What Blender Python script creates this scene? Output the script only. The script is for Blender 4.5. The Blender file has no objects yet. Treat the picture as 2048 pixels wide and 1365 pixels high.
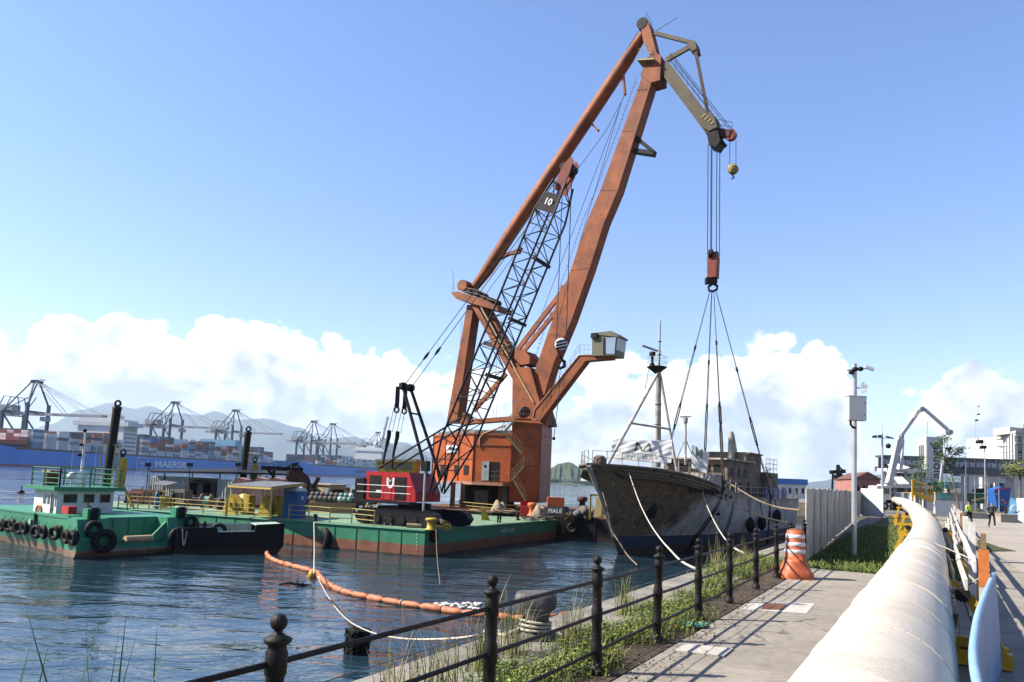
import bpy, math, random
from math import sin, cos, tan, atan2, radians, pi, sqrt
from mathutils import Vector as V, Matrix
random.seed(7)
C = bpy.context.scene.collection
# ------------------------------------------------------------------ camera
F, CX, PY, PITCH, ROLL, EYE = 1500.0, 1024.0, 826.2, radians(5.12), radians(2.44), 5.3
fwd = V((0, cos(PITCH), sin(PITCH))); rt0 = V((1, 0, 0)); up0 = V((0, -sin(PITCH), cos(PITCH)))
rt = rt0*cos(ROLL) + up0*sin(ROLL); up = up0*cos(ROLL) - rt0*sin(ROLL)
cam_d = bpy.data.cameras.new('camera'); cam = bpy.data.objects.new('camera', cam_d); C.objects.link(cam)
M = Matrix((rt, up, -fwd)).transposed().to_4x4(); M.translation = V((0, 0, EYE)); cam.matrix_world = M
cam_d.sensor_width = 36; cam_d.lens = F/2048*36; cam_d.shift_y = (PY-682.5)/2048
cam_d.clip_start = .05; cam_d.clip_end = 60000
sc = bpy.context.scene; sc.camera = cam
CAMP = V((0, 0, EYE))
def ray(x, y): return fwd*F + rt*(x-CX) - up*(y-PY)
def at(x, y, Y):                       # point seen at pixel x,y on the vertical plane at distance Y
    r = ray(x, y); return CAMP + r*(Y/r.y)
def gz(x, y, z):                       # point seen at pixel x,y on the level z
    r = ray(x, y); return CAMP + r*((z-EYE)/r.z)
def onp(x, y, p0, n):                  # point seen at pixel x,y on the plane p0,n
    r = ray(x, y); return CAMP + r*((p0-CAMP).dot(n)/r.dot(n))
# ------------------------------------------------------------------ sun, sky, exposure
SUN_EL, SUN_AZ = radians(41), radians(-92)          # azimuth from +Y towards +X
sdir = V((sin(SUN_AZ)*cos(SUN_EL), cos(SUN_AZ)*cos(SUN_EL), sin(SUN_EL)))
sun_d = bpy.data.lights.new('sun', 'SUN'); sun_d.energy = 5.0; sun_d.angle = radians(.5); sun_d.color = (1, .91, .78)
sun = bpy.data.objects.new('sun', sun_d); C.objects.link(sun); sun.rotation_euler = sdir.to_track_quat('Z', 'Y').to_euler(); sun.location = (0, 0, 80)
sc.view_settings.view_transform = 'Standard'; sc.view_settings.look = 'None'; sc.view_settings.gamma = 1; sc.view_settings.use_curve_mapping = False
sc.view_settings.exposure = 1.5
sc.cycles.use_denoising = True; sc.cycles.max_bounces = 6; sc.cycles.diffuse_bounces = 3; sc.cycles.glossy_bounces = 3
sc.cycles.transparent_max_bounces = 6; sc.cycles.volume_bounces = 0; sc.cycles.caustics_reflective = False; sc.cycles.caustics_refractive = False
sc.cycles.sample_clamp_indirect = 6
W = bpy.data.worlds.new('World'); sc.world = W; W.use_nodes = True
class NG:                              # small helper to write node graphs
    def __init__(s, nt): s.nt = nt; s.N = nt.nodes; s.L = nt.links
    def n(s, typ, ins=None, **kw):
        nd = s.N.new(typ)
        for k, v in kw.items(): setattr(nd, k, v)
        if ins:
            for k, v in ins.items():
                sk = nd.inputs[k]
                if isinstance(v, bpy.types.NodeSocket): s.L.new(v, sk)
                else: sk.default_value = v
        return nd
    def m(s, op, a, b=None, c=None, clamp=False):
        d = {0: a}
        if b is not None: d[1] = b
        if c is not None: d[2] = c
        return s.n('ShaderNodeMath', d, operation=op, use_clamp=clamp).outputs[0]
    def mix(s, f, a, b, t='RGBA', bl='MIX'):
        nd = s.n('ShaderNodeMix', data_type='RGBA', blend_type=bl)
        for k, v in ((0, f), (6, a), (7, b)):
            if isinstance(v, bpy.types.NodeSocket): s.L.new(v, nd.inputs[k])
            else: nd.inputs[k].default_value = (v if k == 0 else (tuple(v)+(1,))[:4])
        return nd.outputs[2]
    def noise(s, vec, scale, detail=4, rough=.55, dist=0):
        return s.n('ShaderNodeTexNoise', {'Vector': vec, 'Scale': scale, 'Detail': detail, 'Roughness': rough, 'Distortion': dist}).outputs[0]
    def ss(s, v, a, b):
        return s.n('ShaderNodeMapRange', {0: v, 1: a, 2: b}, interpolation_type='SMOOTHSTEP').outputs[0]
    def scalev(s, vec, sx):
        return s.n('ShaderNodeVectorMath', {0: vec, 1: sx}, operation='MULTIPLY').outputs[0]
    def addv(s, vec, sx):
        return s.n('ShaderNodeVectorMath', {0: vec, 1: sx}, operation='ADD').outputs[0]
g = NG(W.node_tree); g.N.clear()
sky = g.n('ShaderNodeTexSky', sky_type='NISHITA', sun_disc=False, sun_elevation=SUN_EL, sun_rotation=SUN_AZ, altitude=0, air_density=1.0, dust_density=.35, ozone_density=2.2)
tc = g.n('ShaderNodeTexCoord').outputs['Generated']
sp = g.n('ShaderNodeSeparateXYZ', {0: tc}).outputs
az = g.m('ARCTAN2', sp[0], sp[1]); el = g.m('ARCSINE', sp[2])
az01 = g.m('MULTIPLY_ADD', az, .5/pi, .5)
prof = [(-260, 690), (-130, 640), (0, 655), (40, 690), (80, 634), (150, 612), (220, 616), (270, 640), (330, 645), (400, 632), (455, 608), (515, 622), (560, 668), (640, 690), (700, 688),
        (760, 712), (860, 735), (1000, 750), (1110, 765), (1190, 735), (1245, 708), (1290, 740), (1350, 742), (1400, 720), (1470, 690), (1560, 688), (1650, 712), (1700, 735), (1730, 830),
        (1775, 835), (1825, 778), (1870, 770), (1900, 728), (1960, 722), (2020, 745), (2100, 800), (2250, 760), (2420, 700)]
pts = []
for x, y in prof:
    r = ray(x, y).normalized(); pts.append((atan2(r.x, r.y)/(2*pi)+.5, math.asin(r.z)/.4))
a0, a1 = pts[0][0], pts[-1][0]
rs = random.Random(3)
k = 0
while k*.02 < a0-.02: pts.append((k*.02, .36+.24*rs.random())); k += 1
k = 0
while 1-k*.02 > a1+.02: pts.append((1-k*.02, .36+.24*rs.random())); k += 1
pts.sort()
fc = g.n('ShaderNodeFloatCurve', {1: az01}); cv = fc.mapping.curves[0]; fc.mapping.use_clip = False
while len(cv.points) < len(pts): cv.points.new(.5, .5)
for p_, q_ in zip(cv.points, pts): p_.location = q_; p_.handle_type = 'AUTO'
fc.mapping.update()
top = g.m('MULTIPLY', fc.outputs[0], .4)
P = g.scalev(tc, (1, 1, 1.25))
wv = g.n('ShaderNodeTexNoise', {'Vector': P, 'Scale': 9, 'Detail': 3}).outputs[1]
Pw = g.addv(P, g.scalev(g.addv(wv, (-.5, -.5, -.5)), (.05, .05, .05)))
def billow(vec):
    v1 = g.n('ShaderNodeTexVoronoi', {'Vector': vec, 'Scale': 17}, feature='F1').outputs[0]
    v2 = g.n('ShaderNodeTexVoronoi', {'Vector': vec, 'Scale': 41}, feature='F1').outputs[0]
    n1 = g.noise(vec, 60, 5, .62)
    return g.m('ADD', g.m('ADD', g.m('MULTIPLY', g.m('MULTIPLY', v1, v1), -.85), g.m('MULTIPLY', g.m('MULTIPLY', v2, v2), -.5)), g.m('MULTIPLY_ADD', n1, .42, -.12))
b0 = billow(Pw)
off = sdir*.018 + V((0, 0, .012))
b1 = billow(g.addv(Pw, tuple(off)))
hgt = g.m('MULTIPLY', g.m('SUBTRACT', top, el), 1/.042)
big = g.noise(P, 5.5, 4, .55)
f_ = g.m('ADD', g.m('MINIMUM', hgt, 2.6), g.m('MULTIPLY_ADD', b0, 1.55, .42))
low = g.ss(el, .125, .03)                                    # thinner, broken cloud towards the horizon
f_ = g.m('SUBTRACT', f_, g.m('MULTIPLY', low, g.m('MULTIPLY_ADD', big, -8.0, 6.1)))
dens = g.ss(f_, -.08, .16)
shade = g.m('ADD', g.m('MULTIPLY', g.m('SUBTRACT', b1, b0), 1.0), g.m('MULTIPLY_ADD', g.noise(P, 8, 5, .55), 2.3, -.92))
shade = g.m('ADD', shade, g.m('MULTIPLY', g.ss(hgt, 2.0, .4), .8), clamp=True)
ccol = g.mix(shade, (3.0, 3.35, 4.1), (6.6, 6.5, 6.35))
skyc = g.mix(1.0, sky.outputs[0], g.mix(g.ss(el, .02, .5), (.95, .925, 1.07), (.82, .93, 1.18)), bl='MULTIPLY')
hz = g.m('MULTIPLY', g.ss(el, .2, -.01), .30)
skyc = g.mix(hz, skyc, (5.3, 5.9, 7.3))
allc = g.mix(g.m('MULTIPLY', dens, g.ss(el, .0, .02)), skyc, ccol)
bg = g.n('ShaderNodeBackground', {0: allc, 1: .076})
g.L.new(bg.outputs[0], g.n('ShaderNodeOutputWorld').inputs[0])
W.cycles.sampling_method = 'MANUAL'; W.cycles.sample_map_resolution = 256
# ------------------------------------------------------------------ materials
MT = {}
def mat(name, col, rough=.6, metal=0., var=.18, scale=1.3, rust=0., rustcol=(.13, .05, .025), rscale=1.1, streak=0., scol=(.06, .04, .03), bump=.0, bscale=30, bands=None, spec=.28, dirt=0., dcol=(.05, .045, .04), fine=.35):
    m = bpy.data.materials.new(name); m.use_nodes = True; g = NG(m.node_tree); g.N.clear(); MT[name] = m
    col = tuple(x*.70 for x in col)
    pos = g.n('ShaderNodeNewGeometry').outputs['Position']
    n1 = g.noise(pos, scale, 6, .6); n2 = g.noise(pos, scale*14, 4, .6)
    v = g.m('ADD', g.m('MULTIPLY', n1, 1-fine), g.m('MULTIPLY', n2, fine))
    f = g.ss(v, .3, .7)
    lo = tuple(c*(1-var*1.6) for c in col); hi = tuple(min(.95, c*(1+var)) for c in col)
    c = g.mix(f, lo, hi)
    if bands:                                   # paint bands by height, with a worn edge
        z = g.n('ShaderNodeSeparateXYZ', {0: pos}).outputs[2]
        zz = g.m('MULTIPLY_ADD', g.m('SUBTRACT', g.noise(pos, 1.2, 7, .65), .5), bands[0], z)
        for (zb, bc, amt) in bands[1]:
            fb = g.m('MULTIPLY', g.ss(zz, zb+.03, zb-.03), amt)
            bcn = g.mix(f, tuple(x*.65 for x in bc), tuple(min(1, x*1.2) for x in bc))
            c = g.mix(fb, c, bcn)
    if streak:
        ns = g.noise(g.scalev(pos, (2.2, 2.2, .13)), 1.6, 5, .6)
        c = g.mix(g.m('MULTIPLY', g.ss(ns, .5, .72), streak), c, scol)
    if dirt:
        nd = g.noise(g.addv(pos, (7, 3, 1)), scale*2.3, 8, .65)
        c = g.mix(g.m('MULTIPLY', g.ss(nd, .42, .72), dirt), c, dcol)
    if rust:
        nr = g.noise(g.addv(pos, (3.1, 9.7, 5.3)), rscale, 9, .68)
        th = .72-.34*rust
        fr = g.m('MULTIPLY', g.ss(nr, th, th+.13), min(1, .6+rust*.5))
        rc = g.mix(g.ss(n2, .3, .7), tuple(x*.55 for x in rustcol), tuple(x*1.5 for x in rustcol))
        c = g.mix(fr, c, rc)
    if max(col) < .04 and spec == .28: spec = .15
    d = {'Base Color': c, 'Roughness': rough, 'Metallic': metal, 'Specular IOR Level': spec}
    if bump:
        d['Normal'] = g.n('ShaderNodeBump', {'Strength': bump, 'Distance': .02, 'Height': g.noise(pos, bscale, 5, .6)}).outputs[0]
    b = g.n('ShaderNodeBsdfPrincipled', d)
    g.L.new(b.outputs[0], g.n('ShaderNodeOutputMaterial').inputs[0])
    return m
# ------------------------------------------------------------------ mesh builder
class MB:
    def __init__(s): s.v = []; s.f = []; s.sm = []
    def add(s, vs, fs, smooth=False):
        o = len(s.v); s.v += [V(p) for p in vs]
        for f in fs: s.f.append(tuple(i+o for i in f)); s.sm.append(smooth)
        return s
    def ob(s, c, ax, ay, az):                       # oriented box: centre and three half vectors
        c, ax, ay, az = V(c), V(ax), V(ay), V(az)
        if ax.cross(ay).dot(az) < 0: ax = -ax
        vs = [c+ax*i+ay*j+az*k for k in (-1, 1) for j in (-1, 1) for i in (-1, 1)]
        return s.add(vs, [(0, 2, 3, 1), (4, 5, 7, 6), (0, 1, 5, 4), (2, 6, 7, 3), (0, 4, 6, 2), (1, 3, 7, 5)])
    def box(s, x0, y0, z0, x1, y1, z1):
        return s.ob(((x0+x1)/2, (y0+y1)/2, (z0+z1)/2), ((x1-x0)/2, 0, 0), (0, (y1-y0)/2, 0), (0, 0, (z1-z0)/2))
    def beam(s, p, q, w, h=None, side=None):        # rectangular bar from p to q; w across (side dir), h the other way
        p, q = V(p), V(q); h = h or w; d = (q-p).normalized()
        sd = V(side) if side is not None else (V((0, 0, 1)).cross(d) if abs(d.z) < .98 else V((1, 0, 0)))
        sd = (sd - d*sd.dot(d)).normalized(); u = d.cross(sd)
        return s.ob((p+q)/2, (q-p)/2, sd*(w/2), u*(h/2))
    def tube(s, pts, r, n=6, cap=True):
        pts = [V(p) for p in pts]; m = len(pts); rr = r if isinstance(r, (list, tuple)) else [r]*m
        vs = []; nrm = None
        for i in range(m):
            d = (pts[min(i+1, m-1)]-pts[max(i-1, 0)]).normalized()
            if nrm is None: nrm = d.orthogonal().normalized()
            nrm = (nrm-d*nrm.dot(d)).normalized(); b = d.cross(nrm)
            for k in range(n):
                a = 2*pi*k/n; vs.append(pts[i]+(nrm*cos(a)+b*sin(a))*rr[i])
        fs = [(i*n+k, i*n+(k+1) % n, (i+1)*n+(k+1) % n, (i+1)*n+k) for i in range(m-1) for k in range(n)]
        s.add(vs, fs, n > 4)
        if cap:
            s.add(vs[:n], [tuple(range(n-1, -1, -1))]); s.add(vs[-n:], [tuple(range(n))])
        return s
    def lathe(s, prof, c=(0, 0, 0), n=14, axis=(0, 0, 1)):   # prof: (radius, height)
        c = V(c); a = V(axis).normalized(); e1 = a.orthogonal().normalized(); e2 = a.cross(e1); vs = []
        for r, h in prof:
            for k in range(n):
                t = 2*pi*k/n; vs.append(c+a*h+(e1*cos(t)+e2*sin(t))*max(r, 1e-4))
        m = len(prof)
        s.add(vs, [(i*n+k, i*n+(k+1) % n, (i+1)*n+(k+1) % n, (i+1)*n+k) for i in range(m-1) for k in range(n)], True)
        s.add(vs[:n], [tuple(range(n-1, -1, -1))]); s.add(vs[-n:], [tuple(range(n))])
        return s
    def torus(s, c, axis, R, r, n=18, m=8, squash=1.0):
        c = V(c); a = V(axis).normalized(); e1 = a.orthogonal().normalized(); e2 = a.cross(e1); vs = []
        for i in range(n):
            t = 2*pi*i/n; d = e1*cos(t)+e2*sin(t)
            for k in range(m):
                u = 2*pi*k/m; vs.append(c+d*(R+r*cos(u))+a*(r*squash*sin(u)))
        return s.add(vs, [(i*m+k, ((i+1) % n)*m+k, ((i+1) % n)*m+(k+1) % m, i*m+(k+1) % m) for i in range(n) for k in range(m)], True)
    def prism(s, poly, vec):                        # polygon (3d points) pushed along vec
        p = [V(q) for q in poly]; v = V(vec); n = len(p)
        nn = V((0, 0, 0))
        for i in range(n): nn += (p[i]-p[0]).cross(p[(i+1) % n]-p[0])
        if nn.dot(v) > 0: p = p[::-1]
        vs = p+[q+v for q in p]
        return s.add(vs, [tuple(range(n)), tuple(range(2*n-1, n-1, -1))]+[((i+1) % n, i, i+n, (i+1) % n+n) for i in range(n)])
    def quad(s, a, b, c, d): return s.add([a, b, c, d], [(0, 1, 2, 3)])
    def ball(s, c, r, n=10, m=7, sc=(1, 1, 1)):
        vs = []; c = V(c)
        for i in range(m+1):
            t = pi*i/m
            for k in range(n):
                u = 2*pi*k/n; vs.append(c+V((r*sc[0]*sin(t)*cos(u), r*sc[1]*sin(t)*sin(u), r*sc[2]*cos(t))))
        return s.add(vs, [(i*n+k, (i+1)*n+k, (i+1)*n+(k+1) % n, i*n+(k+1) % n) for i in range(m) for k in range(n)], True)
    def grid(s, fn, nu, nv, smooth=True):
        vs = [fn(i/nu, j/nv) for j in range(nv+1) for i in range(nu+1)]
        return s.add(vs, [(j*(nu+1)+i, j*(nu+1)+i+1, (j+1)*(nu+1)+i+1, (j+1)*(nu+1)+i) for j in range(nv) for i in range(nu)], smooth)
    def build(s, name, m, parent=None, label=None, cat=None, group=None, kind=None, base=None):
        loc = V((0, 0, 0))
        if parent is None and label is not None or base is not None:
            if base is None:
                xs = [p.x for p in s.v]; ys = [p.y for p in s.v]
                base = V(((min(xs)+max(xs))/2, (min(ys)+max(ys))/2, min(p.z for p in s.v)))
            loc = V(base)
        off = wloc(parent)+loc
        me = bpy.data.meshes.new(name); me.from_pydata([tuple(p-off) for p in s.v], [], s.f)
        me.polygons.foreach_set('use_smooth', s.sm); me.materials.append(MT[m] if isinstance(m, str) else m); me.update()
        o = bpy.data.objects.new(name, me); C.objects.link(o); o.location = loc; o.parent = parent
        tag(o, label, cat, group, kind)
        return o
WL = {}
def wloc(o):
    r = V((0, 0, 0))
    while o is not None: r = r+o.location; o = o.parent
    return r
def tag(o, label=None, cat=None, group=None, kind=None):
    if label: o['label'] = label
    if cat: o['category'] = cat
    if group: o['group'] = group
    if kind: o['kind'] = kind
    return o
def thing(name, label, cat, loc=(0, 0, 0), group=None):
    o = bpy.data.objects.new(name, None); C.objects.link(o); o.location = loc; o.empty_display_size = .3
    return tag(o, label, cat, group)
def copy_tree(o, parent=None, loc=None, rz=None):
    c = o.copy(); C.objects.link(c); c.parent = parent
    if loc is not None: c.location = loc
    if rz is not None: c.rotation_euler = (0, 0, rz)
    for ch in list(o.children): copy_tree(ch, c)
    return c
def one(name, m, parent, fn):                       # one part from a builder function
    b = MB(); fn(b); return b.build(name, m, parent)
def sag(p, q, s, n=12):
    p, q = V(p), V(q); return [p.lerp(q, i/n)-V((0, 0, 4*s*(i/n)*(1-i/n))) for i in range(n+1)]
FONT = {}
def text3d(txt, size, o, ex, ey, m, parent, name='lettering', depth=.01, bold=0., kind=None, sx=1.0):
    cu = bpy.data.curves.new(name, 'FONT'); cu.body = txt; cu.size = size; cu.extrude = depth; cu.offset = bold; cu.align_x = 'CENTER'; cu.align_y = 'CENTER'; cu.resolution_u = 3
    t = bpy.data.objects.new('tmp_text', cu); C.objects.link(t)
    dg = bpy.context.evaluated_depsgraph_get(); me = bpy.data.meshes.new_from_object(t.evaluated_get(dg)); bpy.data.objects.remove(t)
    ex, ey = V(ex).normalized(), V(ey).normalized(); ez = ex.cross(ey)
    off = wloc(parent)
    for v in me.vertices:
        c = v.co.copy(); v.co = V(o)+ex*(c.x*sx)+ey*c.y+ez*c.z-off
    me.materials.clear(); me.materials.append(MT[m]); ob = bpy.data.objects.new(name, me); C.objects.link(ob); ob.parent = parent
    return ob
# ------------------------------------------------------------------ materials of the setting
def water_mat():
    m = bpy.data.materials.new('water'); m.use_nodes = True; g = NG(m.node_tree); g.N.clear(); MT['water'] = m
    pos = g.n('ShaderNodeNewGeometry').outputs['Position']
    a = g.noise(g.scalev(pos, (.5, 1.0, 1)), .62, 3, .5, .7)
    b = g.noise(g.scalev(pos, (.6, 1.0, 1)), 3.2, 3, .55, .4)
    c = g.noise(pos, 11, 2, .5)
    calm = g.ss(g.noise(g.scalev(pos, (.6, 1, 1)), .045, 3, .5), .35, .65)
    h = g.m('ADD', g.m('MULTIPLY', a, .66), g.m('MULTIPLY', b, .10))
    h = g.m('ADD', g.m('MULTIPLY', h, g.m('MULTIPLY_ADD', calm, 1.0, .14)), g.m('MULTIPLY', c, .0045))
    bp = g.n('ShaderNodeBump', {'Strength': .8, 'Distance': .72, 'Height': h}).outputs[0]
    b = g.n('ShaderNodeBsdfPrincipled', {'Base Color': (.010, .027, .038, 1), 'Roughness': .02, 'IOR': 1.333, 'Normal': bp, 'Specular IOR Level': .75})
    g.L.new(b.outputs[0], g.n('ShaderNodeOutputMaterial').inputs[0])
water_mat()
mat('concrete', (.30, .27, .225), .85, var=.2, scale=.7, dirt=.6, dcol=(.17, .15, .12), bump=.25, bscale=60, fine=.4)
def cracks(m, sc, amt):
    g = NG(MT[m].node_tree); pb = [n for n in g.N if n.type == 'BSDF_PRINCIPLED'][0]; src = pb.inputs['Base Color'].links[0].from_socket
    pos = g.n('ShaderNodeNewGeometry').outputs['Position']; w = g.n('ShaderNodeTexNoise', {'Vector': pos, 'Scale': 2.2, 'Detail': 6}).outputs[1]
    v = g.n('ShaderNodeTexVoronoi', {'Vector': g.addv(pos, g.scalev(w, (.5, .5, .5))), 'Scale': sc}, feature='DISTANCE_TO_EDGE').outputs[0]
    f = g.m('MULTIPLY', g.m('MULTIPLY', g.ss(v, .012, .003), g.ss(g.noise(pos, .5, 3), .46, .6)), amt)
    c = g.mix(f, src, (.04, .035, .03))
    st = g.m('MULTIPLY', g.ss(g.noise(g.addv(pos, (4, 8, 2)), 1.7, 6, .6), .56, .72), .5); c = g.mix(st, c, (.09, .078, .06))
    g.L.new(c, pb.inputs['Base Color'])
cracks('concrete', .55, .8)
mat('coping', (.27, .25, .215), .9, var=.3, scale=1.5, dirt=.6, dcol=(.09, .08, .06), bump=.5, bscale=25)
mat('slab', (.50, .48, .43), .85, var=.12, scale=3, dirt=.3, dcol=(.25, .23, .2), bump=.2)
mat('plaza', (.35, .31, .26), .85, var=.08, scale=.4, dirt=.2, dcol=(.24, .22, .19))
mat('soil', (.075, .055, .035), .95, var=.4, scale=2.5, dirt=.5, bump=.6, bscale=18)
mat('turf', (.06, .085, .02), .95, var=.45, scale=1.2, dirt=.6, dcol=(.06, .045, .025), bump=.8, bscale=22)
mat('quay_wall', (.09, .08, .065), .9, var=.3, streak=.6, bands=(.6, [(1.0, (.02, .02, .015), 1)]))
mat('far_green', (.045, .07, .03), .95, var=.35, scale=.03, fine=.5)
mat('mount_near', (.035, .05, .045), .95, var=.25, scale=.002)
mat('mount_far', (.04, .055, .05), .95, var=.2, scale=.001)
mat('port_ground', (.2, .19, .17), .9, var=.2, scale=.02)
Q = 3.5
qd = V((.485, .8745, 0)); nd = V((-.8745, .485, 0)); F0 = V((.91, 7.38, Q))       # quay axis, towards the water, a fence post
def qp(s, t, z=Q): p = F0+qd*s+nd*t; return V((p.x, p.y, z))                     # s along the quay, t towards the water
EDGE = 1.5
MB().quad((-12000, -300, 0), (12000, -300, 0), (12000, 12100, 0), (-12000, 12100, 0)).build('water', 'water', kind='structure')
# the quay: land with a straight edge, later turning away behind the wreck
e0, e1 = qp(-60, EDGE), qp(118, EDGE)
land = [e0, e1, V((52, 175, Q)), V((62, 200, Q)), V((150, 420, Q)), V((430, 1100, Q)), V((2500, 1300, Q)), V((2500, -80, Q)), V((60, -80, Q))]
MB().prism([V((p.x, p.y, 3.44)) for p in land], (0, 0, -5)).build('quay_wall', 'quay_wall', kind='structure')
MB().add([V((p.x, p.y, 3.452)) for p in land], [tuple(range(len(land)-1, -1, -1))]).build('ground', 'port_ground', kind='structure')
# coping blocks along the edge, each its own stone
cop = bpy.data.objects.new('quay_coping', None); C.objects.link(cop); cop['kind'] = 'structure'; cop.location = qp(0, EDGE, 3.45)
for i in range(-6, 16):
    L = 3.0; s0 = i*L; rr = random.Random(i)
    MB().prism([qp(s0+.02, EDGE+.06, 3.52+rr.uniform(-.02, .012)), qp(s0+L-.02, EDGE+.06, 3.52+rr.uniform(-.02, .012)), qp(s0+L-.02, EDGE-.95, 3.51), qp(s0+.02, EDGE-.95, 3.515)], (0, 0, -.5)).build('stone', 'coping', cop)
# soil strip under the fence, then the walkway of cast panels
MB().quad(qp(-30, EDGE-.9, 3.478), qp(-30, -.42, 3.478), qp(46, -.42, 3.478), qp(46, EDGE-.9, 3.478)).build('soil', 'soil', kind='structure')
WE = 12.6
walk = bpy.data.objects.new('walkway', None); C.objects.link(walk); walk['kind'] = 'structure'; walk.location = qp(0, -1.6)
for i in range(-5, 4):
    s0 = -8.0+3.43*(i+2.)
    MB().prism([qp(s0+.008, -.25, Q), qp(min(s0+3.422, WE), -.25, Q), qp(min(s0+3.422, WE), -3.35, Q), qp(s0+.008, -3.35, Q)], (0, 0, -.12)).build('panel', 'concrete', walk)
    MB().prism([qp(s0+.008, -3.365, Q), qp(min(s0+3.422, WE), -3.365, Q), qp(min(s0+3.422, WE), -4.9, Q), qp(s0+.008, -4.9, Q)], (0, 0, -.12)).build('panel', 'concrete', walk)
for i in range(0, 16): MB().prism([qp(WE+.02+4*i, -3.62, Q-.004), qp(WE+4.01+4*i, -3.62, Q-.004), qp(WE+4.01+4*i, -4.9, Q-.004), qp(WE+.02+4*i, -4.9, Q-.004)], (0, 0, -.12)).build('panel', 'concrete', walk)
# grass plot beyond the walkway and the plaza on the right
MB().quad(qp(WE+.01, .3, 3.485), qp(WE+.01, -3.6, 3.485), qp(75, -3.6, 3.485), qp(75, .3, 3.485)).build('lawn', 'turf', kind='structure')
pz = bpy.data.objects.new('plaza', None); C.objects.link(pz); pz['kind'] = 'structure'; pz.location = qp(10, -9)
for i in range(-6, 26):
    for j in range(4):
        s0, t0 = i*4.0, -4.93-j*5.0
        MB().prism([qp(s0+.01, t0, 3.497), qp(s0+3.99, t0, 3.497), qp(s0+3.99, t0-4.985, 3.497), qp(s0+.01, t0-4.985, 3.497)], (0, 0, -.1)).build('panel', 'plaza', pz)
# triangular lawn corner by the plaza path
MB().prism([gz(1998, 1095, Q), gz(2032, 1103, Q), gz(1955, 1104, Q), gz(1955, 1080, Q)], (0, 0, .016)).build('lawn_corner', 'turf', kind='structure')
# ------------------------------------------------------------------ far shore, hills, mountains
def ridge(name, m, pix, D, depth, seed, rough):
    rr = random.Random(seed); b = MB(); n = 150; xs = [p[0] for p in pix]
    ph = [(rr.uniform(0, 6.3), rr.uniform(.6, 1.6)) for _ in range(8)]
    def hgt(u):
        x = xs[0]+(xs[-1]-xs[0])*u
        for (xa, ya), (xb, yb) in zip(pix, pix[1:]):
            if xa <= x <= xb:
                t = (x-xa)/(xb-xa); t = t*t*(3-2*t); y = ya+(yb-ya)*t; break
        p = at(x, y, D); return x, max(p.z, 1)
    def fn(u, v):
        x, h = hgt(u); X = at(x, 950, D).x
        w = sum(sin(u*(14*1.7**k)+ph[k][0]+v*3*ph[k][1])/1.7**k for k in range(8))
        rise = (1-v)**1.15                       # v=0 crest, v=1 shore
        back = D-depth*v+rough*D*.012*w*(v*(1-v)*4)
        fold = 1+.10*sin(u*90+w*2)*v*(1-v)*4+.02*w*(1-v)
        return V((X*back/D, back, -2+(h+2)*rise*fold))
    b.grid(fn, n, 14)
    # far side so that the ridge has a body
    b.grid(lambda u, v: V((at(hgt(u)[0], 950, D).x*(1+.08*v), D*(1+.08*v), -2+(hgt(u)[1]+2)*(1-v)*(1+.02*sum(sin(u*(14*1.7**k)+ph[k][0])/1.7**k for k in range(8))))), n, 3)
    return b.build(name, m, kind='structure')
ridge('mountain_range', 'mount_far', [(-500, 905), (-300, 860), (-120, 870), (30, 868), (90, 850), (150, 822), (205, 807), (260, 818), (285, 812), (330, 826), (390, 832), (420, 822), (470, 838), (520, 836), (590, 852), (640, 878), (700, 872), (760, 892), (800, 886), (850, 905), (900, 925), (960, 955)], 11000, 3000, 1, 1)
ridge('mountain_range', 'mount_near', [(560, 948), (620, 925), (650, 900), (700, 893), (730, 900), (765, 878), (790, 895), (815, 888), (860, 915), (930, 935), (1000, 950), (1080, 963)], 7500, 1500, 5, 1)
ridge('mountain_range', 'mount_far', [(1420, 978), (1500, 963), (1560, 958), (1600, 966), (1640, 962), (1668, 958), (1700, 966), (1760, 950), (1830, 944), (1880, 935), (1905, 930), (1930, 945), (2000, 960), (2100, 940), (2300, 930), (2700, 960)], 9500, 2500, 9, 1)
ridge('wooded_hill', 'far_green', [(1040, 964), (1078, 952), (1100, 936), (1118, 928), (1140, 926), (1160, 934), (1178, 950), (1196, 958), (1230, 966)], 1900, 300, 4, .5)
MB().prism([(-1500, 1180, 1.6), (-240, 1260, 1.6), (200, 2100, 1.6), (-1500, 2100, 1.6)][::-1], (0, 0, -3)).build('terminal_quay', 'port_ground', kind='structure')
MB().prism([(60, 1640, 1.2), (420, 1700, 1.2), (500, 1900, 1.2), (20, 1900, 1.2)][::-1], (0, 0, -3)).build('far_shore', 'far_green', kind='structure')
# haze: one closed box of even thin air round camera and scene
hb = MB().box(-12600, -320, -1.2, 12600, 12200, 990).build('haze', 'water', kind='stuff')
mh = bpy.data.materials.new('haze'); mh.use_nodes = True; g = NG(mh.node_tree); g.N.clear()
vol = g.n('ShaderNodeVolumePrincipled', {'Color': (.62, .80, 1, 1), 'Density': .00006, 'Anisotropy': .1})
g.L.new(vol.outputs[0], g.n('ShaderNodeOutputMaterial').inputs['Volume'])
hb.data.materials.clear(); hb.data.materials.append(mh)
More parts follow.
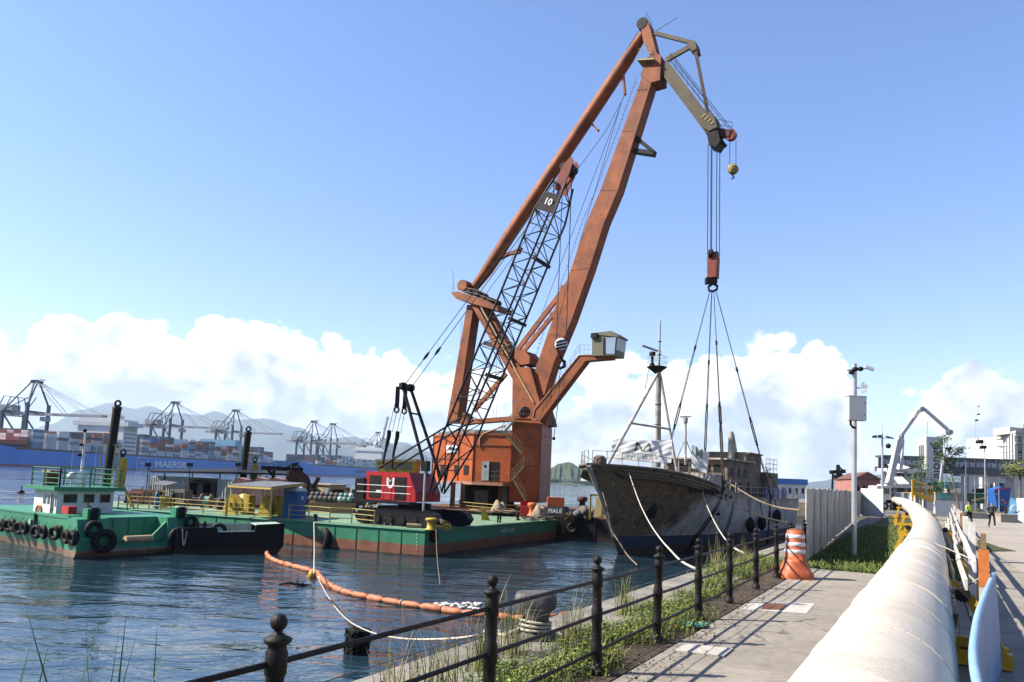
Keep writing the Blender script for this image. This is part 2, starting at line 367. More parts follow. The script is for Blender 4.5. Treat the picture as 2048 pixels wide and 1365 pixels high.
# ------------------------------------------------------------------ quay side things
mat('iron', (.02, .019, .018), .5, .3, var=.3, scale=6, rust=.42, rustcol=(.085, .04, .022), rscale=5, bump=.3, bscale=80)
mat('wire', (.16, .15, .14), .5, .6)
mat('bollard_grey', (.11, .11, .105), .6, .2, var=.3, scale=6, rust=.35, rscale=4, bump=.3)
mat('drum_orange', (.52, .125, .05), .5, var=.12, scale=4, dirt=.3, dcol=(.25, .08, .04))
mat('white_band', (.75, .75, .73), .45, var=.08, scale=6, dirt=.15)
mat('rust_plate', (.16, .065, .03), .8, var=.35, scale=9)
mat('rope_white', (.58, .54, .45), .9, var=.25, scale=14, bump=.6, bscale=120)
mat('rope_brown', (.24, .17, .11), .9, var=.25, scale=14)
mat('rope_dark', (.035, .03, .026), .9, var=.3)
mat('boom_orange', (.50, .17, .075), .6, var=.25, scale=5, dirt=.35, dcol=(.3, .16, .1))
mat('buoy_yellow', (.55, .33, .03), .5, var=.2, dirt=.3)
mat('mussel', (.012, .012, .011), .8, var=.5, scale=25, bump=1, bscale=60)
mat('foam', (.62, .6, .55), .8, var=.2)
mat('galv', (.52, .54, .56), .42, .55, var=.1, scale=3, dirt=.15, dcol=(.2, .2, .2))
mat('box_grey', (.55, .57, .58), .45, var=.05, scale=3)
mat('black_rubber', (.012, .012, .013), .7, var=.3, scale=5)
mat('black_steel', (.018, .018, .02), .5, .3, var=.3, scale=3)
mat('sheet_grey', (.56, .545, .49), .6, .2, var=.16, scale=1.6, streak=.9, scol=(.10, .085, .065), dirt=.55, dcol=(.19, .155, .11))
mat('gate_white', (.72, .73, .74), .5, var=.06, streak=.25, scol=(.4, .4, .38))
mat('yellow', (.62, .36, .02), .5, var=.12, scale=4, dirt=.25, dcol=(.25, .15, .04))
mat('plank_white', (.62, .60, .56), .8, var=.18, scale=5, dirt=.4, dcol=(.3, .27, .23))
mat('plank_wood', (.27, .17, .10), .8, var=.3, scale=8)
mat('post_orange', (.58, .17, .04), .7, var=.2, scale=8)
mat('tarp_blue', (.10, .25, .47), .5, var=.1, scale=3)
mat('tarp_hem', (.27, .44, .66), .5, var=.1, scale=3)
mat('grass_a', (.085, .15, .025), .7, var=.3, scale=5); mat('grass_b', (.22, .24, .06), .7, var=.3, scale=5); mat('grass_dry', (.34, .29, .15), .8, var=.25, scale=5)
mat('green_bag', (.05, .22, .2), .4)
for nm in ('grass_a', 'grass_b', 'grass_dry'):
    pass
def pipe_mat():
    m = bpy.data.materials.new('pipe'); m.use_nodes = True; g = NG(m.node_tree); g.N.clear(); MT['pipe'] = m
    pos = g.n('ShaderNodeNewGeometry').outputs['Position']
    al = g.n('ShaderNodeVectorMath', {0: pos, 1: (sin(.52), cos(.52), .06)}, operation='DOT_PRODUCT').outputs['Value']
    cr = g.n('ShaderNodeVectorMath', {0: pos, 1: (cos(.52), -sin(.52), 0)}, operation='DOT_PRODUCT').outputs['Value']
    ring = g.noise(g.n('ShaderNodeCombineXYZ', {0: g.m('MULTIPLY', al, 1), 1: g.m('MULTIPLY', cr, .35), 2: 0}).outputs[0], 3.2, 6, .7)
    grain = g.noise(pos, 9, 7, .65)
    c = g.mix(g.ss(ring, .38, .66), (.40, .35, .275), (.46, .415, .34))
    c = g.mix(g.m('MULTIPLY', g.ss(grain, .55, .75), .5), c, (.30, .255, .19))
    scr = g.noise(g.n('ShaderNodeCombineXYZ', {0: g.m('MULTIPLY', al, .5), 1: g.m('MULTIPLY', cr, 3), 2: 0}).outputs[0], 16, 3, .5, 1.5)
    c = g.mix(g.m('MULTIPLY', g.ss(g.m('ABSOLUTE', g.m('SUBTRACT', scr, .5)), .012, .003), g.ss(g.noise(pos, 2.1, 2), .5, .6)), c, (.10, .09, .08))
    c = g.mix(g.m('MULTIPLY', g.ss(g.noise(pos, 1.3, 8, .7), .52, .74), .35), c, (.25, .205, .15))
    b = g.n('ShaderNodeBsdfPrincipled', {'Base Color': c, 'Roughness': .5, 'Specular IOR Level': .35})
    g.L.new(b.outputs[0], g.n('ShaderNodeOutputMaterial').inputs[0])
pipe_mat()
# --- cast iron railing: posts with collars and ball finials, three bars and thin wires
rail = thing('iron_railing', 'rusty black cast iron railing with ball topped posts along the quay edge', 'railing', qp(2, 0))
SP = 1.95
prof = [(.075, 0), (.075, .05), (.058, .06), (.05, .13), (.057, .15), (.057, .25), (.05, .27), (.046, .46), (.055, .48), (.055, .60), (.046, .62), (.044, .80), (.054, .82), (.054, .92), (.046, .935), (.046, .955), (.066, .968), (.07, .985), (.04, 1.0), (.022, 1.012), (.02, 1.025)]
SS = [-6.2, -4.16, -2.07, 0, 1.84, 3.68, 5.6, 7.69, 9.88, 12.0, 14.1]
p0 = None
for k in range(-3, 8):
    p = qp(SS[k+3], random.uniform(-.015, .015))
    if p0 is None:
        b = MB().lathe(prof, (0, 0, 0), 16); o = b.build('post', 'iron', rail); fin = MB().ball((0, 0, 1.062), .043, 12, 8).build('finial', 'iron', o)
        o.data.transform(Matrix.Translation(wloc(rail))); fin.data.transform(Matrix.Translation(wloc(rail))); p0 = o
    else:
        o = copy_tree(p0, rail)
    o.location = p-wloc(rail); o.rotation_euler = (random.uniform(-.015, .015), random.uniform(-.02, .02), k*1.3)
for hz_ in (.865, .54, .2):
    for k in range(-3, 7):
        a, bq = qp(SS[k+3], 0, Q+hz_), qp(SS[k+4], 0, Q+hz_)
        MB().tube(sag(a, bq, random.uniform(-.004, .012), 5), .017, 8).build('bar', 'iron', rail)
for hz_ in (.70, .37, .09):
    MB().tube([qp(SS[k+3]+(SS[k+4]-SS[k+3])*j/3, random.uniform(-.012, .012), Q+hz_+random.uniform(-.006, .006)) for k in range(-3, 7) for j in range(3)], .004, 5).build('wire', 'wire', rail)
# --- pipe on cradles
pp = [(.9, 4.24), (3, 4.24), (8, 4.24), (13, 4.25), (18, 4.28), (25, 4.36), (32, 4.48), (40, 4.62), (48, 4.73), (57, 4.8), (75, 4.85), (95, 4.87), (114, 4.87), (128, 4.87)]
def pipeX(Y):
    tb = [(0, -.331), (18, 9.97), (25, 13.85), (32, 17.5), (40, 21.6), (48, 25.5), (57, 30), (75, 38.9), (95, 48.8), (114, 57.5), (130, 63)]
    for (a, xa), (b_, xb) in zip(tb, tb[1:]):
        if a <= Y <= b_: return xa+(xb-xa)*(Y-a)/(b_-a)
def catm(P, n):
    out = []
    for i in range(len(P)-1):
        a, b_, c, d = P[max(i-1, 0)], P[i], P[i+1], P[min(i+2, len(P)-1)]
        for j in range(n):
            t = j/n; out.append(.5*((2*b_)+(c-a)*t+(2*a-5*b_+4*c-d)*t*t+(3*b_-a-3*c+d)*t**3))
    return out+[P[-1]]
axis = catm([V((pipeX(Y), Y, z)) for Y, z in pp], 8)
PR = .38
pipe = thing('dredging_pipe', 'long cream coloured steel pipe on yellow cradles running beside the walkway', 'pipe', V((5.4, 10, Q)))
cum = [0]
for a, b_ in zip(axis, axis[1:]): cum.append(cum[-1]+(b_-a).length)
def pat(s):
    for i in range(len(cum)-1):
        if cum[i] <= s <= cum[i+1]:
            t = (s-cum[i])/(cum[i+1]-cum[i]); return axis[i].lerp(axis[i+1], t), (axis[i+1]-axis[i]).normalized()
    return axis[-1], (axis[-1]-axis[-2]).normalized()
s = 0; k = 0
while s < cum[-1]-1:
    L = 6.1 if s < 40 else 12.0
    e = min(s+L, cum[-1]); n = max(3, int((e-s)/.8))
    MB().tube([pat(s+(e-s)*i/n)[0] for i in range(n+1)], PR, 40).build('pipe_section', 'pipe', pipe)
    c, d = pat(e-.02)
    MB().lathe([(PR+.002, -.05), (PR+.011, -.045), (PR+.011, .045), (PR+.002, .05)], c, 40, d).build('joint_band', 'pipe', pipe)
    for j in range(1, 5 if s < 40 else 2):
        c, d = pat(s+(e-s)*j/5.+random.uniform(-.25, .25))
        MB().torus(c, d, PR, .0045, 40, 5).build('weld_seam', 'pipe', pipe)
    s = e; k += 1
c, d = pat(11.4); MB().lathe([(PR+.003, -.14), (PR+.008, -.13), (PR+.008, .13), (PR+.003, .14)], c, 40, d).build('white_wrap', 'white_band', pipe)
for i, Y in enumerate((8.5, 14, 23, 33, 46, 64)):
    c, d = pat(next(cum[j] for j in range(len(axis)) if axis[j].y >= Y)); sd = V((d.y, -d.x, 0)).normalized(); bz = c.z-PR-.04
    t = thing('pipe_cradle', 'yellow steel pipe cradle with black pads, number %s from the camera along the cream pipe' % ('one two three four five six seven eight nine'.split()[i]), 'cradle', V((c.x, c.y, Q)), 'cradles under the cream pipe')
    fl = V((d.x, d.y, 0)).normalized(); LX = .25 if Y < 15 else .8
    one('base_beam', 'yellow', t, lambda b: (b.beam(V((c.x, c.y, Q+.1))-sd*LX, V((c.x, c.y, Q+.1))+sd*.95, .16, .16), b.beam(V((c.x, c.y, Q+.1))+fl*.5-sd*LX, V((c.x, c.y, Q+.1))+fl*.5+sd*.95, .12, .12)))
    one('saddle_beam', 'yellow', t, lambda b: b.beam(V((c.x, c.y, bz-.06))-sd*min(.45, LX), V((c.x, c.y, bz-.06))+sd*.55, .14, .1))
    for sg in ((-1, 1) if 15 < Y < 50 else (1,)):
        one('arm', 'yellow', t, lambda b: b.beam(V((c.x, c.y, Q+.16))+sd*sg*.86, V((c.x, c.y, c.z+.0))+sd*sg*.56, .12, .10))
        one('leg', 'yellow', t, lambda b: b.beam(V((c.x, c.y, Q))+sd*sg*.8+fl*.25, V((c.x, c.y, bz-.1))+sd*sg*.5+fl*.1, .10, .10))
        one('roller_pad', 'black_rubber', t, lambda b: b.tube([V((c.x, c.y, c.z+.02))+sd*sg*.5-fl*.09, V((c.x, c.y, c.z+.02))+sd*sg*.5+fl*.09], .075, 12))
# --- right hand plank fence, orange post, tarpaulin
fd = V((.503, .864, 0)); PC = V((5.1, 8.1, Q))
pf = thing('plank_fence', 'weathered white plank fence between the cream pipe and the plaza', 'fence', PC+fd*10)
for i, s_ in enumerate((0, 4.4, 8.8, 13.2, 17.6, 22, 27, 32, 37, 42, 48)):
    p = PC+fd*s_; hh = 1.45 if s_ > 0 else .98
    if s_ != 0: MB().ob(p+V((0, 0, hh/2)), fd*.045, V((fd.y, -fd.x, 0))*.05, V((random.uniform(-.02, .02), random.uniform(-.02, .02), hh/2))).build('post', 'plank_white' if i % 3 else 'plank_wood', pf)
for i in range(11):
    s_ = (0, 4.4, 8.8, 13.2, 17.6, 22, 27, 32, 37, 42, 48)[i]; e_ = (0, 4.4, 8.8, 13.2, 17.6, 22, 27, 32, 37, 42, 48, 50)[i+1]
    for h_ in (.25, .55, .85, 1.12):
        o_ = V((fd.y, -fd.x, 0))*-(.07+.30*(1.15-h_))
        MB().beam(PC+fd*s_+o_+V((0, 0, h_+random.uniform(-.06, .05))), PC+fd*(e_+.1)+o_*1.3+V((0, 0, h_+random.uniform(-.06, .05))), .025, .12).build('plank', 'plank_white', pf)
op = thing('orange_post', 'wooden post painted orange and white at the end of the plank fence', 'post', PC)
MB().ob(PC+V((0, 0, .44)), fd*.035, V((fd.y, -fd.x, 0))*.045, (0, 0, .44)).build('white_base', 'plank_white', op)
MB().ob(PC+V((0, 0, 1.08)), fd*.038, V((fd.y, -fd.x, 0))*.048, (0, 0, .195)).build('orange_board', 'post_orange', op)
MB().ob(PC+V((0, 0, 1.36)), fd*.02, V((fd.y, -fd.x, 0))*.026, (0, 0, .085)).build('wood_top', 'plank_wood', op)
tp = thing('blue_tarp', 'light blue tarpaulin hung along the fence beside the near pipe', 'tarp', PC-fd*3)
so = V((fd.y, -fd.x, 0))
hem = catm([gz(x, y, z) for x, y, z in ((1987, 1150, 4.47), (1972, 1185, 4.46), (1957, 1228, 4.44), (1949, 1275, 4.42), (1947, 1315, 4.40), (1955, 1368, 4.40), (1985, 1470, 4.40))], 6)
def tarp(i, v, o=0.): h = hem[i]; return h+so*(.02+.05*v+.012*sin(i*.9)*v+o)+V((0, 0, (3.56-h.z)*v))
MB().add([tarp(i, v/6) for v in range(7) for i in range(len(hem))], [(r*len(hem)+i, r*len(hem)+i+1, (r+1)*len(hem)+i+1, (r+1)*len(hem)+i) for r in range(6) for i in range(len(hem)-1)], True).build('sheet', 'tarp_blue', tp)
MB().tube(hem, .026, 8).build('rolled_hem', 'tarp_hem', tp)
for i in (5, 12, 19, 27): MB().tube([tarp(i, v/5, -.012) for v in range(6)], .005, 5).build('seam', 'tarp_hem', tp)
c, d = pat(13.2)
sdp = V((d.y, -d.x, 0)).normalized(); MB().tube([c+sdp*(cos(a_)*(PR+.01))+V((0, 0, sin(a_)*(PR+.01))) for a_ in [radians(200-12*i) for i in range(13)]]+[PC+V((0, 0, 1.12))], .008, 6).build('tie_rope', 'rope_white', label='thin pale rope tied from the orange post over the cream pipe', cat='rope')
kn = PC-fd*-.9+V((-.28, 0, .72))
b = MB()
for i in range(5): b.torus(kn+V((random.uniform(-.04, .04), random.uniform(-.04, .04), random.uniform(-.04, .04))), (random.uniform(-1, 1), random.uniform(-1, 1), random.uniform(-1, 1)), .055, .010, 14, 5)
b.tube([PC+V((0, 0, 1.0)), kn], .008, 5); b.tube([kn, kn+V((.03, .02, -.3)), kn+V((.02, -.02, -.55))], .008, 5); b.tube([kn, kn+V((-.35, -.12, -.16))], .008, 5)
b.build('knotted_rope', 'rope_white', label='loose white rope knot hanging by the orange post', cat='rope')
MB().ob((4.35, 7.7, Q+.42), (.22, .1, .02), (-.02, .04, .0), (.02, -.02, .2)).build('brown_board', 'rust_plate', label='dark brown board leaning on the near yellow cradle', cat='board')
# --- traffic drum
dp = gz(1590, 1156, Q); t = thing('traffic_drum', 'orange and white striped traffic drum on a moulded rubber base', 'traffic drum', dp)
b = MB(); n = 24; lv = [(.33, 0), (.335, .10), (.30, .16), (.25, .26), (.235, .34)]
vs = []
for r, h in lv:
    for kk in range(n):
        a = 2*pi*kk/n+.4; q = (abs(cos(a))**5+abs(sin(a))**5)**(-1/5); w = 1-.6*h/.34
        vs.append(dp+V((cos(a)*r*(q*w+1-w), sin(a)*r*(q*w+1-w), h)))
b.add(vs, [(i*n+kk, i*n+(kk+1) % n, (i+1)*n+(kk+1) % n, (i+1)*n+kk) for i in range(4) for kk in range(n)], True); b.build('base', 'drum_orange', t)
MB().lathe([(.235, .33), (.225, .40), (.215, .40), (.212, .52), (.205, .53), (.2, .66), (.195, .67), (.19, .80), (.185, .81), (.18, .95), (.172, .955), (.17, .99), (.15, 1.0), (.14, .97)], dp, 24).build('barrel', 'drum_orange', t)
for h0, r0 in ((.52, .2105), (.67, .2015), (.83, .1885)):
    MB().lathe([(r0, h0), (r0+.005, h0+.005), (r0, h0+.075), (r0-.005, h0+.08)], dp, 24).build('reflective_band', 'white_band', t)
MB().lathe([(.10, .97), (.155, .985), (.13, 1.02), (.05, 1.035)], dp+V((.01, 0, 0)), 9).build('crumpled_top', 'rust_plate', t)
# --- slabs in the walkway
def slab(pix, nm, lab, th):
    b = MB(); b.prism([gz(x, y, Q+th) for x, y in pix], (0, 0, -th+.002)); return b.build(nm, 'slab', label=lab, cat='slab')
slab([(1505.8, 1203), (1630, 1207), (1613, 1227.5), (1484, 1219)], 'access_slab', 'pale concrete access slab with a rusty plate set in the walkway', .006)
MB().prism([gz(x, y, Q+.010) for x, y in ((1530.7, 1207.5), (1573.8, 1209), (1564.4, 1220), (1520.5, 1218.6))], (0, 0, -.003)).build('hatch_plate', 'rust_plate', label='square rusty brown hatch plate in the pale slab', cat='hatch')
slab([(1371, 1287), (1466, 1297), (1447, 1312), (1346, 1300)], 'access_slab', 'pale broken concrete slab beside the third fence post', .02)
b = MB(); gb = gz(1392, 1255, Q)
b.grid(lambda u, v: gb+V(((u-.5)*.3, (v-.5)*.2, .02+.05*abs(sin(u*9+v*5))*abs(cos(v*7-u*3)))), 14, 10); b.build('plastic_bag', 'green_bag', label='crumpled teal plastic bag in the grass by a fence post', cat='bag')
# --- mooring bollard on the edge
bp = gz(1050, 1272, 3.52); bp = qp((bp-F0).dot(qd), EDGE-.35, 3.515); t = thing('mooring_bollard', 'weathered grey mooring bollard with a bulky head on the quay edge', 'bollard', bp)
MB().lathe([(.26, 0), (.26, .05), (.17, .07), (.15, .22), (.19, .34)], bp, 20).build('stem', 'bollard_grey', t)
hx = (qd*.3+nd*-.95).normalized(); b = MB(); n = 20; vs = []; st = [(-.37, .15), (-.36, .19), (-.26, .2), (-.1, .205), (.1, .2), (.27, .175), (.36, .12), (.38, .04)]
hy = V((0, 0, 1)).cross(hx)
for a, r in st:
    for kk in range(n):
        u = 2*pi*kk/n; vs.append(bp+V((0, 0, .40))+hx*(a*.62)+hy*(math.copysign(abs(cos(u))**.55, cos(u))*r*.75)+V((0, 0, math.copysign(abs(sin(u))**.55, sin(u))*r*.66+a*.05)))
b.add(vs, [(i*n+kk, i*n+(kk+1) % n, (i+1)*n+(kk+1) % n, (i+1)*n+kk) for i in range(len(st)-1) for kk in range(n)], True); b.add(vs[:n], [tuple(range(n))]); b.add(vs[-n:], [tuple(range(n))]); b.build('head', 'bollard_grey', t)
b = MB()
for i in range(3): b.torus(bp+V((0, 0, .10+.045*i)), (.05*i, .03, 1), .175, .016, 22, 7)
b.tube([bp+V((-.18, -.05, .1)), bp+V((-.35, -.12, .03)), bp+V((-.6, .1, .02))], .026, 7)
b.build('rope_turns', 'rope_white', label='white mooring rope wound round the grey quay bollard', cat='rope')
# --- ropes between float, barge, quay and wreck
def ropepx(pts, r, m, lab, nm='mooring_rope', cat='rope'):
    P = catm([at(*p) for p in pts], 4); return MB().tube(P, r, 6).build(nm, m, label=lab, cat=cat)
Yb = bp.y
ropepx([(634, 1152, 33.5), (655, 1192, 29), (690, 1236, 24), (740, 1264, 19.5), (800, 1277, 16), (870, 1279, 13.5), (940, 1274, 11.6), (1000, 1262, Yb)], .018, 'rope_white', 'slack white rope from the yellow float to the quay bollard')
ropepx([(652, 1196, 28.5), (672, 1212, 26.5), (700, 1250, 23.3), (706, 1262, 22.6)], .03, 'rope_dark', 'short black rope running down to the mussel covered pile')
ropepx([(628, 1045, 50), (628.5, 1090, 45), (628, 1148, 34.5)], .03, 'rope_white', 'pale rope running from the green barge down to the yellow float')
ropepx([(872, 1060, 49.3), (874, 1110, 45), (880, 1170, 36.9)], .022, 'rope_brown', 'thin brown rope hanging from the barge corner to the water')
# --- oil boom
t = thing('oil_boom', 'floating orange oil containment boom curving across the dark water', 'oil boom', gz(740, 1195, 0))
bpx = [(560, 1088), (543, 1094), (534, 1104), (540, 1116), (566, 1127), (600, 1136), (632, 1145), (643, 1157), (662, 1172), (694, 1185), (745, 1196), (800, 1206), (870, 1217), (930, 1226), (985, 1232), (1050, 1237), (1110, 1234), (1150, 1228)]
bl = catm([gz(x, y, .09) for x, y in bpx], 10)
cl = [0]
for a, b_ in zip(bl, bl[1:]): cl.append(cl[-1]+(b_-a).length)
def bat(s):
    for i in range(len(cl)-1):
        if cl[i] <= s <= cl[i+1]: return bl[i].lerp(bl[i+1], (s-cl[i])/max(1e-6, cl[i+1]-cl[i]))
    return bl[-1]
nseg = 34; LS = cl[-1]/nseg
for i in range(nseg):
    P = [bat(i*LS+LS*j/6)+V((0, 0, random.uniform(-.015, .015))) for j in range(7)]; rr = random.uniform(.12, .15)
    sg_ = MB().tube(P, [.07, rr, rr*1.05, rr, rr*1.05, rr, .07], 10).build('float_segment', 'boom_orange', t)
    if i % 2 == 0: MB().torus(P[0], P[1]-P[0], .10, .03, 12, 6).build('collar', 'white_band' if i % 4 else 'boom_orange', sg_)
fb = gz(624, 1156, 0); MB().ball(fb+V((0, 0, .12)), .27, 14, 10, (.8, .8, 1.0)).build('yellow_float', 'buoy_yellow', label='faded yellow float where the orange boom bends', cat='float')
b = MB()
for i in range(46):
    q = gz(random.uniform(862, 962), random.uniform(1206, 1219), .03); r = random.uniform(.05, .14)
    b.ball(q, r, 7, 5, (random.uniform(.7, 1.6), 1, .5))
b.build('foam_litter', 'foam', label='white foam litter gathered behind the orange boom', cat='litter', kind='stuff')
b = MB(); dw = gz(588, 1170, .03)
b.tube([dw+V((-.7, 0, 0)), dw+V((-.2, .1, .06)), dw+V((.3, 0, .02)), dw+V((.8, .15, .0))], [.03, .07, .06, .02], 7); b.tube([dw+V((.1, .05, .04)), dw+V((.2, .0, .32))], [.04, .012], 6); b.tube([dw+V((.3, 0, .03)), dw+V((.55, -.1, .2))], [.04, .01], 6)
b.build('driftwood', 'mussel', label='dark driftwood branch floating left of the orange boom', cat='driftwood')
# --- mussel pile
mp = gz(713, 1306, 0); b = MB(); n = 22; vs = []; lv = [(.33, -.4), (.34, 0), (.36, .2), (.37, .4), (.36, .6), (.33, .68), (.2, .7), (.02, .69)]
for r, h in lv:
    for kk in range(n):
        a = 2*pi*kk/n; w = 1+random.uniform(-.07, .07); vs.append(mp+V((cos(a)*r*w, sin(a)*r*w, h+random.uniform(-.03, .03))))
b.add(vs, [(i*n+kk, i*n+(kk+1) % n, (i+1)*n+(kk+1) % n, (i+1)*n+kk) for i in range(len(lv)-1) for kk in range(n)], False)
for i in range(160):
    a = random.uniform(0, 6.28); h = random.uniform(0, .7); b.ball(mp+V((cos(a)*.355, sin(a)*.355, h)), random.uniform(.025, .05), 5, 4)
b.build('mooring_pile', 'mussel', label='black mussel covered pile standing in the blue water', cat='pile')
# --- corrugated fence
cf0, cf1 = V((7.93, 20.0, Q)), V((30.0, 64.2, Q)); cd = (cf1-cf0).normalized(); cn = V((-cd.y, cd.x, 0)); Lf = (cf1-cf0).length
cf = thing('corrugated_fence', 'tall fence of weathered grey corrugated sheets beside the walkway', 'fence', cf0.lerp(cf1, .2))
first = None; nsh = 46; wsh = Lf/nsh
for i in range(nsh):
    if first is None:
        b = MB(); N_ = 20; vs = []
        for j in range(N_+1):
            x = j/N_*wsh*1.03; o_ = .018*(1 if (j % 4) in (1, 2) else -1)
            for z in (0.0, 1.93): vs.append(cd*x+cn*o_+V((0, 0, z)))
        b.add(vs, [(2*j, 2*j+2, 2*j+3, 2*j+1) for j in range(N_)]); b.v = [p+wloc(cf) for p in b.v]
        o = b.build('sheet', 'sheet_grey', cf); first = o
    else: o = first.copy(); C.objects.link(o); o.parent = cf
    o.location = cf0+cd*(wsh*i)+cn*random.uniform(-.012, .012)-wloc(cf)+V((0, 0, random.uniform(-.03, .02)+.004*i)); o.rotation_euler = (random.uniform(-.012, .012), random.uniform(-.008, .008), 0)
for h_ in (.4, 1.5): MB().beam(cf0+cn*.06+V((0, 0, h_)), cf1+cn*.06+V((0, 0, h_)), .05, .07).build('rail', 'plank_wood', cf)
MB().beam(cf0+cd*-.06, cf0+cd*-.06+V((0, 0, 1.9)), .07, .07).build('end_post', 'sheet_grey', cf)
# --- camera pole
lp = gz(1708, 1112, Q); t = thing('camera_pole', 'tall galvanised pole with cameras and a grey cabinet by the corrugated fence', 'camera pole', lp)
HT = 5.75
MB().tube([lp, lp+V((0, 0, HT))], .075, 16).build('pole', 'galv', t)
zb = [at(1705, y, lp.y).z for y in (843, 796)]
bx = MB().box(lp.x-.31, lp.y-.34, zb[0], lp.x+.21, lp.y-.09, zb[1]).build('cabinet', 'box_grey', t)
MB().box(lp.x-.32, lp.y-.35, zb[1], lp.x+.22, lp.y-.08, zb[1]+.025).build('cabinet_lid', 'galv', bx)
MB().box(lp.x-.295, lp.y-.352, zb[0]+.02, lp.x+.195, lp.y-.343, zb[1]-.02).build('cabinet_door', 'box_grey', bx)
for z in (zb[0]+.17, zb[1]-.18): MB().box(lp.x+.13, lp.y-.365, z-.015, lp.x+.155, lp.y-.352, z+.015).build('lock', 'black_steel', bx)
MB().tube([V((lp.x-.2, lp.y-.2, zb[0])), V((lp.x-.2, lp.y-.2, zb[0]-.12)), V((lp.x-.12, lp.y-.18, zb[0]-.2)), V((lp.x, lp.y-.08, zb[0]-.2))], .035, 8).build('conduit', 'black_rubber', t)
for (dx, dz, m_) in ((-.13, -.28, 'black_steel'), (-.02, -.18, 'black_steel'), (.14, -.17, 'black_steel')):
    MB().ball(lp+V((dx, -.1, HT+dz)), .09, 10, 7, (1, 1, .8)).build('dome_camera', m_, t)
one('camera_arm', 'galv', t, lambda b: (b.tube([lp+V((0, 0, HT-.15)), lp+V((.42, -.1, HT-.14))], .02, 6), b.tube([lp+V((0, 0, HT-.75)), lp+V((.24, -.1, HT-.73))], .02, 6), b.tube([lp+V((-.25, -.05, HT-.22)), lp+V((.1, -.05, HT-.16))], .02, 6)))
for (a, b_) in (((.28, -.1, -.09), (.52, -.14, -.18)), ((.17, -.1, -.62), (.33, -.15, -.72)), ((.17, -.1, -.86), (.30, -.16, -.80))):
    MB().beam(lp+V(a)+V((0, 0, HT)), lp+V(b_)+V((0, 0, HT)), .1, .09).build('bullet_camera', 'box_grey', t)
# --- white gate and the pole beside it
g0, g1 = gz(1722, 1033, Q), gz(1766, 1033, Q); g1 = at(1766, 1033, g0.y-2.2); g1.z = Q; gd = (g1-g0); t = thing('white_gate', 'white metal slat gate closing the end of the grass plot', 'gate', g0)
for i in range(9): MB().ob(g0+gd*((i+.5)/9)+V((0, 0, 1.2)), gd/9*.46, (0, .02, 0), (0, 0, 1.16)).build('slat', 'gate_white', t)
for z in (.15, 1.2, 2.25): MB().beam(g0+V((0, .05, z)), g1+V((0, .05, z)), .06, .08).build('rail', 'gate_white', t)
MB().tube([g0+V((0, -.08, 1.7)), g1+V((.2, -.2, .1))], .035, 6).build('stay_bar', 'black_steel', t)
p = g1+V((.1, .3, 0)); t = thing('lamp_pole', 'slim grey floodlight pole standing right of the white gate', 'light pole', p)
MB().tube([p, p+V((0, 0, 7.0))], [.11, .07], 10).build('pole', 'galv', t)
one('crossarm', 'galv', t, lambda b: (b.beam(p+V((-.6, 0, 6.6)), p+V((.6, 0, 6.6)), .06, .06), b.tube([p+V((0, 0, 7)), p+V((0, 0, 7.7))], .02, 5)))
for dx, dz in ((-.55, 6.75), (-.2, 6.8), (.35, 6.75), (.55, 6.7)): MB().beam(p+V((dx, 0, dz)), p+V((dx*1.5, -.2, dz-.12)), .28, .12).build('floodlight', 'black_steel', t)
MB().ball(p+V((.45, -.1, 5.95)), .22, 8, 6).build('lamp_head', 'black_steel', t)
# --- grass
def blades(name, m, lab, gen, n, hmin, hmax, w, lean, seed):
    rr = random.Random(seed); b = MB(); vs = []; fs = []
    for i in range(n):
        p = gen(rr); h = rr.uniform(hmin, hmax)*rr.uniform(.6, 1); a = rr.uniform(0, 6.28); ln = rr.uniform(.1, 1)*lean*h
        d = V((cos(a), sin(a), 0)); sd = V((-d.y, d.x, 0))*(w*rr.uniform(.6, 1.3)); o = len(vs); ns = 4
        for j in range(ns):
            t = j/ns; c = p+d*(ln*t*t)+V((0, 0, h*(t-.18*t*t*t*ln/h))); vs += [c-sd*(1-t*.7), c+sd*(1-t*.7)]
        vs.append(p+d*ln+V((0, 0, h*(1-.22*ln/h))))
        for j in range(ns-1): fs.append((o+2*j, o+2*j+1, o+2*j+3, o+2*j+2))
        fs.append((o+2*ns-2, o+2*ns-1, o+2*ns))
    b.add(vs, fs); return b.build(name, m, label=lab, cat='grass', kind='stuff')
def strip(s0, s1, t0, t1, pw=1.0, z=3.485): return lambda rr: qp(rr.uniform(s0, s1), t0+(t1-t0)*rr.random()**pw, z)
def clumps(cs, sp, z=3.485):
    def f(rr):
        s_, t_, k = rr.choice(cs); return qp(s_+rr.gauss(0, sp*k), t_+rr.gauss(0, sp*k*.6), z)
    return f
rc = random.Random(5)
cl_a = [(rc.uniform(-5, 4.0), rc.uniform(.12, .62), rc.uniform(.6, 1.4)) for _ in range(46)]+[(rc.uniform(4.2, 8), rc.uniform(.3, .75), .8) for _ in range(5)]+[(rc.uniform(7.8, 14), rc.uniform(.1, 1.2), 1.1) for _ in range(20)]
blades('grass', 'grass_a', 'low green weeds along the foot of the railing', clumps(cl_a, .24), 11000, .05, .24, .006, .9, 1)
blades('grass', 'grass_b', 'yellow green weeds growing between railing and coping', clumps(cl_a, .26), 14000, .06, .26, .006, 1.0, 2)
cl_t = [(-.6, .9, .5), (-.4, 1.0, .5), (.1, .95, .5), (-1.6, .8, .6), (-2.2, .7, .6), (.7, .6, .4), (3.2, .9, .4), (9.2, 1.1, .6), (10, 1.2, .7), (10.8, 1.1, .6), (11.5, 1.0, .6)]
blades('tall_grass', 'grass_dry', 'tall dry straw coloured grass stalks at the quay edge', clumps(cl_t, .22), 260, .5, 1.15, .0035, .45, 3)
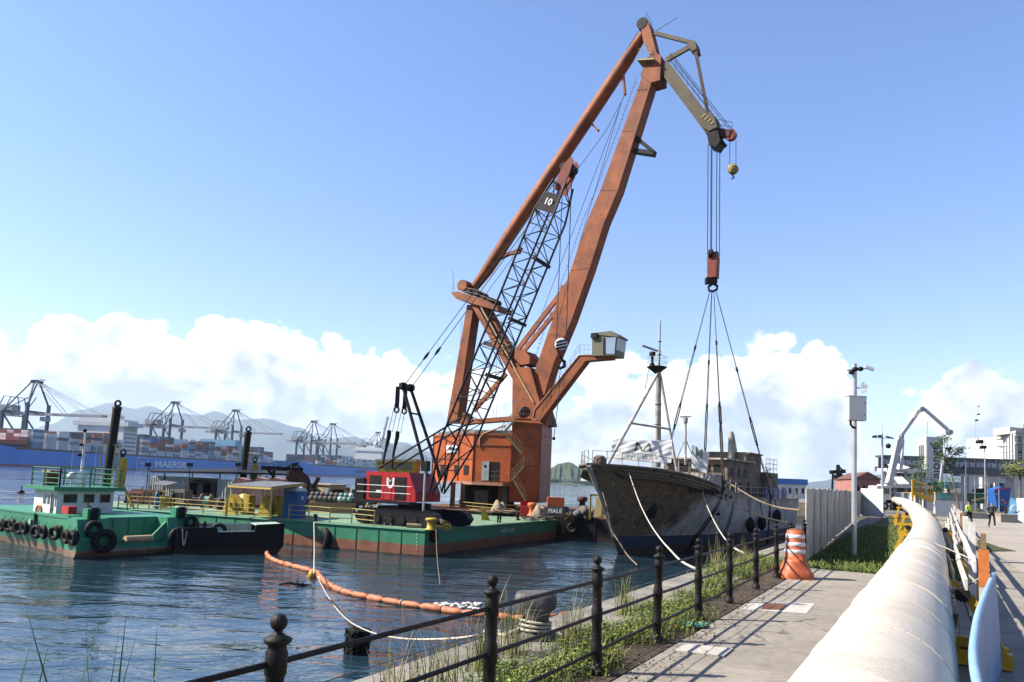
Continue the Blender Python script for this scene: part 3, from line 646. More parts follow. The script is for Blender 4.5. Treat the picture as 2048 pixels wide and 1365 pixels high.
blades('tall_grass', 'grass_b', 'tall thin green grass tufts at the quay edge', clumps(cl_t, .2), 700, .3, .8, .005, .6, 4)
blades('tall_grass', 'grass_a', 'long green grass blades in the lower left corner', lambda rr: V((rr.uniform(-1.9, -1.2), rr.uniform(2.4, 2.8), 3.47)), 60, 1.15, 1.5, .008, .35, 6)
def lawn(rr):
    s_ = WE+.1+30*rr.random()**1.7; return qp(s_, rr.uniform(.2, -3.5), 3.485)
blades('lawn_grass', 'grass_a', 'short grass of the plot beside the corrugated fence', lawn, 16000, .04, .16, .010, .8, 7)
blades('lawn_grass', 'grass_b', 'yellowish grass of the plot beside the corrugated fence', lawn, 9000, .04, .18, .009, .8, 8)
def leaves(name, m, lab, gen, n, r0, r1, seed):
    rr = random.Random(seed); vs = []; fs = []
    for i in range(n):
        p = gen(rr)+V((0, 0, abs(rr.gauss(0, .09)))); r = rr.uniform(r0, r1); a = V((rr.gauss(0, 1), rr.gauss(0, 1), rr.uniform(.0, .9))).normalized(); b_ = a.cross(V((rr.gauss(0, .3), rr.gauss(0, .3), 1))).normalized()
        o = len(vs); vs += [p, p+a*r*.5+b_*r*.32, p+a*r*1.1-V((0, 0, r*.2)), p+a*r*.5-b_*r*.32]; fs += [(o, o+1, o+2), (o, o+2, o+3)]
    return MB().add(vs, fs).build(name, m, label=lab, cat='weeds', kind='stuff')
mat('leaf_bright', (.24, .29, .06), .6, var=.3, scale=6); mat('leaf_dark', (.07, .13, .025), .6, var=.3, scale=6)
leaves('weed_leaves', 'leaf_bright', 'bright leafy weeds matted along the railing foot', clumps(cl_a, .24), 13000, .018, .05, 21)
leaves('weed_leaves', 'leaf_dark', 'dark leafy weeds matted along the railing foot', clumps(cl_a, .26), 9000, .018, .05, 22)
leaves('weed_litter', 'soil', 'brown dead leaves scattered on the soil by the railing', strip(-6, 8, -.7, .2), 1500, .02, .05, 23)
# ------------------------------------------------------------------ green barge, tug, workboat and deck things
RUST = (.12, .05, .03)
mat('barge_green', (.04, .23, .125), .55, var=.16, scale=1.2, rust=.12, rscale=1.6, streak=.45, scol=(.10, .11, .06), bands=(.25, [(.78, (.15, .062, .036), 1), (.12, (.03, .02, .016), 1)]), bump=.35, bscale=3)
mat('deck_green', (.17, .29, .18), .7, var=.2, scale=.8, rust=.3, rustcol=(.2, .13, .08), rscale=.9, dirt=.45, dcol=(.22, .23, .17))
mat('tug_green', (.045, .25, .14), .5, var=.12, scale=1.5, rust=.08, rscale=2.2, streak=.3, scol=(.06, .16, .09), bands=(.15, [(.42, (.20, .10, .07), .85), (.05, (.04, .05, .03), 1)]))
mat('green_paint', (.03, .22, .11), .5, var=.15, scale=3)
mat('white_paint', (.70, .71, .72), .5, var=.08, scale=2, rust=.04, rscale=3, streak=.15, scol=(.4, .33, .27))
mat('tyre', (.012, .012, .012), .65, var=.35, scale=8, dirt=.2, dcol=(.06, .06, .055), bump=.4, bscale=25)
mat('black_hull', (.006, .006, .007), .55, var=.4, scale=1.4, rust=.3, rustcol=(.035, .018, .012), bands=(.3, [(.3, (.02, .012, .008), 1)]))
mat('glass_dark', (.02, .025, .03), .08, var=.1, spec=.7)
mat('pale_green', (.34, .45, .38), .7, var=.15, scale=2, rust=.25, rscale=2)
mat('rail_yellow', (.5, .37, .10), .55, var=.15, scale=3, rust=.2, rustcol=(.25, .14, .06), rscale=3)
mat('machine_yellow', (.5, .35, .04), .5, var=.25, scale=2, rust=.25, rscale=2, dirt=.65, dcol=(.1, .08, .03))
mat('container_grey', (.30, .34, .35), .55, var=.12, scale=1.5, streak=.35, scol=(.16, .14, .12), rust=.1, rscale=2)
mat('dark_metal', (.02, .018, .017), .6, .2, var=.4, scale=2, rust=.3, rustcol=(.05, .022, .015))
mat('roof_tin', (.20, .19, .175), .5, .3, var=.2, scale=2, rust=.25, rscale=2)
mat('pink_steel', (.36, .20, .17), .7, var=.15, scale=1.5, rust=.15, rustcol=(.2, .09, .06))
mat('toilet_blue', (.02, .11, .33), .45, var=.08, scale=2)
mat('toilet_roof', (.62, .65, .68), .5, var=.05)
mat('beige', (.50, .37, .21), .7, var=.12, scale=1.5, rust=.1)
mat('red_brown', (.07, .025, .02), .7, var=.3, scale=3)
mat('hose_green', (.17, .32, .25), .6, var=.2, scale=3)
mat('comp_blue', (.04, .10, .34), .45, var=.08)
mat('orange_paint', (.55, .13, .035), .5, var=.15, scale=3, rust=.2, rscale=3)
mat('red_paint', (.45, .03, .025), .45, var=.12, scale=2, rust=.1, rscale=3)
mat('gas_blue', (.04, .14, .24), .4); mat('tarp_brown', (.3, .24, .16), .9, var=.3, scale=6); mat('net_grey', (.16, .15, .13), .9, var=.4, scale=7)
K0 = V((-5.4, 50.0, 0)); eL = V((-.93, .3676, 0)).normalized(); eR = V((.43, .903, 0)).normalized(); DZ = 1.8
def bq(l, r, z=DZ): p = K0+eL*l+eR*r; return V((p.x, p.y, z))
def dk(x, y, z=DZ): return gz(x, y, z)
BL, BW = 37.0, 23.4
t = thing('work_barge', 'green flat deck barge with a rust red waterline carrying the red crane', 'barge', bq(BL/2, BW/2, 0))
MB().prism([bq(0, 0, DZ-.02), bq(BL, 0, DZ-.02), bq(BL, BW, DZ-.02), bq(0, BW, DZ-.02)], (0, 0, -2.6)).build('hull', 'barge_green', t)
MB().prism([bq(.03, .03, DZ), bq(BL-.03, .03, DZ), bq(BL-.03, BW-.03, DZ), bq(.03, BW-.03, DZ)], (0, 0, -.016)).build('deck', 'deck_green', t)
for a, b_ in ((bq(-.04, -.04, DZ-.08), bq(BL, -.04, DZ-.08)), (bq(-.04, -.04, DZ-.08), bq(-.04, BW, DZ-.08))): MB().tube([a, b_], .05, 8).build('rub_rail', 'barge_green', t)
for i in range(1, 12): MB().beam(bq(i*1.75, -.02, DZ-.1), bq(i*1.75, -.02, .1), .05, .03).build('hull_rib', 'barge_green', t)
text3d('TBCENCUBJAI', .42, bq(-.05, 12.6, 1.22), eR, (0, 0, 1), 'white_paint', t, depth=.004)
for i, ch in enumerate('86420'): text3d(ch, .16, bq(.55, -.035, 1.45-.24*i), -eL, (0, 0, 1), 'white_paint', t, name='draught_mark', depth=.004)
def railing(name, lab, pts, h=1.0, parent=None, m='rail_yellow', hs=(1.0, .66, .33), r=.028):
    t = parent or thing(name, lab, 'railing', pts[0])
    for p in pts: MB().beam(p, p+V((0, 0, h)), .07, .07).build('rail_post', m, t)
    for a, b_ in zip(pts, pts[1:]):
        for f in hs: MB().tube([a+V((0, 0, h*f)), b_+V((0, 0, h*f))], r, 6).build('bar', m, t)
    return t
railing('deck_railing', 'yellow deck railing on the left part of the green barge', [dk(x, y) for x, y in ((236, 1016), (254, 1017), (275, 1018), (298, 1019), (321, 1021), (344, 1022), (373, 1025), (406, 1027), (451, 1031), (474, 1032), (508, 1034), (540, 1037))], .95)
railing('deck_railing', 'yellow deck railing right of the blue toilet on the green barge', [dk(x, y) for x, y in ((577, 1039), (617, 1041.5), (659, 1045.5), (703, 1047), (748, 1052))], 1.02)
railing('deck_railing', 'yellow deck railing behind the tracks of the red crane', [dk(x, y) for x, y in ((905, 1021), (945, 1026), (994, 1031), (1033, 1031))], 1.0)
railing('deck_railing', 'small yellow handrail in front of the red crane tracks', [dk(x, y) for x, y in ((813, 1040), (823, 1040))], 1.35)
# ---- tug
tC = V((-23.5, 41.6, 0)); tb = V((-.79, .613, 0)).normalized(); ta = V((.51, .86, 0)).normalized()
def tq(s, w, z): p = tC+tb*s+ta*w; return V((p.x, p.y, z))      # s towards the stern, w across
tug = thing('pusher_tug', 'green pusher tug with a white wheelhouse moored at the barge', 'tug boat', tq(6, 3.4, 0))
TW = 7.2
hb_ = MB()
top_ = [tq(1.3, .0, 2.12), tq(17, -.2, 2.0), tq(17, TW, 2.0), tq(1.3, TW, 2.12)]; bot_ = [tq(1.5, .35, -.6), tq(17, .4, -.6), tq(17, TW-.4, -.6), tq(1.5, TW-.35, -.6)]
mid_ = [tq(1.3, .05, .95), tq(17, -.1, .95), tq(17, TW, .95), tq(1.3, TW-.05, .95)]
hb_.add(top_+mid_+bot_, [(0, 1, 2, 3), (8, 11, 10, 9)]+[(i+4*k, i+4+4*k, (i+1) % 4+4+4*k, (i+1) % 4+4*k) for i in range(4) for k in (0, 1)])
hb_.build('hull', 'tug_green', tug)
for w0, w1 in ((-.05, 1.75), (TW-1.75, TW+.05)):
    b = MB(); wi = w1-.1 if w0 < 1 else w0+.1; wo = w0 if w0 < 1 else w1
    b.prism([tq(1.4, wo, -.5), tq(1.4, wo, 2.14), tq(.1, wo, 2.14), tq(-.25, wo, 1.0), tq(-.1, wo, .3), tq(.5, wo, -.5)], ta*((w1-w0)*(1 if w0 < 1 else -1)))
    kn_ = b.build('push_knee', 'tug_green', tug)
    MB().ob(tq(.35, (w0+w1)/2, 2.42), tb*.32, ta*.38, (0, 0, .3)).build('knee_post', 'green_paint', kn_)
    MB().tube([tq(-.02, (w0+w1)/2, 2.1), tq(-.02, (w0+w1)/2, 2.78)], .2, 10).build('fender_block', 'black_rubber', kn_)
MB().prism([tq(1.4, 1.7, -.4), tq(1.4, 1.7, 1.0), tq(.35, 1.7, .85), tq(-.1, 1.7, .3), tq(.4, 1.7, -.4)], ta*(TW-3.4)).build('bow_step', 'tug_green', tug)
for sg, w0 in ((1, 1.7), (-1, TW-1.7)):
    MB().prism([tq(.15, w0, 1.95), tq(.15, w0, .7), tq(.15, w0+sg*1.15, .7), tq(.15, w0+sg*.95, 1.05)], tb*.12).build('cheek_plate', 'tug_green', tug)
MB().tube([tq(-.06, 2.75, .95), tq(-.06, TW-2.75, .95)], .19, 14).build('bow_roller', 'beige', tug)
for w in (2.6, 3.6, 4.6): MB().beam(tq(1.28, w, 2.05), tq(1.28, w, 1.0), .07, .05).build('bulkhead_rib', 'green_paint', tug)
MB().prism([tq(1.22, -.03, 2.2), tq(17, -.24, 2.08), tq(17, -.12, 2.08), tq(1.22, .1, 2.2)], (0, 0, -.1)).build('gunwale', 'tug_green', tug)
MB().ob(tq(5.6, -.12, 1.65), tb*.09, ta*.05, (.0, 0, .5)).build('gangway_slot', 'black_steel', tug)
MB().ob(tq(2.2, -.06, 1.55), tb*.16, ta*.04, (0, 0, .13)).build('fairlead', 'rust_plate', tug)
MB().ob(tq(6.3, -.1, 1.62), tb*.16, ta*.04, (0, 0, .13)).build('fairlead', 'pale_green', tug)
# wheelhouse
wc = at(115, 985, 46.2); wc.z = 0
def wq(s, w, z): p = wc+tb*s+ta*w; return V((p.x, p.y, z))
WS, WW, WZ = 3.4, 3.6, 3.5
MB().prism([wq(0, 0, 1.5), wq(WS, 0, 1.5), wq(WS, WW, 1.5), wq(0, WW, 1.5)][::-1], (0, 0, WZ-1.5)).build('wheelhouse', 'white_paint', tug)
wh = [o for o in tug.children if o.name.startswith('wheelhouse')][0]
for w0, w1 in ((.35, 1.25), (1.6, 2.35), (2.65, 3.4)):
    f_ = MB()
    for a, b_ in (((w0, 2.72), (w1, 2.72)), ((w1, 2.72), (w1, 3.3)), ((w1, 3.3), (w0, 3.3)), ((w0, 3.3), (w0, 2.72))): f_.beam(wq(-.03, a[0], a[1]), wq(-.03, b_[0], b_[1]), .05, .05)
    wn = f_.build('window', 'white_paint', wh)
    MB().prism([wq(-.012, w0, 2.72), wq(-.012, w1, 2.72), wq(-.012, w1, 3.3), wq(-.012, w0, 3.3)], tb*.01).build('pane', 'glass_dark', wn)
for w0, w1 in ((.3, 1.1), (2.6, 3.3)): MB().prism([wq(-.02, w0, 2.3), wq(-.02, w1, 2.3), wq(-.02, w1, 2.47), wq(-.02, w0, 2.47)], tb*.015).build('vent', 'galv', wh)
for s0, s1, z0, z1, m_ in ((.3, .75, 1.55, 3.2, 'glass_dark'), (.95, 1.35, 2.6, 3.2, 'glass_dark'), (1.5, 2.0, 2.6, 3.2, 'glass_dark'), (-.0, .22, 2.5, 3.2, 'glass_dark')):
    if s0 >= 0: MB().prism([wq(s0+.05, -.012, z0), wq(s1, -.012, z0), wq(s1, -.012, z1), wq(s0+.05, -.012, z1)], ta*.01).build('door_opening' if z0 < 2 else 'window', m_, wh)
MB().ob(wq(.8, -.03, 2.4), tb*.05, ta*.02, (0, 0, .9)).build('door_frame', 'white_paint', wh)
MB().prism([wq(-.45, -.4, WZ+.0), wq(WS+.7, -.4, WZ-.02), wq(WS+.4, WW+.45, WZ), wq(-.45, WW+.45, WZ)][::-1], (0, 0, .22)).build('wheelhouse_roof', 'green_paint', tug)
rp = [wq(-.2, .0, WZ+.22), wq(1.6, -.2, WZ+.22), wq(3.5, -.2, WZ+.22), wq(3.5, 1.8, WZ+.22), wq(3.4, WW+.2, WZ+.22), wq(1.6, WW+.25, WZ+.22), wq(-.2, WW+.25, WZ+.22), wq(-.25, 1.85, WZ+.22), wq(-.2, 0, WZ+.22)]
railing('', '', rp, 1.15, parent=tug, m='green_paint', hs=(1, .72, .45, .18), r=.025)
ms = wq(1.2, 1.9, WZ+.2)
one('mast', 'white_paint', tug, lambda b: (b.box(ms.x-.2, ms.y-.2, ms.z, ms.x+.2, ms.y+.2, ms.z+1.0), b.tube([ms+V((0, 0, 1)), ms+V((0, 0, 3.55))], [.1, .06], 8), b.beam(ms+V((-.35, 0, 2.0)), ms+V((.2, 0, 2.0)), .05, .05)))
for dx, dz in ((0, 3.62), (-.15, 2.7), (-.2, 2.05)): MB().lathe([(.06, -.1), (.12, -.08), (.12, .08), (.06, .1)], ms+V((dx, -.1, dz)), 8).build('mast_light', 'black_steel', tug)
for dx, dy in ((-.7, 0), (.7, .2), (1.5, -.3), (2.1, .4)): MB().tube([ms+V((dx, dy, 0)), ms+V((dx, dy, 2.6+dx*.2))], .012, 4).build('antenna', 'white_paint', tug)
sl = wq(.3, .9, WZ+.22); one('searchlight', 'white_paint', tug, lambda b: (b.tube([sl, sl+V((0, 0, .55))], .05, 6), b.lathe([(.1, -.22), (.2, -.18), (.22, .16), (.16, .2)], sl+V((0, 0, .7)), 12, (.9, -.4, .1))))
for s_, w_ in ((2.6, .5), (3.1, 1.0)): MB().tube([wq(s_, w_, WZ+.22), wq(s_, w_, WZ+1.05)], .24, 10).build('exhaust_drum', 'rust_plate', tug)
MB().ob(wq(2.8, .7, WZ+1.12), tb*.7, ta*.4, (0, 0, .07)).build('canvas_bundle', 'tarp_brown', tug)
MB().torus(wq(2.35, -.06, 2.15), ta, .3, .07, 18, 7).build('life_ring', 'orange_paint', label='orange and white life ring on the tug wheelhouse wall', cat='life ring')
MB().ob(tq(3.4, .9, 2.45), tb*.45, ta*.25, (0, 0, .22)).build('red_chest', 'red_paint', label='red chest on the tug foredeck below the wheelhouse', cat='chest')
# ---- people sitting on the tug foredeck / barge: small figures made as one skinned body each
PM = [mat('skin', (.33, .19, .13), .6), mat('hair', (.015, .012, .01), .7), mat('navy_cloth', (.02, .035, .09), .9), mat('dark_cloth', (.02, .02, .023), .9), mat('khaki_cloth', (.05, .065, .05), .9, var=.3), mat('vest', (.48, .62, .12), .8), mat('white_shoe', (.6, .6, .6), .7)]
def person(name, lab, loc, rz, pose, cols, sc=1.0, extra=None):
    # pose: joint -> local position (x right, y forward, z up), radii fixed; cols(part) -> material index
    J = pose; me = bpy.data.meshes.new(name); names = list(J); idx = {n: i for i, n in enumerate(names)}
    E = [('pelvis', 'belly'), ('belly', 'chest'), ('chest', 'neck'), ('neck', 'head'), ('head', 'crown')]
    for sd in 'lr': E += [('chest', sd+'sho'), (sd+'sho', sd+'elb'), (sd+'elb', sd+'wri'), (sd+'wri', sd+'hand'), ('pelvis', sd+'hip'), (sd+'hip', sd+'kne'), (sd+'kne', sd+'ank'), (sd+'ank', sd+'toe')]
    me.from_pydata([J[n] for n in names], [(idx[a], idx[b]) for a, b in E], []); o = bpy.data.objects.new('tmp_p', me); C.objects.link(o)
    md = o.modifiers.new('s', 'SKIN'); R = dict(pelvis=(.15, .11), belly=(.14, .10), chest=(.155, .11), neck=(.055, .055), head=(.085, .10), crown=(.06, .075))
    R2 = dict(sho=(.065, .065), elb=(.048, .048), wri=(.033, .033), hand=(.036, .022), hip=(.085, .09), kne=(.062, .065), ank=(.045, .05), toe=(.042, .03))
    for i, n in enumerate(names):
        me.skin_vertices[0].data[i].radius = R[n] if n in R else R2[n[1:]]
        me.skin_vertices[0].data[i].use_root = n == 'pelvis'
    sb = o.modifiers.new('u', 'SUBSURF'); sb.levels = 1; sb.render_levels = 1
    m2 = bpy.data.meshes.new_from_object(o.evaluated_get(bpy.context.evaluated_depsgraph_get())); bpy.data.objects.remove(o)
    m2.materials.clear()
    for m_ in PM: m2.materials.append(m_)
    segs = [(V(J[a]), V(J[b]), a, b) for a, b in E]
    for f in m2.polygons:
        c = f.center; best = None
        for a, b, na, nb in segs:
            d = b-a; tt = max(0, min(1, (c-a).dot(d)/d.length_squared)); dist = (c-a-d*tt).length
            if best is None or dist < best[0]: best = (dist, na, nb, tt)
        f.material_index = cols(best[1], best[2], best[3], c); f.use_smooth = True
    ob = bpy.data.objects.new(name, m2); C.objects.link(ob); ob.location = loc; ob.rotation_euler = (0, 0, rz); ob.scale = (sc,)*3
    tag(ob, lab, 'person'); return ob
def dress(top, legs, shoe, slv=True, head_y=.02):
    def f(a, b, t, c):
        if b == 'crown' or (b == 'head' and t > .9): return 1 if (c.z > 1e9 or b == 'crown' and t > .35) else 0
        if b in ('head', 'neck'): return 0 if (b == 'head' or t > .7) else top
        if 'toe' in b: return shoe
        if 'hand' in b or 'wri' in b and t > (.9 if slv else .05): return 0
        if 'wri' in b: return top if slv else 0
        if 'hip' in b or 'kne' in b or 'ank' in b: return legs
        return legs if (b == 'belly' and t < .25) else top
    return f
sit = dict(pelvis=(0, 0, .5), belly=(0, .05, .7), chest=(0, .14, .92), neck=(0, .2, 1.08), head=(0, .25, 1.16), crown=(0, .26, 1.27), lsho=(-.19, .14, .97), rsho=(.19, .14, .97), lelb=(-.24, .25, .72), relb=(.24, .25, .72), lwri=(-.12, .45, .68), rwri=(.12, .45, .68), lhand=(-.06, .52, .7), rhand=(.06, .52, .7), lhip=(-.1, .03, .47), rhip=(.1, .03, .47), lkne=(-.13, .45, .5), rkne=(.13, .45, .5), lank=(-.13, .47, .08), rank=(.13, .47, .08), ltoe=(-.13, .62, .04), rtoe=(.13, .62, .04))
person('person', 'person in dark blue clothes sitting hunched on the tug foredeck', tq(2.3, 1.7, 1.72), 2.6, sit, dress(2, 3, 3))
person('person', 'person sitting on the barge edge left of the yellow railing post', bq(31, 1.2, DZ-.1), 1.2, sit, dress(3, 2, 3))
person('person', 'person in dark clothes sitting right of another by the barge railing', bq(28.6, 1.6, DZ-.1), -1.5, sit, dress(3, 3, 3))
# ---- tyres on the tug
ty0 = None; i = 0
def tyre_at(p, ax, R, r, lab, grp, nm='tyre_fender', chain=None):
    global ty0
    t = thing(nm, lab, 'tyre', p, grp)
    MB().torus(p, ax, R-r, r, 24, 10, .95).build('casing', 'tyre', t)
    MB().torus(p, ax, R-.8*r, r*.93, 24, 8, 1.15).build('tread', 'tyre', t)
    if chain: MB().tube([p+V((0, 0, R*.7)), chain], .018, 5).build('chain', 'black_steel', t)
    return t
for k, x in enumerate((4, 18, 26, 39, 50, 74, 88, 110, 133, 162, 181)):
    s_ = None
    for j in range(400):
        q = tq(j*.04, -.22, 1.2); d = q-CAMP; pxl = CX+F*d.dot(rt)/d.dot(fwd)
        if s_ is None or abs(pxl-x) < s_[0]: s_ = (abs(pxl-x), j*.04)
    q = tq(s_[1], -.24, 1.12+(k*7 % 5)*.03); ax = (ta+tb*(.25 if k % 2 else -.15)+V((0, 0, .1))).normalized()
    tyre_at(q, ax, .40, .125, '%s black tyre fender from the tug stern end along its lit side' % 'first second third fourth fifth sixth seventh eighth ninth tenth eleventh'.split()[k], 'tyre fenders along the tug side', chain=tq(s_[1], -.08, 1.75))
tyre_at(tq(-.42, .7, 1.62), tb, .48, .15, 'black tyre fender on the push knee nearest the camera, upper one', None)
tyre_at(tq(-.45, 1.35, .95), tb, .66, .19, 'large black tyre fender low on the near push knee of the tug', None)
tyre_at(tq(-.42, TW-.4, 1.85), tb, .44, .14, 'black tyre fender on the far push knee beside the workboat', None)
tyre_at(tq(-.45, TW-1.2, .95), tb, .62, .19, 'large black tyre fender low on the far push knee of the tug', None)
# ---- black workboat
wb0, wb1 = at(372, 1090, 46.3), at(560, 1090, 49.0); wb0.z = wb1.z = 0; wd = (wb1-wb0).normalized(); wn_ = V((-wd.y, wd.x, 0)); WLn = (wb1-wb0).length
def kq(s, w, z): p = wb0+wd*s+wn_*w; return V((p.x, p.y, z))
wbt = thing('work_boat', 'low black steel workboat lying between the tug and the green barge', 'work boat', kq(3, 1, 0))
for (w0, w1) in ((-.3, -.18), (2.1, 2.22)):
    MB().prism([kq(-.6, w0, -.5), kq(WLn-.5, w0, -.5), kq(WLn+.15, w0, .5), kq(WLn+.15, w0, 1.9), kq(WLn-1.6, w0, 1.8), kq(WLn-1.7, w0, 1.35), kq(1.75, w0, 1.30), kq(1.65, w0, 1.62), kq(-.6, w0, 1.55)], wn_*(w1-w0)).build('hull_side', 'black_hull', wbt)
MB().prism([kq(WLn+.14, -.29, 1.88), kq(WLn+.14, -.29, .4), kq(WLn+.14, 2.2, .4), kq(WLn+.14, 2.2, 1.88)], wd*-.12).build('bow_plate', 'black_hull', wbt)
MB().prism([kq(-.58, -.29, 1.5), kq(-.58, -.29, -.5), kq(-.58, 2.2, -.5), kq(-.58, 2.2, 1.5)], wd*.1).build('stern_plate', 'black_hull', wbt)
MB().prism([kq(-.5, -.2, .75), kq(WLn+.05, -.2, .8), kq(WLn+.05, 2.15, .8), kq(-.5, 2.15, .75)], (0, 0, -.1)).build('deck', 'pale_green', wbt)
MB().prism([kq(.2, 2.0, .8), kq(WLn-1.5, 2.0, .8), kq(WLn-1.5, 2.0, 1.75), kq(.2, 2.0, 1.7)], wn_*.08).build('inner_bulwark', 'pale_green', wbt)
MB().tube([kq(1.7, -.24, 1.34), kq(WLn-1.65, -.24, 1.39)], .04, 6).build('gunwale_strip', 'galv', wbt)
for s_ in (2.9, 4.6): MB().ob(kq(s_, 1.93, 1.35), wd*.14, wn_*.05, (0, 0, .2)).build('hatch', 'beige', wbt)
MB().torus(kq(1.9, .6, 1.35), wn_+wd*.4, .38, .13, 18, 8).build('spare_tyre', 'tyre', label='small black tyre lying in the black workboat', cat='tyre')
MB().lathe([(.2, 0), (.2, .5), (.1, .55), (.1, .62)], kq(5.1, 1.2, .8), 10).build('yellow_can', 'buoy_yellow', label='yellow can standing near the workboat bow', cat='can')
MB().tube(sag(kq(-.3, -.35, 1.5), kq(-.05, -.36, 1.4), .9, 10), .035, 6).build('rope_loop', 'rope_white', label='pale rope loop hanging from the black workboat stern', cat='rope')
one('bitts', 'black_steel', wbt, lambda b: (b.tube([kq(.6, .2, 1.5), kq(.6, .2, 1.95)], .09, 8), b.tube([kq(1.0, .2, 1.5), kq(1.0, .2, 1.95)], .09, 8), b.beam(kq(.45, .2, 1.75), kq(1.15, .2, 1.75), .07, .07)))
MB().prism([kq(-.55, -.2, 1.52), kq(1.6, -.2, 1.56), kq(1.6, 2.1, 1.56), kq(-.55, 2.1, 1.52)], (0, 0, -.08)).build('foredeck', 'black_hull', wbt)
MB().prism([kq(WLn-1.55, -.2, 1.78), kq(WLn+.03, -.2, 1.85), kq(WLn+.03, 2.1, 1.85), kq(WLn-1.55, 2.1, 1.78)], (0, 0, -.06)).build('bow_deck', 'pale_green', wbt)
# ---- barge tyres
tyre_at(onp(648, 1079, bq(0, -.35, 1), eR)+V((0, 0, .0)), (eR-eL*.55).normalized(), .88, .26, 'huge black earthmover tyre hung on the lit side of the green barge', None)
tyre_at(onp(868, 1074, bq(-.2, 0, 1), eL), eL, .40, .13, 'small black tyre on the shaded barge side by the corner', None)
# ---- deck things
tl = dk(588, 1036); a_, b_ = eR, eL
t = thing('portable_toilet', 'blue portable toilet with a pale rounded roof on the barge deck', 'portable toilet', tl)
def tbx(l, r, z): return tl+eL*l+eR*r+V((0, 0, z))
MB().prism([tbx(-.55, -.55, 0), tbx(.6, -.55, 0), tbx(.6, .6, 0), tbx(-.55, .6, 0)][::-1], (0, 0, 2.0)).build('cabin', 'toilet_blue', t)
b = MB(); arc = [(-.58+1.16*i/8, 2.0+.34*sin(pi*i/8)) for i in range(9)]; b.prism([tbx(-.6, r_, z_) for r_, z_ in arc], eL*1.24); b.build('roof', 'toilet_roof', t)
MB().prism([tbx(-.565, -.38, .12), tbx(-.565, .42, .12), tbx(-.565, .42, 1.95), tbx(-.565, .02, 2.1), tbx(-.565, -.38, 1.95)], eL*-.02).build('door', 'toilet_blue', t)
MB().ob(tbx(-.6, .05, 1.5), eR*.09, eL*.01, (0, 0, .12)).build('door_sign', 'white_band', t)
for z in (.5, 1.0, 1.5): MB().ob(tbx(.02, -.56, z), eL*.5, eR*.015, (0, 0, .02)).build('wall_rib', 'toilet_blue', t)
# containers with a dark lean-to roof
def container(px, py, Y, L, Wd, H, m, lab, door=True, nm='site_container'):
    p = at(px, py, Y); p.z = DZ; t = thing(nm, lab, 'container', p)
    P = lambda l, r, z: p+eL*l+eR*r+V((0, 0, z))
    MB().prism([P(.05, .05, 0), P(L-.05, .05, 0), P(L-.05, Wd-.05, 0), P(.05, Wd-.05, 0)][::-1], (0, 0, H)).build('box', m, t)
    for l in (0.06, L-.06): MB().beam(P(l, .02, 0), P(l, .02, H+.02), .12, .12).build('corner_post', m, t)
    n = int(L/.28)
    for i in range(1, n): MB().ob(P(i*L/n, .02, H/2), eL*(.5*L/n*.5), eR*.04, (0, 0, H/2-.1)).build('corrugation', m, t)
    if door:
        MB().ob(P(.02, Wd*.18, 1.0), eR*.42, eL*.03, (0, 0, 1.0)).build('doorway', 'dark_metal', t)
        w_ = MB().ob(P(.02, Wd*.62, 1.5), eR*.42, eL*.03, (0, 0, .4)).build('window', 'glass_dark', t)
        for j in range(4): MB().ob(P(-.02, Wd*.62-.32+j*.21, 1.5), eR*.012, eL*.012, (0, 0, .4)).build('window_bar', 'dark_metal', w_)
        MB().prism([P(0, .1, 2.25), P(0, Wd*.55, 2.25), P(-.75, Wd*.55, 2.0), P(-.75, .1, 2.0)], (0, 0, .04)).build('awning', 'roof_tin', t)
    return t, P
container(374, 1000, 70, 4.9, 3.6, 2.45, 'container_grey', 'grey corrugated site container with an open door and a tin awning')
container(466, 1000, 69, 1.9, 3.0, 2.4, 'container_grey', 'narrow grey corrugated container behind the yellow winches', door=False)
t = thing('lean_to_roof', 'long dark lean-to roof over the grey containers on the barge', 'roof', at(420, 947, 71))
MB().prism([at(300, 945, 70), at(470, 947, 69), at(612, 952, 72), at(600, 946, 78), at(460, 939, 76), at(312, 942, 75)], (0, 0, .12)).build('roof_sheet', 'dark_metal', t)
for x, Y in ((330, 71), (385, 70.5), (440, 70), (520, 70.5), (590, 72)):
    p = at(x, 949, Y); MB().beam(V((p.x, p.y, DZ)), p+V((0, 0, .1)), .08, .08).build('post', 'dark_metal', t)
for x, Y, lab in ((291, 68, 'black floodlight on a thin pole at the left container end'), (375, 68, 'pair of pale floodlights on a pole above the grey container'), (472, 68, 'black floodlight on a pole left of the second spud'), (586, 67, 'black square floodlight on a pole above the toilet')):
    p = at(x, 1000, Y); p.z = DZ; tp_ = at(x+3, 930, Y); t = thing('floodlight', lab, 'floodlight', p)
    MB().tube([p, V((p.x, p.y, tp_.z-.2))], .04, 6).build('pole', 'dark_metal', t)
    MB().beam(V((p.x-.25, p.y-.05, tp_.z)), V((p.x+.25, p.y-.05, tp_.z)), .12, .34).build('lamp_head', 'black_steel', t)
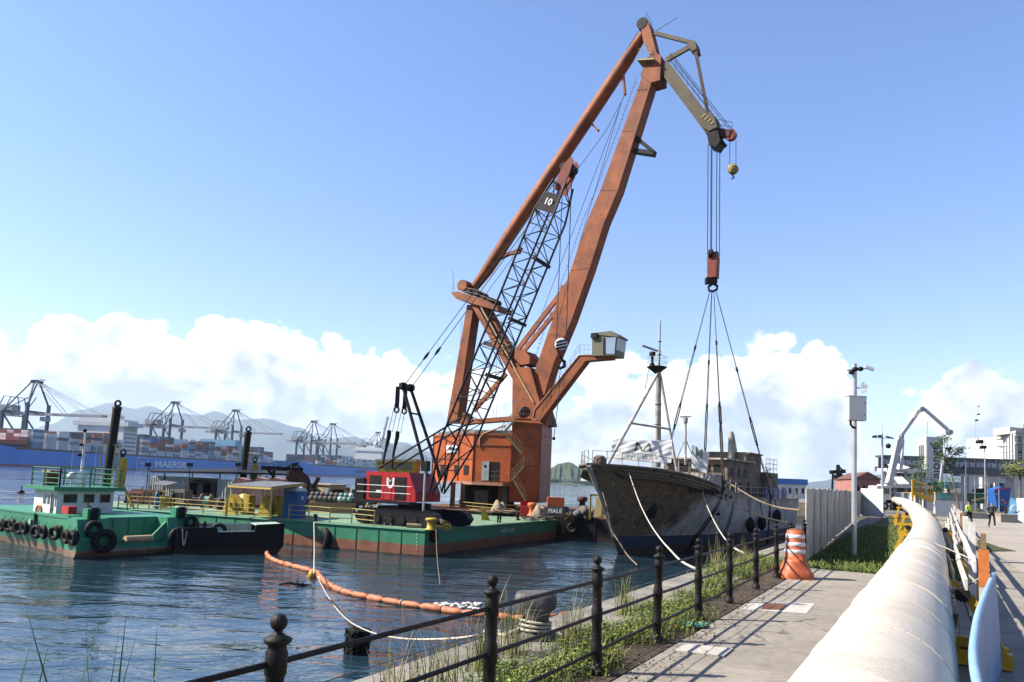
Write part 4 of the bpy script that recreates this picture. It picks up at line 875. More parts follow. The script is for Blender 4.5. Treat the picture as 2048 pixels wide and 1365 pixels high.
# gas cage, cylinder
p = at(326, 1012, 62); p.z = DZ; t = thing('gas_cage', 'yellow steel cage with a tin roof in front of the grey container', 'cage', p)
for dl in (-.55, .55):
    for dr in (-.4, .4): MB().beam(p+eL*dl+eR*dr, p+eL*dl+eR*dr+V((0, 0, 1.85)), .06, .06).build('post', 'rail_yellow', t)
for z in (.2, .9, 1.4, 1.8):
    for dr in (-.4, .4): MB().beam(p+eL*-.55+eR*dr+V((0, 0, z)), p+eL*.55+eR*dr+V((0, 0, z)), .04, .04).build('bar', 'rail_yellow', t)
MB().prism([p+eL*-.75+eR*-.6+V((0, 0, 1.85)), p+eL*.75+eR*-.6+V((0, 0, 1.95)), p+eL*.75+eR*.6+V((0, 0, 2.2)), p+eL*-.75+eR*.6+V((0, 0, 2.1))], (0, 0, .04)).build('roof', 'roof_tin', t)
MB().box(p.x-.3, p.y-.1, DZ+.05, p.x+.35, p.y+.3, DZ+1.0).build('back_panel', 'machine_yellow', t)
for x, Y, m_, lab in ((313, 61, 'gas_blue', 'blue gas cylinder standing left of the yellow cage'), (345, 61, 'dark_metal', 'dark drum standing right of the yellow cage')):
    p = at(x, 1012, Y); p.z = DZ; MB().lathe([(.17, 0), (.18, .1), (.18, 1.15), (.12, 1.3), (.05, 1.35), (.05, 1.5)], p, 12).build('gas_cylinder', m_, label=lab, cat='cylinder')
# spuds
def spud(px, py, Y, topy, lab, ch, rr_=.32):
    p = at(px, py, Y); p.z = DZ; tp_ = at(px, topy, Y).z; lean = V((.42, 0, 0)) if px < 300 else V((.34, 0, 0))
    t = thing('spud_pole', lab, 'spud', p); f = lambda z: p+lean*((z-DZ)/8)+V((0, 0, z-DZ))
    MB().tube([f(-1), f(tp_-.5)], rr_, 16).build('pole', 'dark_metal', t)
    n = int((tp_-DZ-.8)/.28)
    for i in range(n): MB().torus(f(DZ+.5+i*.28), f(5)-f(4), rr_, .022, 14, 4).build('hoop', 'black_steel', t)
    MB().lathe([(rr_+.03, 0), (rr_+.03, .2), (rr_*.8, .25)], f(tp_-.75), 14, f(5)-f(4)).build('cap', 'dark_metal', t)
    MB().torus(f(tp_-.25), (0, 1, 0), .22, .09, 14, 7).build('lifting_eye', 'black_steel', t)
    lad = MB(); w0, w1 = f(0)+V((-.45, -.35, 0)), V((0, 0, 0))
    for dx, nm in ((-.62, 0), (.42, 0), (.75, 0)): MB().beam(f(DZ)+V((dx, -.2, 0)), f(ch)+V((dx, -.2, 0)), .07, .07).build('cage_post', 'rail_yellow', t)
    z = DZ+.4
    while z < ch: MB().tube([f(z)+V((.42, -.2, 0)), f(z)+V((.75, -.2, 0))], .02, 5).build('rung', 'rail_yellow', t); z += .3
    for z in (DZ+.3, (DZ+ch)/2, ch): MB().beam(f(z)+V((-.62, -.2, 0)), f(z)+V((.75, -.2, 0)), .06, .06).build('cage_bar', 'rail_yellow', t)
    c = p+V((1.05, .1, 0)); ct = ch-.5
    cy = MB().lathe([(.3, 1.6), (.34, 1.9), (.34, ct-DZ-.7), (.26, ct-DZ-.45)], c, 14, (.05, 0, 1)).build('hydraulic_cylinder', 'machine_yellow', t)
    MB().torus(c+V((.12, 0, ct-DZ-.05)), (0, 1, 0), .2, .07, 12, 6).build('cylinder_eye', 'black_steel', cy)
    MB().lathe([(.2, -.55), (.12, -.4), (.16, -.2)], c+V((.1, 0, ct-DZ-.05)), 10).build('cylinder_neck', 'black_steel', cy)
    for dx, dy in ((-.5, -1.0), (1.6, -.5)): MB().tube([c+V((dx, dy, 0)), c+V((.05*dx, 0, 2.2))], .1, 8).build('brace', 'machine_yellow', t)
spud(207, 1005, 60, 800, 'black spud pole at the left end of the barge with yellow ladder cage', 6.75)
spud(481, 990, 75, 853, 'black spud pole at the far barge side above the dark roof', 6.8, .32)
# winches and canopy
for x, y, lab in ((474, 1030, 'yellow hydraulic winch under the tin canopy, left one'), (545, 1034, 'yellow hydraulic winch next to the blue toilet')):
    p = dk(x, y-2); t = thing('deck_winch', lab, 'winch', p)
    MB().lathe([(.75, -.7), (.75, -.62), (.42, -.6), (.42, .6), (.75, .62), (.75, .7)], p+V((0, .2, .8)), 18, eR+eL*.2).build('drum', 'machine_yellow', t)
    for sg in (-1, 1): MB().prism([p+eR*.85*sg+eL*-.7, p+eR*.85*sg+eL*.7, p+eR*.85*sg+eL*.35+V((0, 0, 1.2)), p+eR*.85*sg+eL*-.35+V((0, 0, 1.2))], eR*.1).build('side_frame', 'machine_yellow', t)
    MB().lathe([(.3, 0), (.3, .35), (.15, .4), (.15, .6)], p+V((-.1, -.45, .75)), 12, -eR).build('motor', 'machine_yellow', t)
    MB().ob(p+eL*-1.1+V((0, 0, .75)), eL*.28, eR*.35, (0, 0, .75)).build('control_box', 'machine_yellow', t)
    for i in range(5): MB().torus(p+V((.1, -.3, .3+.2*i)), (random.random(), 1, random.random()), .22, .035, 10, 5).build('hose', 'machine_yellow', t)
t = thing('winch_canopy', 'flat tin canopy on yellow posts above the winches', 'canopy', dk(535, 1030))
cp_ = [at(456, 971, 55), at(543, 976, 52.5), at(611, 968, 58), at(530, 963.5, 61)]
MB().prism(cp_, (0, 0, .07)).build('roof_sheet', 'roof_tin', t)
for a, b_ in zip(cp_, cp_[1:]+cp_[:1]): MB().beam(a+V((0, 0, -.07)), b_+V((0, 0, -.07)), .08, .12).build('edge_beam', 'rail_yellow', t)
for c_ in cp_: MB().beam(V((c_.x, c_.y+.1, DZ)), V((c_.x, c_.y+.1, c_.z-.02)), .11, .11).build('post', 'rail_yellow', t)
# grab bucket and dark winch machinery behind
p = at(508, 1015, 66); p.z = DZ; t = thing('grab_bucket', 'faded pink steel grab bucket parts behind the canopy', 'grab bucket', p)
for x0, sg in ((473, 1), (512, -1), (545, 1)):
    q = at(x0, 985, 65.5+sg*.6); b = MB()
    b.prism([q+V((0, 0, 1.3)), q+V((-.55, 0, .35)), q+V((-.05, 0, -1.1)), q+V((.75, 0, -1.1)), q+V((1.35, 0, .2)), q+V((.75, 0, 1.15))], (.2, .9, 0)); b.build('shell_plate', 'pink_steel', t)
    MB().beam(q+V((.3, -.06, 1.0)), q+V((.7, -.06, -.9)), .12, .1).build('rib', 'pink_steel', t)
p = at(580, 1010, 68); p.z = DZ; t = thing('derrick_winch', 'dark rusty derrick winch frame with a big drum behind the toilet', 'winch', p)
q = at(594, 968, 68); MB().lathe([(1.15, -.6), (1.15, -.5), (.8, -.48), (.8, .48), (1.15, .5), (1.15, .6)], q, 20, (.35, -.94, 0)).build('drum', 'red_brown', t)
for a, b_, w in (((523, 936), (606, 940), .3), ((548, 940), (543, 990), .28), ((580, 942), (570, 985), .28), ((535, 938), (552, 960), .18), ((560, 941), (598, 925), .12), ((595, 945), (560, 985), .2)):
    MB().beam(at(*a, 67.6), at(*b_, 68.2), w, w*1.2).build('frame_bar', 'dark_metal', t)
MB().torus(at(592, 938, 67.8), (.3, -1, 0), .35, .09, 14, 6).build('sheave', 'dark_metal', t)
for i in range(9):
    a = at(random.uniform(500, 570), random.uniform(955, 970), 67.2); MB().tube(sag(a, a+V((random.uniform(.6, 1.8), .2, random.uniform(-.3, .4))), .3, 6), .05, 5).build('hose', 'dark_metal' if i % 2 else 'red_brown', t)
p = at(560, 1020, 69.5); p.z = DZ; MB().box(p.x-3.0, p.y, DZ, p.x+2.4, p.y+2.2, DZ+1.9).build('base_block', 'red_brown', t)
# beige cabin
p = at(658, 1000, 76); p.z = DZ; t = thing('beige_cabin', 'beige flat roofed cabin on the far side of the barge', 'cabin', p)
P = lambda l, r, z: p+eL*l+eR*r+V((0, 0, z))
MB().prism([P(0, 0, 0), P(2.6, 0, 0), P(2.6, 2.6, 0), P(0, 2.6, 0)][::-1], (0, 0, 2.2)).build('walls', 'beige', t)
MB().prism([P(-.12, -.12, 2.2), P(2.72, -.12, 2.2), P(2.72, 2.72, 2.2), P(-.12, 2.72, 2.2)][::-1], (0, 0, .1)).build('roof', 'beige', t)
MB().ob(P(.45, -.02, .95), eL*.35, eR*.02, (0, 0, .95)).build('door', 'container_grey', t)
MB().ob(P(-.02, 1.3, .9), eR*.9, eL*.02, (0, 0, .9)).build('dark_plate', 'dark_metal', t)  # dark plate over most of the cabin's right-hand wall
MB().ob(P(1.9, -.02, 1.6), eL*.25, eR*.02, (0, 0, .18)).build('vent', 'dark_metal', t)
MB().beam(at(622, 985, 73), at(638, 955, 73), .5, .3).build('rusty_arm', 'red_brown', label='rusty brown steel arm leaning by the beige cabin', cat='steel arm')
p = at(692, 1000, 74); p.z = DZ; MB().box(p.x-1.9, p.y, DZ, p.x+.8, p.y+1.6, DZ+1.0).build('dark_crate', 'dark_metal', label='dark low crate right of the beige cabin', cat='crate')
# hose reel row, boxes
p = at(700, 1001, 66); t = thing('hose_bundle', 'green and white floating hoses stacked behind the railing', 'hoses', V((p.x, p.y, DZ)))
for j in range(3):
    for i in range(9):
        c0 = p+V((-3.6+i*.42, j*.5, .05+.32*(j % 2))); MB().lathe([(.15, 0), (.23, .04), (.23, .34), (.15, .38)], c0, 12, (1, .12, 0)).build('hose_ring', ('hose_green' if (i+j) % 3 else 'toilet_roof') if i > 5 else 'net_grey', t)
MB().box(p.x-3.6, p.y-.2, DZ, p.x+.3, p.y+1.3, p.z-.28).build('pallet', 'plank_wood', t)
for x, y, w, h, m_, lab in ((638, 1016, .7, .95, 'beige', 'tan crate behind the barge railing'), (653, 1016, .8, .9, 'toilet_roof', 'white plastic wrapped crate behind the railing'), (670, 1017, 1.0, .8, 'rust_plate', 'brown wooden crate right of the white wrapped one'), (600, 1034, .35, .6, 'red_paint', 'red fire extinguisher box beside the blue toilet')):
    p = dk(x, y); b = MB(); b.box(p.x-w/2, p.y, DZ+.06, p.x+w/2, p.y+.8, DZ+h); o = b.build('deck_crate', m_, label=lab, cat='crate')
    for zz in (.18, h*.55, h-.1): MB().box(p.x-w/2-.015, p.y-.02, DZ+zz, p.x+w/2+.015, p.y, DZ+zz+.09).build('slat', m_, o)
    MB().box(p.x-w/2, p.y, DZ, p.x+w/2, p.y+.8, DZ+.058).build('skid', 'plank_wood', o)
p = dk(690, 1026); MB().grid(lambda u, v: p+V(((u-.5)*2.6, (v-.5)*1.8, .03+.25*sin(pi*u)*sin(pi*v)*(1+.3*sin(u*9)))), 16, 10).build('pink_tarp', 'pink_steel', label='low faded pink tarpaulin heap on the open deck', cat='tarp')
# steps, bitts, fairlead, compressor, brackets
p = dk(733, 1038); t = thing('deck_steps', 'small yellow steel steps leading up to the red crane', 'steps', p)
for sg in (-.42, .42): MB().beam(p+V((sg, -.1, 0)), p+V((sg+.35, .6, 1.2)), .05, .14).build('stringer', 'rail_yellow', t)
for i in range(4): MB().beam(p+V((-.42+.08*i, .05+.15*i, .2+.28*i)), p+V((.42+.08*i, .05+.15*i, .2+.28*i)), .2, .04).build('tread', 'rail_yellow', t)
for x, y, lab in ((771, 1051, 'left black mooring post on the lit barge edge'), (783.5, 1052, 'right black mooring post on the lit barge edge'), (630, 1043, 'black bitt on the barge edge by the huge tyre'), (1035, 1041, 'short black drum on the shaded barge edge')):
    p = dk(x, y); MB().lathe([(.2, 0), (.2, .03), (.13, .05), (.13, .42), (.16, .44), (.16, .5), (.05, .52)], p, 12).build('mooring_post', 'black_steel', label=lab, cat='bollard')
p = dk(998, 1046); t = thing('double_bitts', 'black double bitts with crossbar on the shaded barge edge', 'bollard', p)
for sg in (-.22, .22): MB().tube([p+eR*sg, p+eR*sg+V((0, 0, .6))], .075, 8).build('post', 'black_steel', t)
MB().beam(p+eR*-.4+V((0, 0, .4)), p+eR*.4+V((0, 0, .4)), .08, .08).build('crossbar', 'black_steel', t)
p = dk(862, 1060); t = thing('fairlead_winch', 'pale yellow roller fairlead at the near barge corner', 'fairlead', p)
MB().lathe([(.42, 0), (.42, .06), (.3, .1), (.28, .55), (.42, .62), (.42, .72), (.3, .78), (.1, .8)], p, 14).build('warping_drum', 'machine_yellow', t)
MB().lathe([(.3, 0), (.3, .05), (.18, .1), (.18, .3), (.3, .34), (.3, .4)], p+V((1.0, .3, 0)), 12).build('roller', 'machine_yellow', t)
MB().ob(p+V((.55, .35, .2)), (.75, .1, 0), (-.05, .3, 0), (0, 0, .08)).build('base_plate', 'machine_yellow', t)
b = MB(); [b.torus(p+V((.9, .0, .45+.05*i)), (.1*i, .1, 1), .3+.03*i, .03, 14, 5) for i in range(4)]; b.build('rope_coil', 'rope_brown', label='brown rope coil lying on the corner fairlead', cat='rope')
p = dk(822, 1056); MB().tube([p+V((-.3, 0, .14)), p+V((.7, .1, .14))], .16, 10).build('steel_tube', 'tarp_brown', label='short brown steel tube lying beside the compressor', cat='tube')
for x, y, lab in ((889, 1047, 'yellow triangular deck bracket nearer the barge corner'), (963, 1041, 'yellow triangular deck bracket farther from the barge corner')):
    p = dk(x, y); t = thing('deck_bracket', lab, 'bracket', p)
    MB().prism([p, p+V((.75, .05, 0)), p+V((.25, .02, .92)), p+V((0, 0, .92))], (0, .08, 0)).build('gusset', 'machine_yellow', t)
    MB().box(p.x-.02, p.y-.01, DZ, p.x+.34, p.y+.5, DZ+.96).build('web', 'machine_yellow', t)
p = dk(838, 1045); t = thing('compressor', 'blue and white wheeled compressor parked under the red crane', 'compressor', p)
MB().box(p.x-.55, p.y, DZ+.5, p.x+.85, p.y+1.0, DZ+.95).build('lower_body', 'comp_blue', t)
MB().box(p.x-.55, p.y-.01, DZ+.97, p.x+.9, p.y+1.0, DZ+1.32).build('hood', 'comp_blue', t)
for z, x0, x1 in ((1.1, -.1, .55), (.7, -.2, .45)): MB().box(p.x+x0, p.y-.03, DZ+z-.09, p.x+x1, p.y-.015, DZ+z+.09).build('white_label', 'white_band', t)
w_ = MB().torus(p+V((-.1, -.12, .3)), (0, 1, 0), .22, .08, 16, 7).build('wheel', 'tyre', t); MB().lathe([(.14, -.03), (.14, .03), (.03, .05)], p+V((-.1, -.12, .3)), 12, (0, -1, 0)).build('rim', 'toilet_roof', w_)
MB().torus(p+V((-.1, -.12, .3)), (0, 1, 0), .33, .03, 16, 5).build('mudguard', 'dark_metal', t)
p = dk(914, 1042); MB().tube([p, p+V((0, 0, .7)), p+V((.05, 0, .85)), p+V((.15, 0, .85)), p+V((.18, 0, .72))], .045, 7).build('vent_pipe', 'rail_yellow', label='small yellow gooseneck vent pipe on the deck', cat='vent pipe')
b = MB(); p = dk(1095, 1041)
for i in range(16): q = p+eR*random.uniform(-3, 2.8)+eL*random.uniform(.3, 1.6)+V((0, 0, .12)); b.torus(q, (random.uniform(-.6, .6), random.uniform(-.6, .6), 1), random.uniform(.25, .45), .06, 12, 5)
b.build('hose_heap', 'net_grey', label='tangled heap of grey hoses on the far end of the barge', cat='hoses')
# scattered deck gear
rr = random.Random(12); gear = [('oil_drum', 'rusty drum'), ('tool_chest', 'low steel chest'), ('cable_reel', 'small cable reel'), ('pallet_stack', 'stack of timber')]
spots = [(386, 1010), (398, 1012), (412, 1016), (425, 1014), (440, 1020), (615, 1010), (622, 1020), (640, 1006), (655, 1004), (668, 1008), (686, 1008), (700, 1012), (712, 1018), (722, 1012), (735, 1016), (930, 1012), (945, 1010), (1046, 1032), (1060, 1034)]
for i, (x, y) in enumerate(spots):
    nm, wd_ = gear[(i*3) % 4]; p = dk(x, y); m_ = ['rust_plate', 'dark_metal', 'red_brown', 'tarp_brown', 'hose_green', 'container_grey'][(i*5) % 6]; cw = {'rust_plate': 'brown', 'dark_metal': 'black', 'red_brown': 'dark red', 'tarp_brown': 'tan', 'hose_green': 'green', 'container_grey': 'grey'}[m_]
    lab = '%s %s on the barge deck, gear item %s from the left' % (cw, wd_, 'first second third fourth fifth sixth seventh eighth ninth tenth eleventh twelfth thirteenth fourteenth fifteenth sixteenth seventeenth eighteenth nineteenth'.split()[i]); t = thing(nm, lab, wd_.split()[-1], p)
    if nm == 'oil_drum':
        MB().lathe([(.29, 0), (.3, .02), (.3, .28), (.315, .3), (.3, .32), (.3, .58), (.315, .6), (.3, .62), (.3, .88), (.27, .9)], p, 14).build('shell', m_, t); MB().lathe([(.05, 0), (.05, .04)], p+V((.12, 0, .9)), 8).build('bung', 'black_steel', t)
    elif nm == 'tool_chest':
        MB().box(p.x-.8, p.y-.3, DZ, p.x+.8, p.y+.4, DZ+.6).build('body', m_, t); MB().box(p.x-.83, p.y-.33, DZ+.61, p.x+.83, p.y+.43, DZ+.72).build('lid', m_, t)
    elif nm == 'cable_reel':
        for d_ in (-.4, .4): MB().lathe([(.6, -.04), (.6, .04)], p+V((d_, 0, .6)), 16, (1, 0, 0)).build('flange', 'plank_wood', t)
        MB().lathe([(.4, -.36), (.4, .36)], p+V((0, 0, .6)), 14, (1, 0, 0)).build('cable', m_, t)
    else:
        for k in range(4): MB().ob(p+V((rr.uniform(-.1, .1), 0, .1+.18*k)), (1.1, .1, 0), (-.03, .35, 0), (0, 0, .085)).build('timber', m_ if k % 2 else 'plank_wood', t)

gs = [(384, 1003, 1.5), (400, 1004, 1.2), (418, 1006, 1.6), (436, 1008, 1.3), (452, 1010, 1.5), (612, 1003, 1.6), (626, 1000, 1.2), (646, 1001, 1.5), (664, 1000, 1.1), (682, 1002, 1.5), (704, 1004, 1.3), (720, 1006, 1.7), (738, 1009, 1.2), (270, 1008, .9), (286, 1009, 1.1), (356, 1012, 1.2)]
for i, (x, y, h) in enumerate(gs):
    p = dk(x, y); m_ = ['dark_metal', 'rust_plate', 'red_brown', 'net_grey', 'dark_metal', 'container_grey'][i % 6]; cw = ['black', 'brown', 'dark red', 'dull grey', 'sooty black', 'grey'][i % 6]; w = .9+.25*(i % 3)
    t = thing('generator_set', '%s boxy machine among the barge deck gear, %s of its kind from the left' % (cw, 'fourth fifth sixth seventh eighth ninth tenth eleventh twelfth thirteenth fourteenth fifteenth sixteenth first second third'.split()[i]), 'machine', p)
    MB().ob(p+V((0, .5, .1)), eL*w, eR*.5, (0, 0, .1)).build('skid', 'dark_metal', t)
    MB().ob(p+V((0, .5, .2+h/2)), eL*(w-.08), eR*.45, (0, 0, h/2)).build('casing', m_, t)
    for k in range(3): MB().ob(p+V((0, .5, 0))+eL*((k-1)*w*.55)+eR*-.46+V((0, 0, .2+h*.55)), eL*(w*.2), eR*.02, (0, 0, h*.25)).build('vent_panel', 'dark_metal' if m_ != 'dark_metal' else 'rust_plate', t)
    MB().tube([p+V((.3, .5, .2+h)), p+V((.3, .5, .55+h))], .07, 7).build('exhaust', 'rust_plate', t)
    MB().tube(sag(p+eL*-w+V((0, .3, .6)), p+eL*(-w-.9)+V((0, -.1, .1)), .2, 5), .05, 5).build('hose', 'black_rubber', t)
# ------------------------------------------------------------------ crane pontoon and the big orange floating crane
mat('crane_orange', (.27, .068, .013), .65, var=.42, scale=.45, rust=.55, rustcol=(.10, .032, .014), rscale=.55, streak=.55, scol=(.07, .025, .012), dirt=.4, dcol=(.15, .06, .03), bump=.2, bscale=2)
mat('house_orange', (.38, .08, .011), .55, var=.28, scale=.5, rust=.28, rscale=.7, streak=.5, scol=(.16, .045, .02))
mat('faded_orange', (.38, .19, .13), .65, var=.14, scale=.6, rust=.25, rscale=.8, streak=.55, scol=(.16, .07, .05))
mat('olive', (.075, .058, .03), .6, var=.3, scale=1, rust=.4, rustcol=(.12, .06, .03), rscale=1)
mat('cab_green', (.13, .13, .085), .55, var=.15, scale=1, streak=.3)
mat('cab_glass', (.25, .33, .42), .06, var=.05, spec=.8)
mat('stair_yellow', (.38, .27, .12), .6, var=.2, scale=3, rust=.35, rscale=2)
mat('cable', (.02, .02, .022), .5, .4)
mat('block_red', (.2, .035, .018), .6, var=.25, scale=2, rust=.3)
mat('stripe_yellow', (.24, .19, .05), .5, var=.2, scale=4)
CP_Z = 2.15
t = thing('crane_pontoon', 'black pontoon under the orange floating crane', 'pontoon', bq(5, 36, 0))
MB().prism([bq(-6.2, 24.0, CP_Z-.1), bq(20, 24.0, CP_Z-.1), bq(20, 52, CP_Z-.1), bq(-6.2, 52, CP_Z-.1)], (0, 0, -2.9)).build('hull', 'black_hull', t)
MB().prism([bq(-6.1, 24.1, CP_Z-.06), bq(19.9, 24.1, CP_Z-.06), bq(19.9, 51.9, CP_Z-.06), bq(-6.1, 51.9, CP_Z-.06)], (0, 0, -.03)).build('deck', 'rust_plate', t)
p = at(1104, 1023, 68.6)
MB().prism([at(1082, 1033, 68.4), at(1088, 1016, 68.9), at(1096, 1013, 68.9), at(1128, 1014, 68.5), at(1130, 1033, 68.0)], (.5, 1.1, 0)).build('bulwark', 'black_hull', t)
text3d('PIAUÍ', .52, at(1110, 1023, 68.25), (.99, -.12, 0), (0, 0, 1), 'white_paint', t, depth=.02, bold=.018)
for l in (-5.5, -3.5, -1.5): MB().beam(bq(l, 23.95, CP_Z-.1), bq(l, 23.95, .1), .22, .1).build('fender_timber', 'red_brown', t)
tyre_at(bq(-1.4, 23.7, 1.1), eR, .5, .16, 'black tyre on the pontoon side beside the green barge end', None)
C0 = V((2.9, 84, 0)); cu = V((.845, -.535, 0)).normalized(); cm = V((.535, .845, 0)).normalized()
def pl(x, y, off=0.): return onp(x, y, C0+cm*off, cm)
fc_ = thing('floating_crane', 'huge rusty orange floating crane with a bent boom lifting the wreck', 'crane', V((0, 84, CP_Z)))
def plate(nm, pts, th, m='crane_orange', off=None, parent=None):
    o = -th/2 if off is None else off
    return MB().prism([pl(x, y, o) for x, y in pts], cm*th).build(nm, m, parent or fc_)
def bar(nm, a, b, w, th, m='crane_orange', off=0., parent=None):        # bar in the crane plane, w pixels-wide in metres
    return MB().beam(pl(*a, off), pl(*b, off), th, w, side=cm).build(nm, m, parent or fc_)
# house
hz0, hz1 = 5.0, 10.1
hA, hB, hC = at(867, 900, 88), at(948, 900, 80), at(1024, 900, 78.8)
tA, tB, tC_ = at(1022, 900, 78.7), at(1081, 900, 79.9), at(1102, 900, 84.2)
def zz(p, z): return V((p.x, p.y, z))
hback = [V((hC.x+.5, 92, 0)), V((hA.x+2, 95, 0))]
hs = MB(); hp = [hA, hB, hC]+hback
hs.prism([zz(p, hz0) for p in hp], (0, 0, hz1-hz0)); house = hs.build('machine_house', 'house_orange', fc_)
MB().prism([zz(p+(p-V((-2, 86, p.z)))*.05, hz0-.35) for p in hp], (0, 0, .33)).build('house_skirt', 'faded_orange', house)
MB().prism([zz(p+(p-V((-2, 86, p.z)))*.02, hz1-.15) for p in hp], (0, 0, .25)).build('roof_edge', 'crane_orange', house)
MB().prism([zz(hA.lerp(hB, .1), hz1+.1), zz(hB, hz1+.1), zz(hC, hz1+.1), V((hC.x, 90, hz1+.9)), V((hA.x+3, 92, hz1+.9))], (0, 0, .25)).build('sloped_roof', 'roof_tin', house)
ch_ = MB(); ch_.prism([zz(tA, 3.0), zz(tB, 3.0), zz(tC_, 3.0), V((tC_.x-1, 92, 3.0)), V((tA.x, 92, 3.0))], (0, 0, 8.2)); tower = ch_.build('stair_tower', 'house_orange', fc_)
for z in (3.3, 6.9, 9.0, 10.9):
    MB().beam(zz(tA, z)+V((0, -.05, 0)), zz(tB, z)+V((0, -.05, 0)), .1, .08).build('seam', 'crane_orange', tower)
b = MB(); b.prism([zz(tB, 3.02)+V((.04, -.04, 0)), zz(tC_, 3.02)+V((.04, -.04, 0)), zz(tC_, 11.15)+V((.04, -.04, 0)), zz(tB, 11.15)+V((.04, -.04, 0))], (.02, -.01, 0)); b.build('side_plate', 'faded_orange', tower)
for z in (9.2, 10.2):
    for f in (.3, .7): MB().ball(zz(tB.lerp(tC_, f), z)+V((.07, -.03, 0)), .1, 6, 4).build('bolt', 'crane_orange', tower)
MB().prism([zz(tA, 11.15), zz(tB, 11.15), zz(tC_, 11.15), V((tC_.x-2.2, 87, 13.0)), V((tA.x+.7, 87, 13.0))], (0, 0, .3)).build('tower_cap', 'crane_orange', tower)
for f in (0, .33, .66, 1): MB().beam(zz(hA.lerp(hB, f), hz0)+V((-.04, -.04, 0)), zz(hA.lerp(hB, f), hz1)+V((-.04, -.04, 0)), .1, .08).build('stiffener', 'crane_orange', house)
MB().beam(zz(hA, 7.4)+V((-.03, -.04, 0)), zz(hB, 7.4)+V((-.03, -.04, 0)), .06, .1).build('seam', 'crane_orange', house)
MB().beam(zz(hB, 8.9)+V((0, -.05, 0)), zz(hC, 8.9)+V((0, -.05, 0)), .08, .12).build('seam', 'crane_orange', house)
fl_ = (hB-hA).normalized(); fl_.z = 0
pc = zz(hA.lerp(hB, .5), 8.5)+V((-.08, -.06, 0)); MB().ob(pc, fl_*1.35, V((-fl_.y, fl_.x, 0))*.03, (0, 0, .42)).build('name_board', 'white_paint', house)
text3d('PIAUÍ', .6, pc+V((-.06, -.05, 0)), fl_, (0, 0, 1), 'dark_metal', house, depth=.01, bold=.012)
for f in (.28, .62, .85): MB().ob(zz(hA.lerp(hB, f), 6.2)+V((-.05, -.03, 0)), fl_*.5, V((-fl_.y, fl_.x, 0))*.02, (0, 0, .5)).build('louvre', 'dark_metal', house)
fb_ = (hC-hB).normalized(); fb_.z = 0; nb_ = V((fb_.y, -fb_.x, 0)).normalized()
dpos = zz(hB.lerp(hC, .56), 6.15); MB().ob(dpos+nb_*.03, fb_*.5, nb_*.03, (0, 0, 1.0)).build('doorway', 'dark_metal', house)
MB().ob(dpos-fb_*.95+nb_*.1, fb_*.4, nb_*.04, (0, 0, 1.0)).build('door', 'container_grey', house)
MB().ball(dpos-fb_*.95+nb_*.15+V((0, 0, .5)), .16, 10, 6, (1, .3, 1)).build('door_emblem', 'dark_metal', house)
MB().tube([zz(hB.lerp(hC, .15), 8.7)+nb_*.1, zz(hB.lerp(hC, .15), 9.6)+nb_*.1, zz(hB.lerp(hC, .25), 10.1)+nb_*.1, zz(hB.lerp(hC, .8), 11.0)+nb_*.1], .09, 8).build('vent_duct', 'faded_orange', house)
# pedestal under the house
MB().lathe([(3.3, 0), (3.3, .3), (2.9, .4), (2.9, 2.5), (3.4, 2.7), (3.4, 3.0)], V((-2.2, 86, CP_Z)), 24).build('pedestal', 'dark_metal', fc_)
for x, Y in ((905, 82.5), (925, 81.5), (1000, 80.5)):
    p = at(x, 1000, Y); MB().beam(zz(p, CP_Z), zz(p, hz0-.2), .5, .5).build('pedestal_leg', 'rust_plate', fc_)
for x, y, Y, w, h, m_ in ((940, 1000, 83, 2, 2.2, 'dark_metal'), (962, 1000, 82.5, 1.5, 1.9, 'cab_green'), (985, 1000, 83, 1.8, 2.3, 'dark_metal'), (1008, 1000, 82, .8, 2.5, 'container_grey')):
    p = at(x, y, Y); MB().box(p.x-w/2, p.y, CP_Z, p.x+w/2, p.y+1, CP_Z+h).build('engine_block', m_, fc_)
# column, boom and frames in the vertical crane plane
plate('king_column', [(1025, 735), (1060, 735), (1092, 850), (1024, 862)], 2.6)
boom = plate('main_boom', [(1061, 766), (1095, 668), (1117, 606), (1141, 541), (1175, 440), (1201, 380), (1285, 152), (1304, 162), (1236, 380), (1208, 446), (1180, 535), (1143, 640), (1107, 727), (1088, 790), (1062, 800)], 1.55)
MB().tube([pl(x, y, -.80) for x, y in ((1107, 727), (1143, 640), (1180, 535), (1208, 446), (1236, 380), (1304, 162))], .06, 6).build('edge_weld', 'crane_orange', boom)
for a, b_ in (((1141, 541), (1180, 535)), ((1201, 380), (1236, 380)), ((1244, 262), (1273, 262)), ((1095, 668), (1131, 672)), ((1274, 180), (1300, 178))):
    MB().beam(pl(*a, -.79), pl(*b_, -.79), .03, .12, side=cm).build('plate_seam', 'crane_orange', boom)
plate('boom_collar', [(1280, 150), (1304, 100), (1322, 112), (1320, 160), (1300, 166)], 2.0)
for a, b_ in (((1135, 575), (1117, 640)),): bar('gusset', a, b_, .8, 1.6)
bar('strut', (1270, 303), (1309, 309), .42, .9, 'dark_metal'); bar('strut', (1270, 274), (1309, 306), .36, .9, 'dark_metal')
tie = MB().tube([pl(950, 574), pl(975, 540), pl(1020, 470), pl(1180, 231), pl(1255, 118), pl(1286, 70)], [.55, .72, .78, .78, .72, .5], 10).build('luffing_arm', 'crane_orange', fc_)
for f0, f1 in (((1243, 120), (1250, 190)), ((1170, 235), (1197, 262)), ((1060, 402), (1078, 430))): bar('bracket', f0, f1, .22, .4, 'crane_orange')
bar('bracket', (992, 512), (1040, 505), .3, .5, 'crane_orange'); bar('bracket', (1000, 518), (1044, 497), .2, .5)
plate('mast_head', [(1281, 48), (1297, 44), (1314, 112), (1304, 118), (1286, 82)], 1.5)
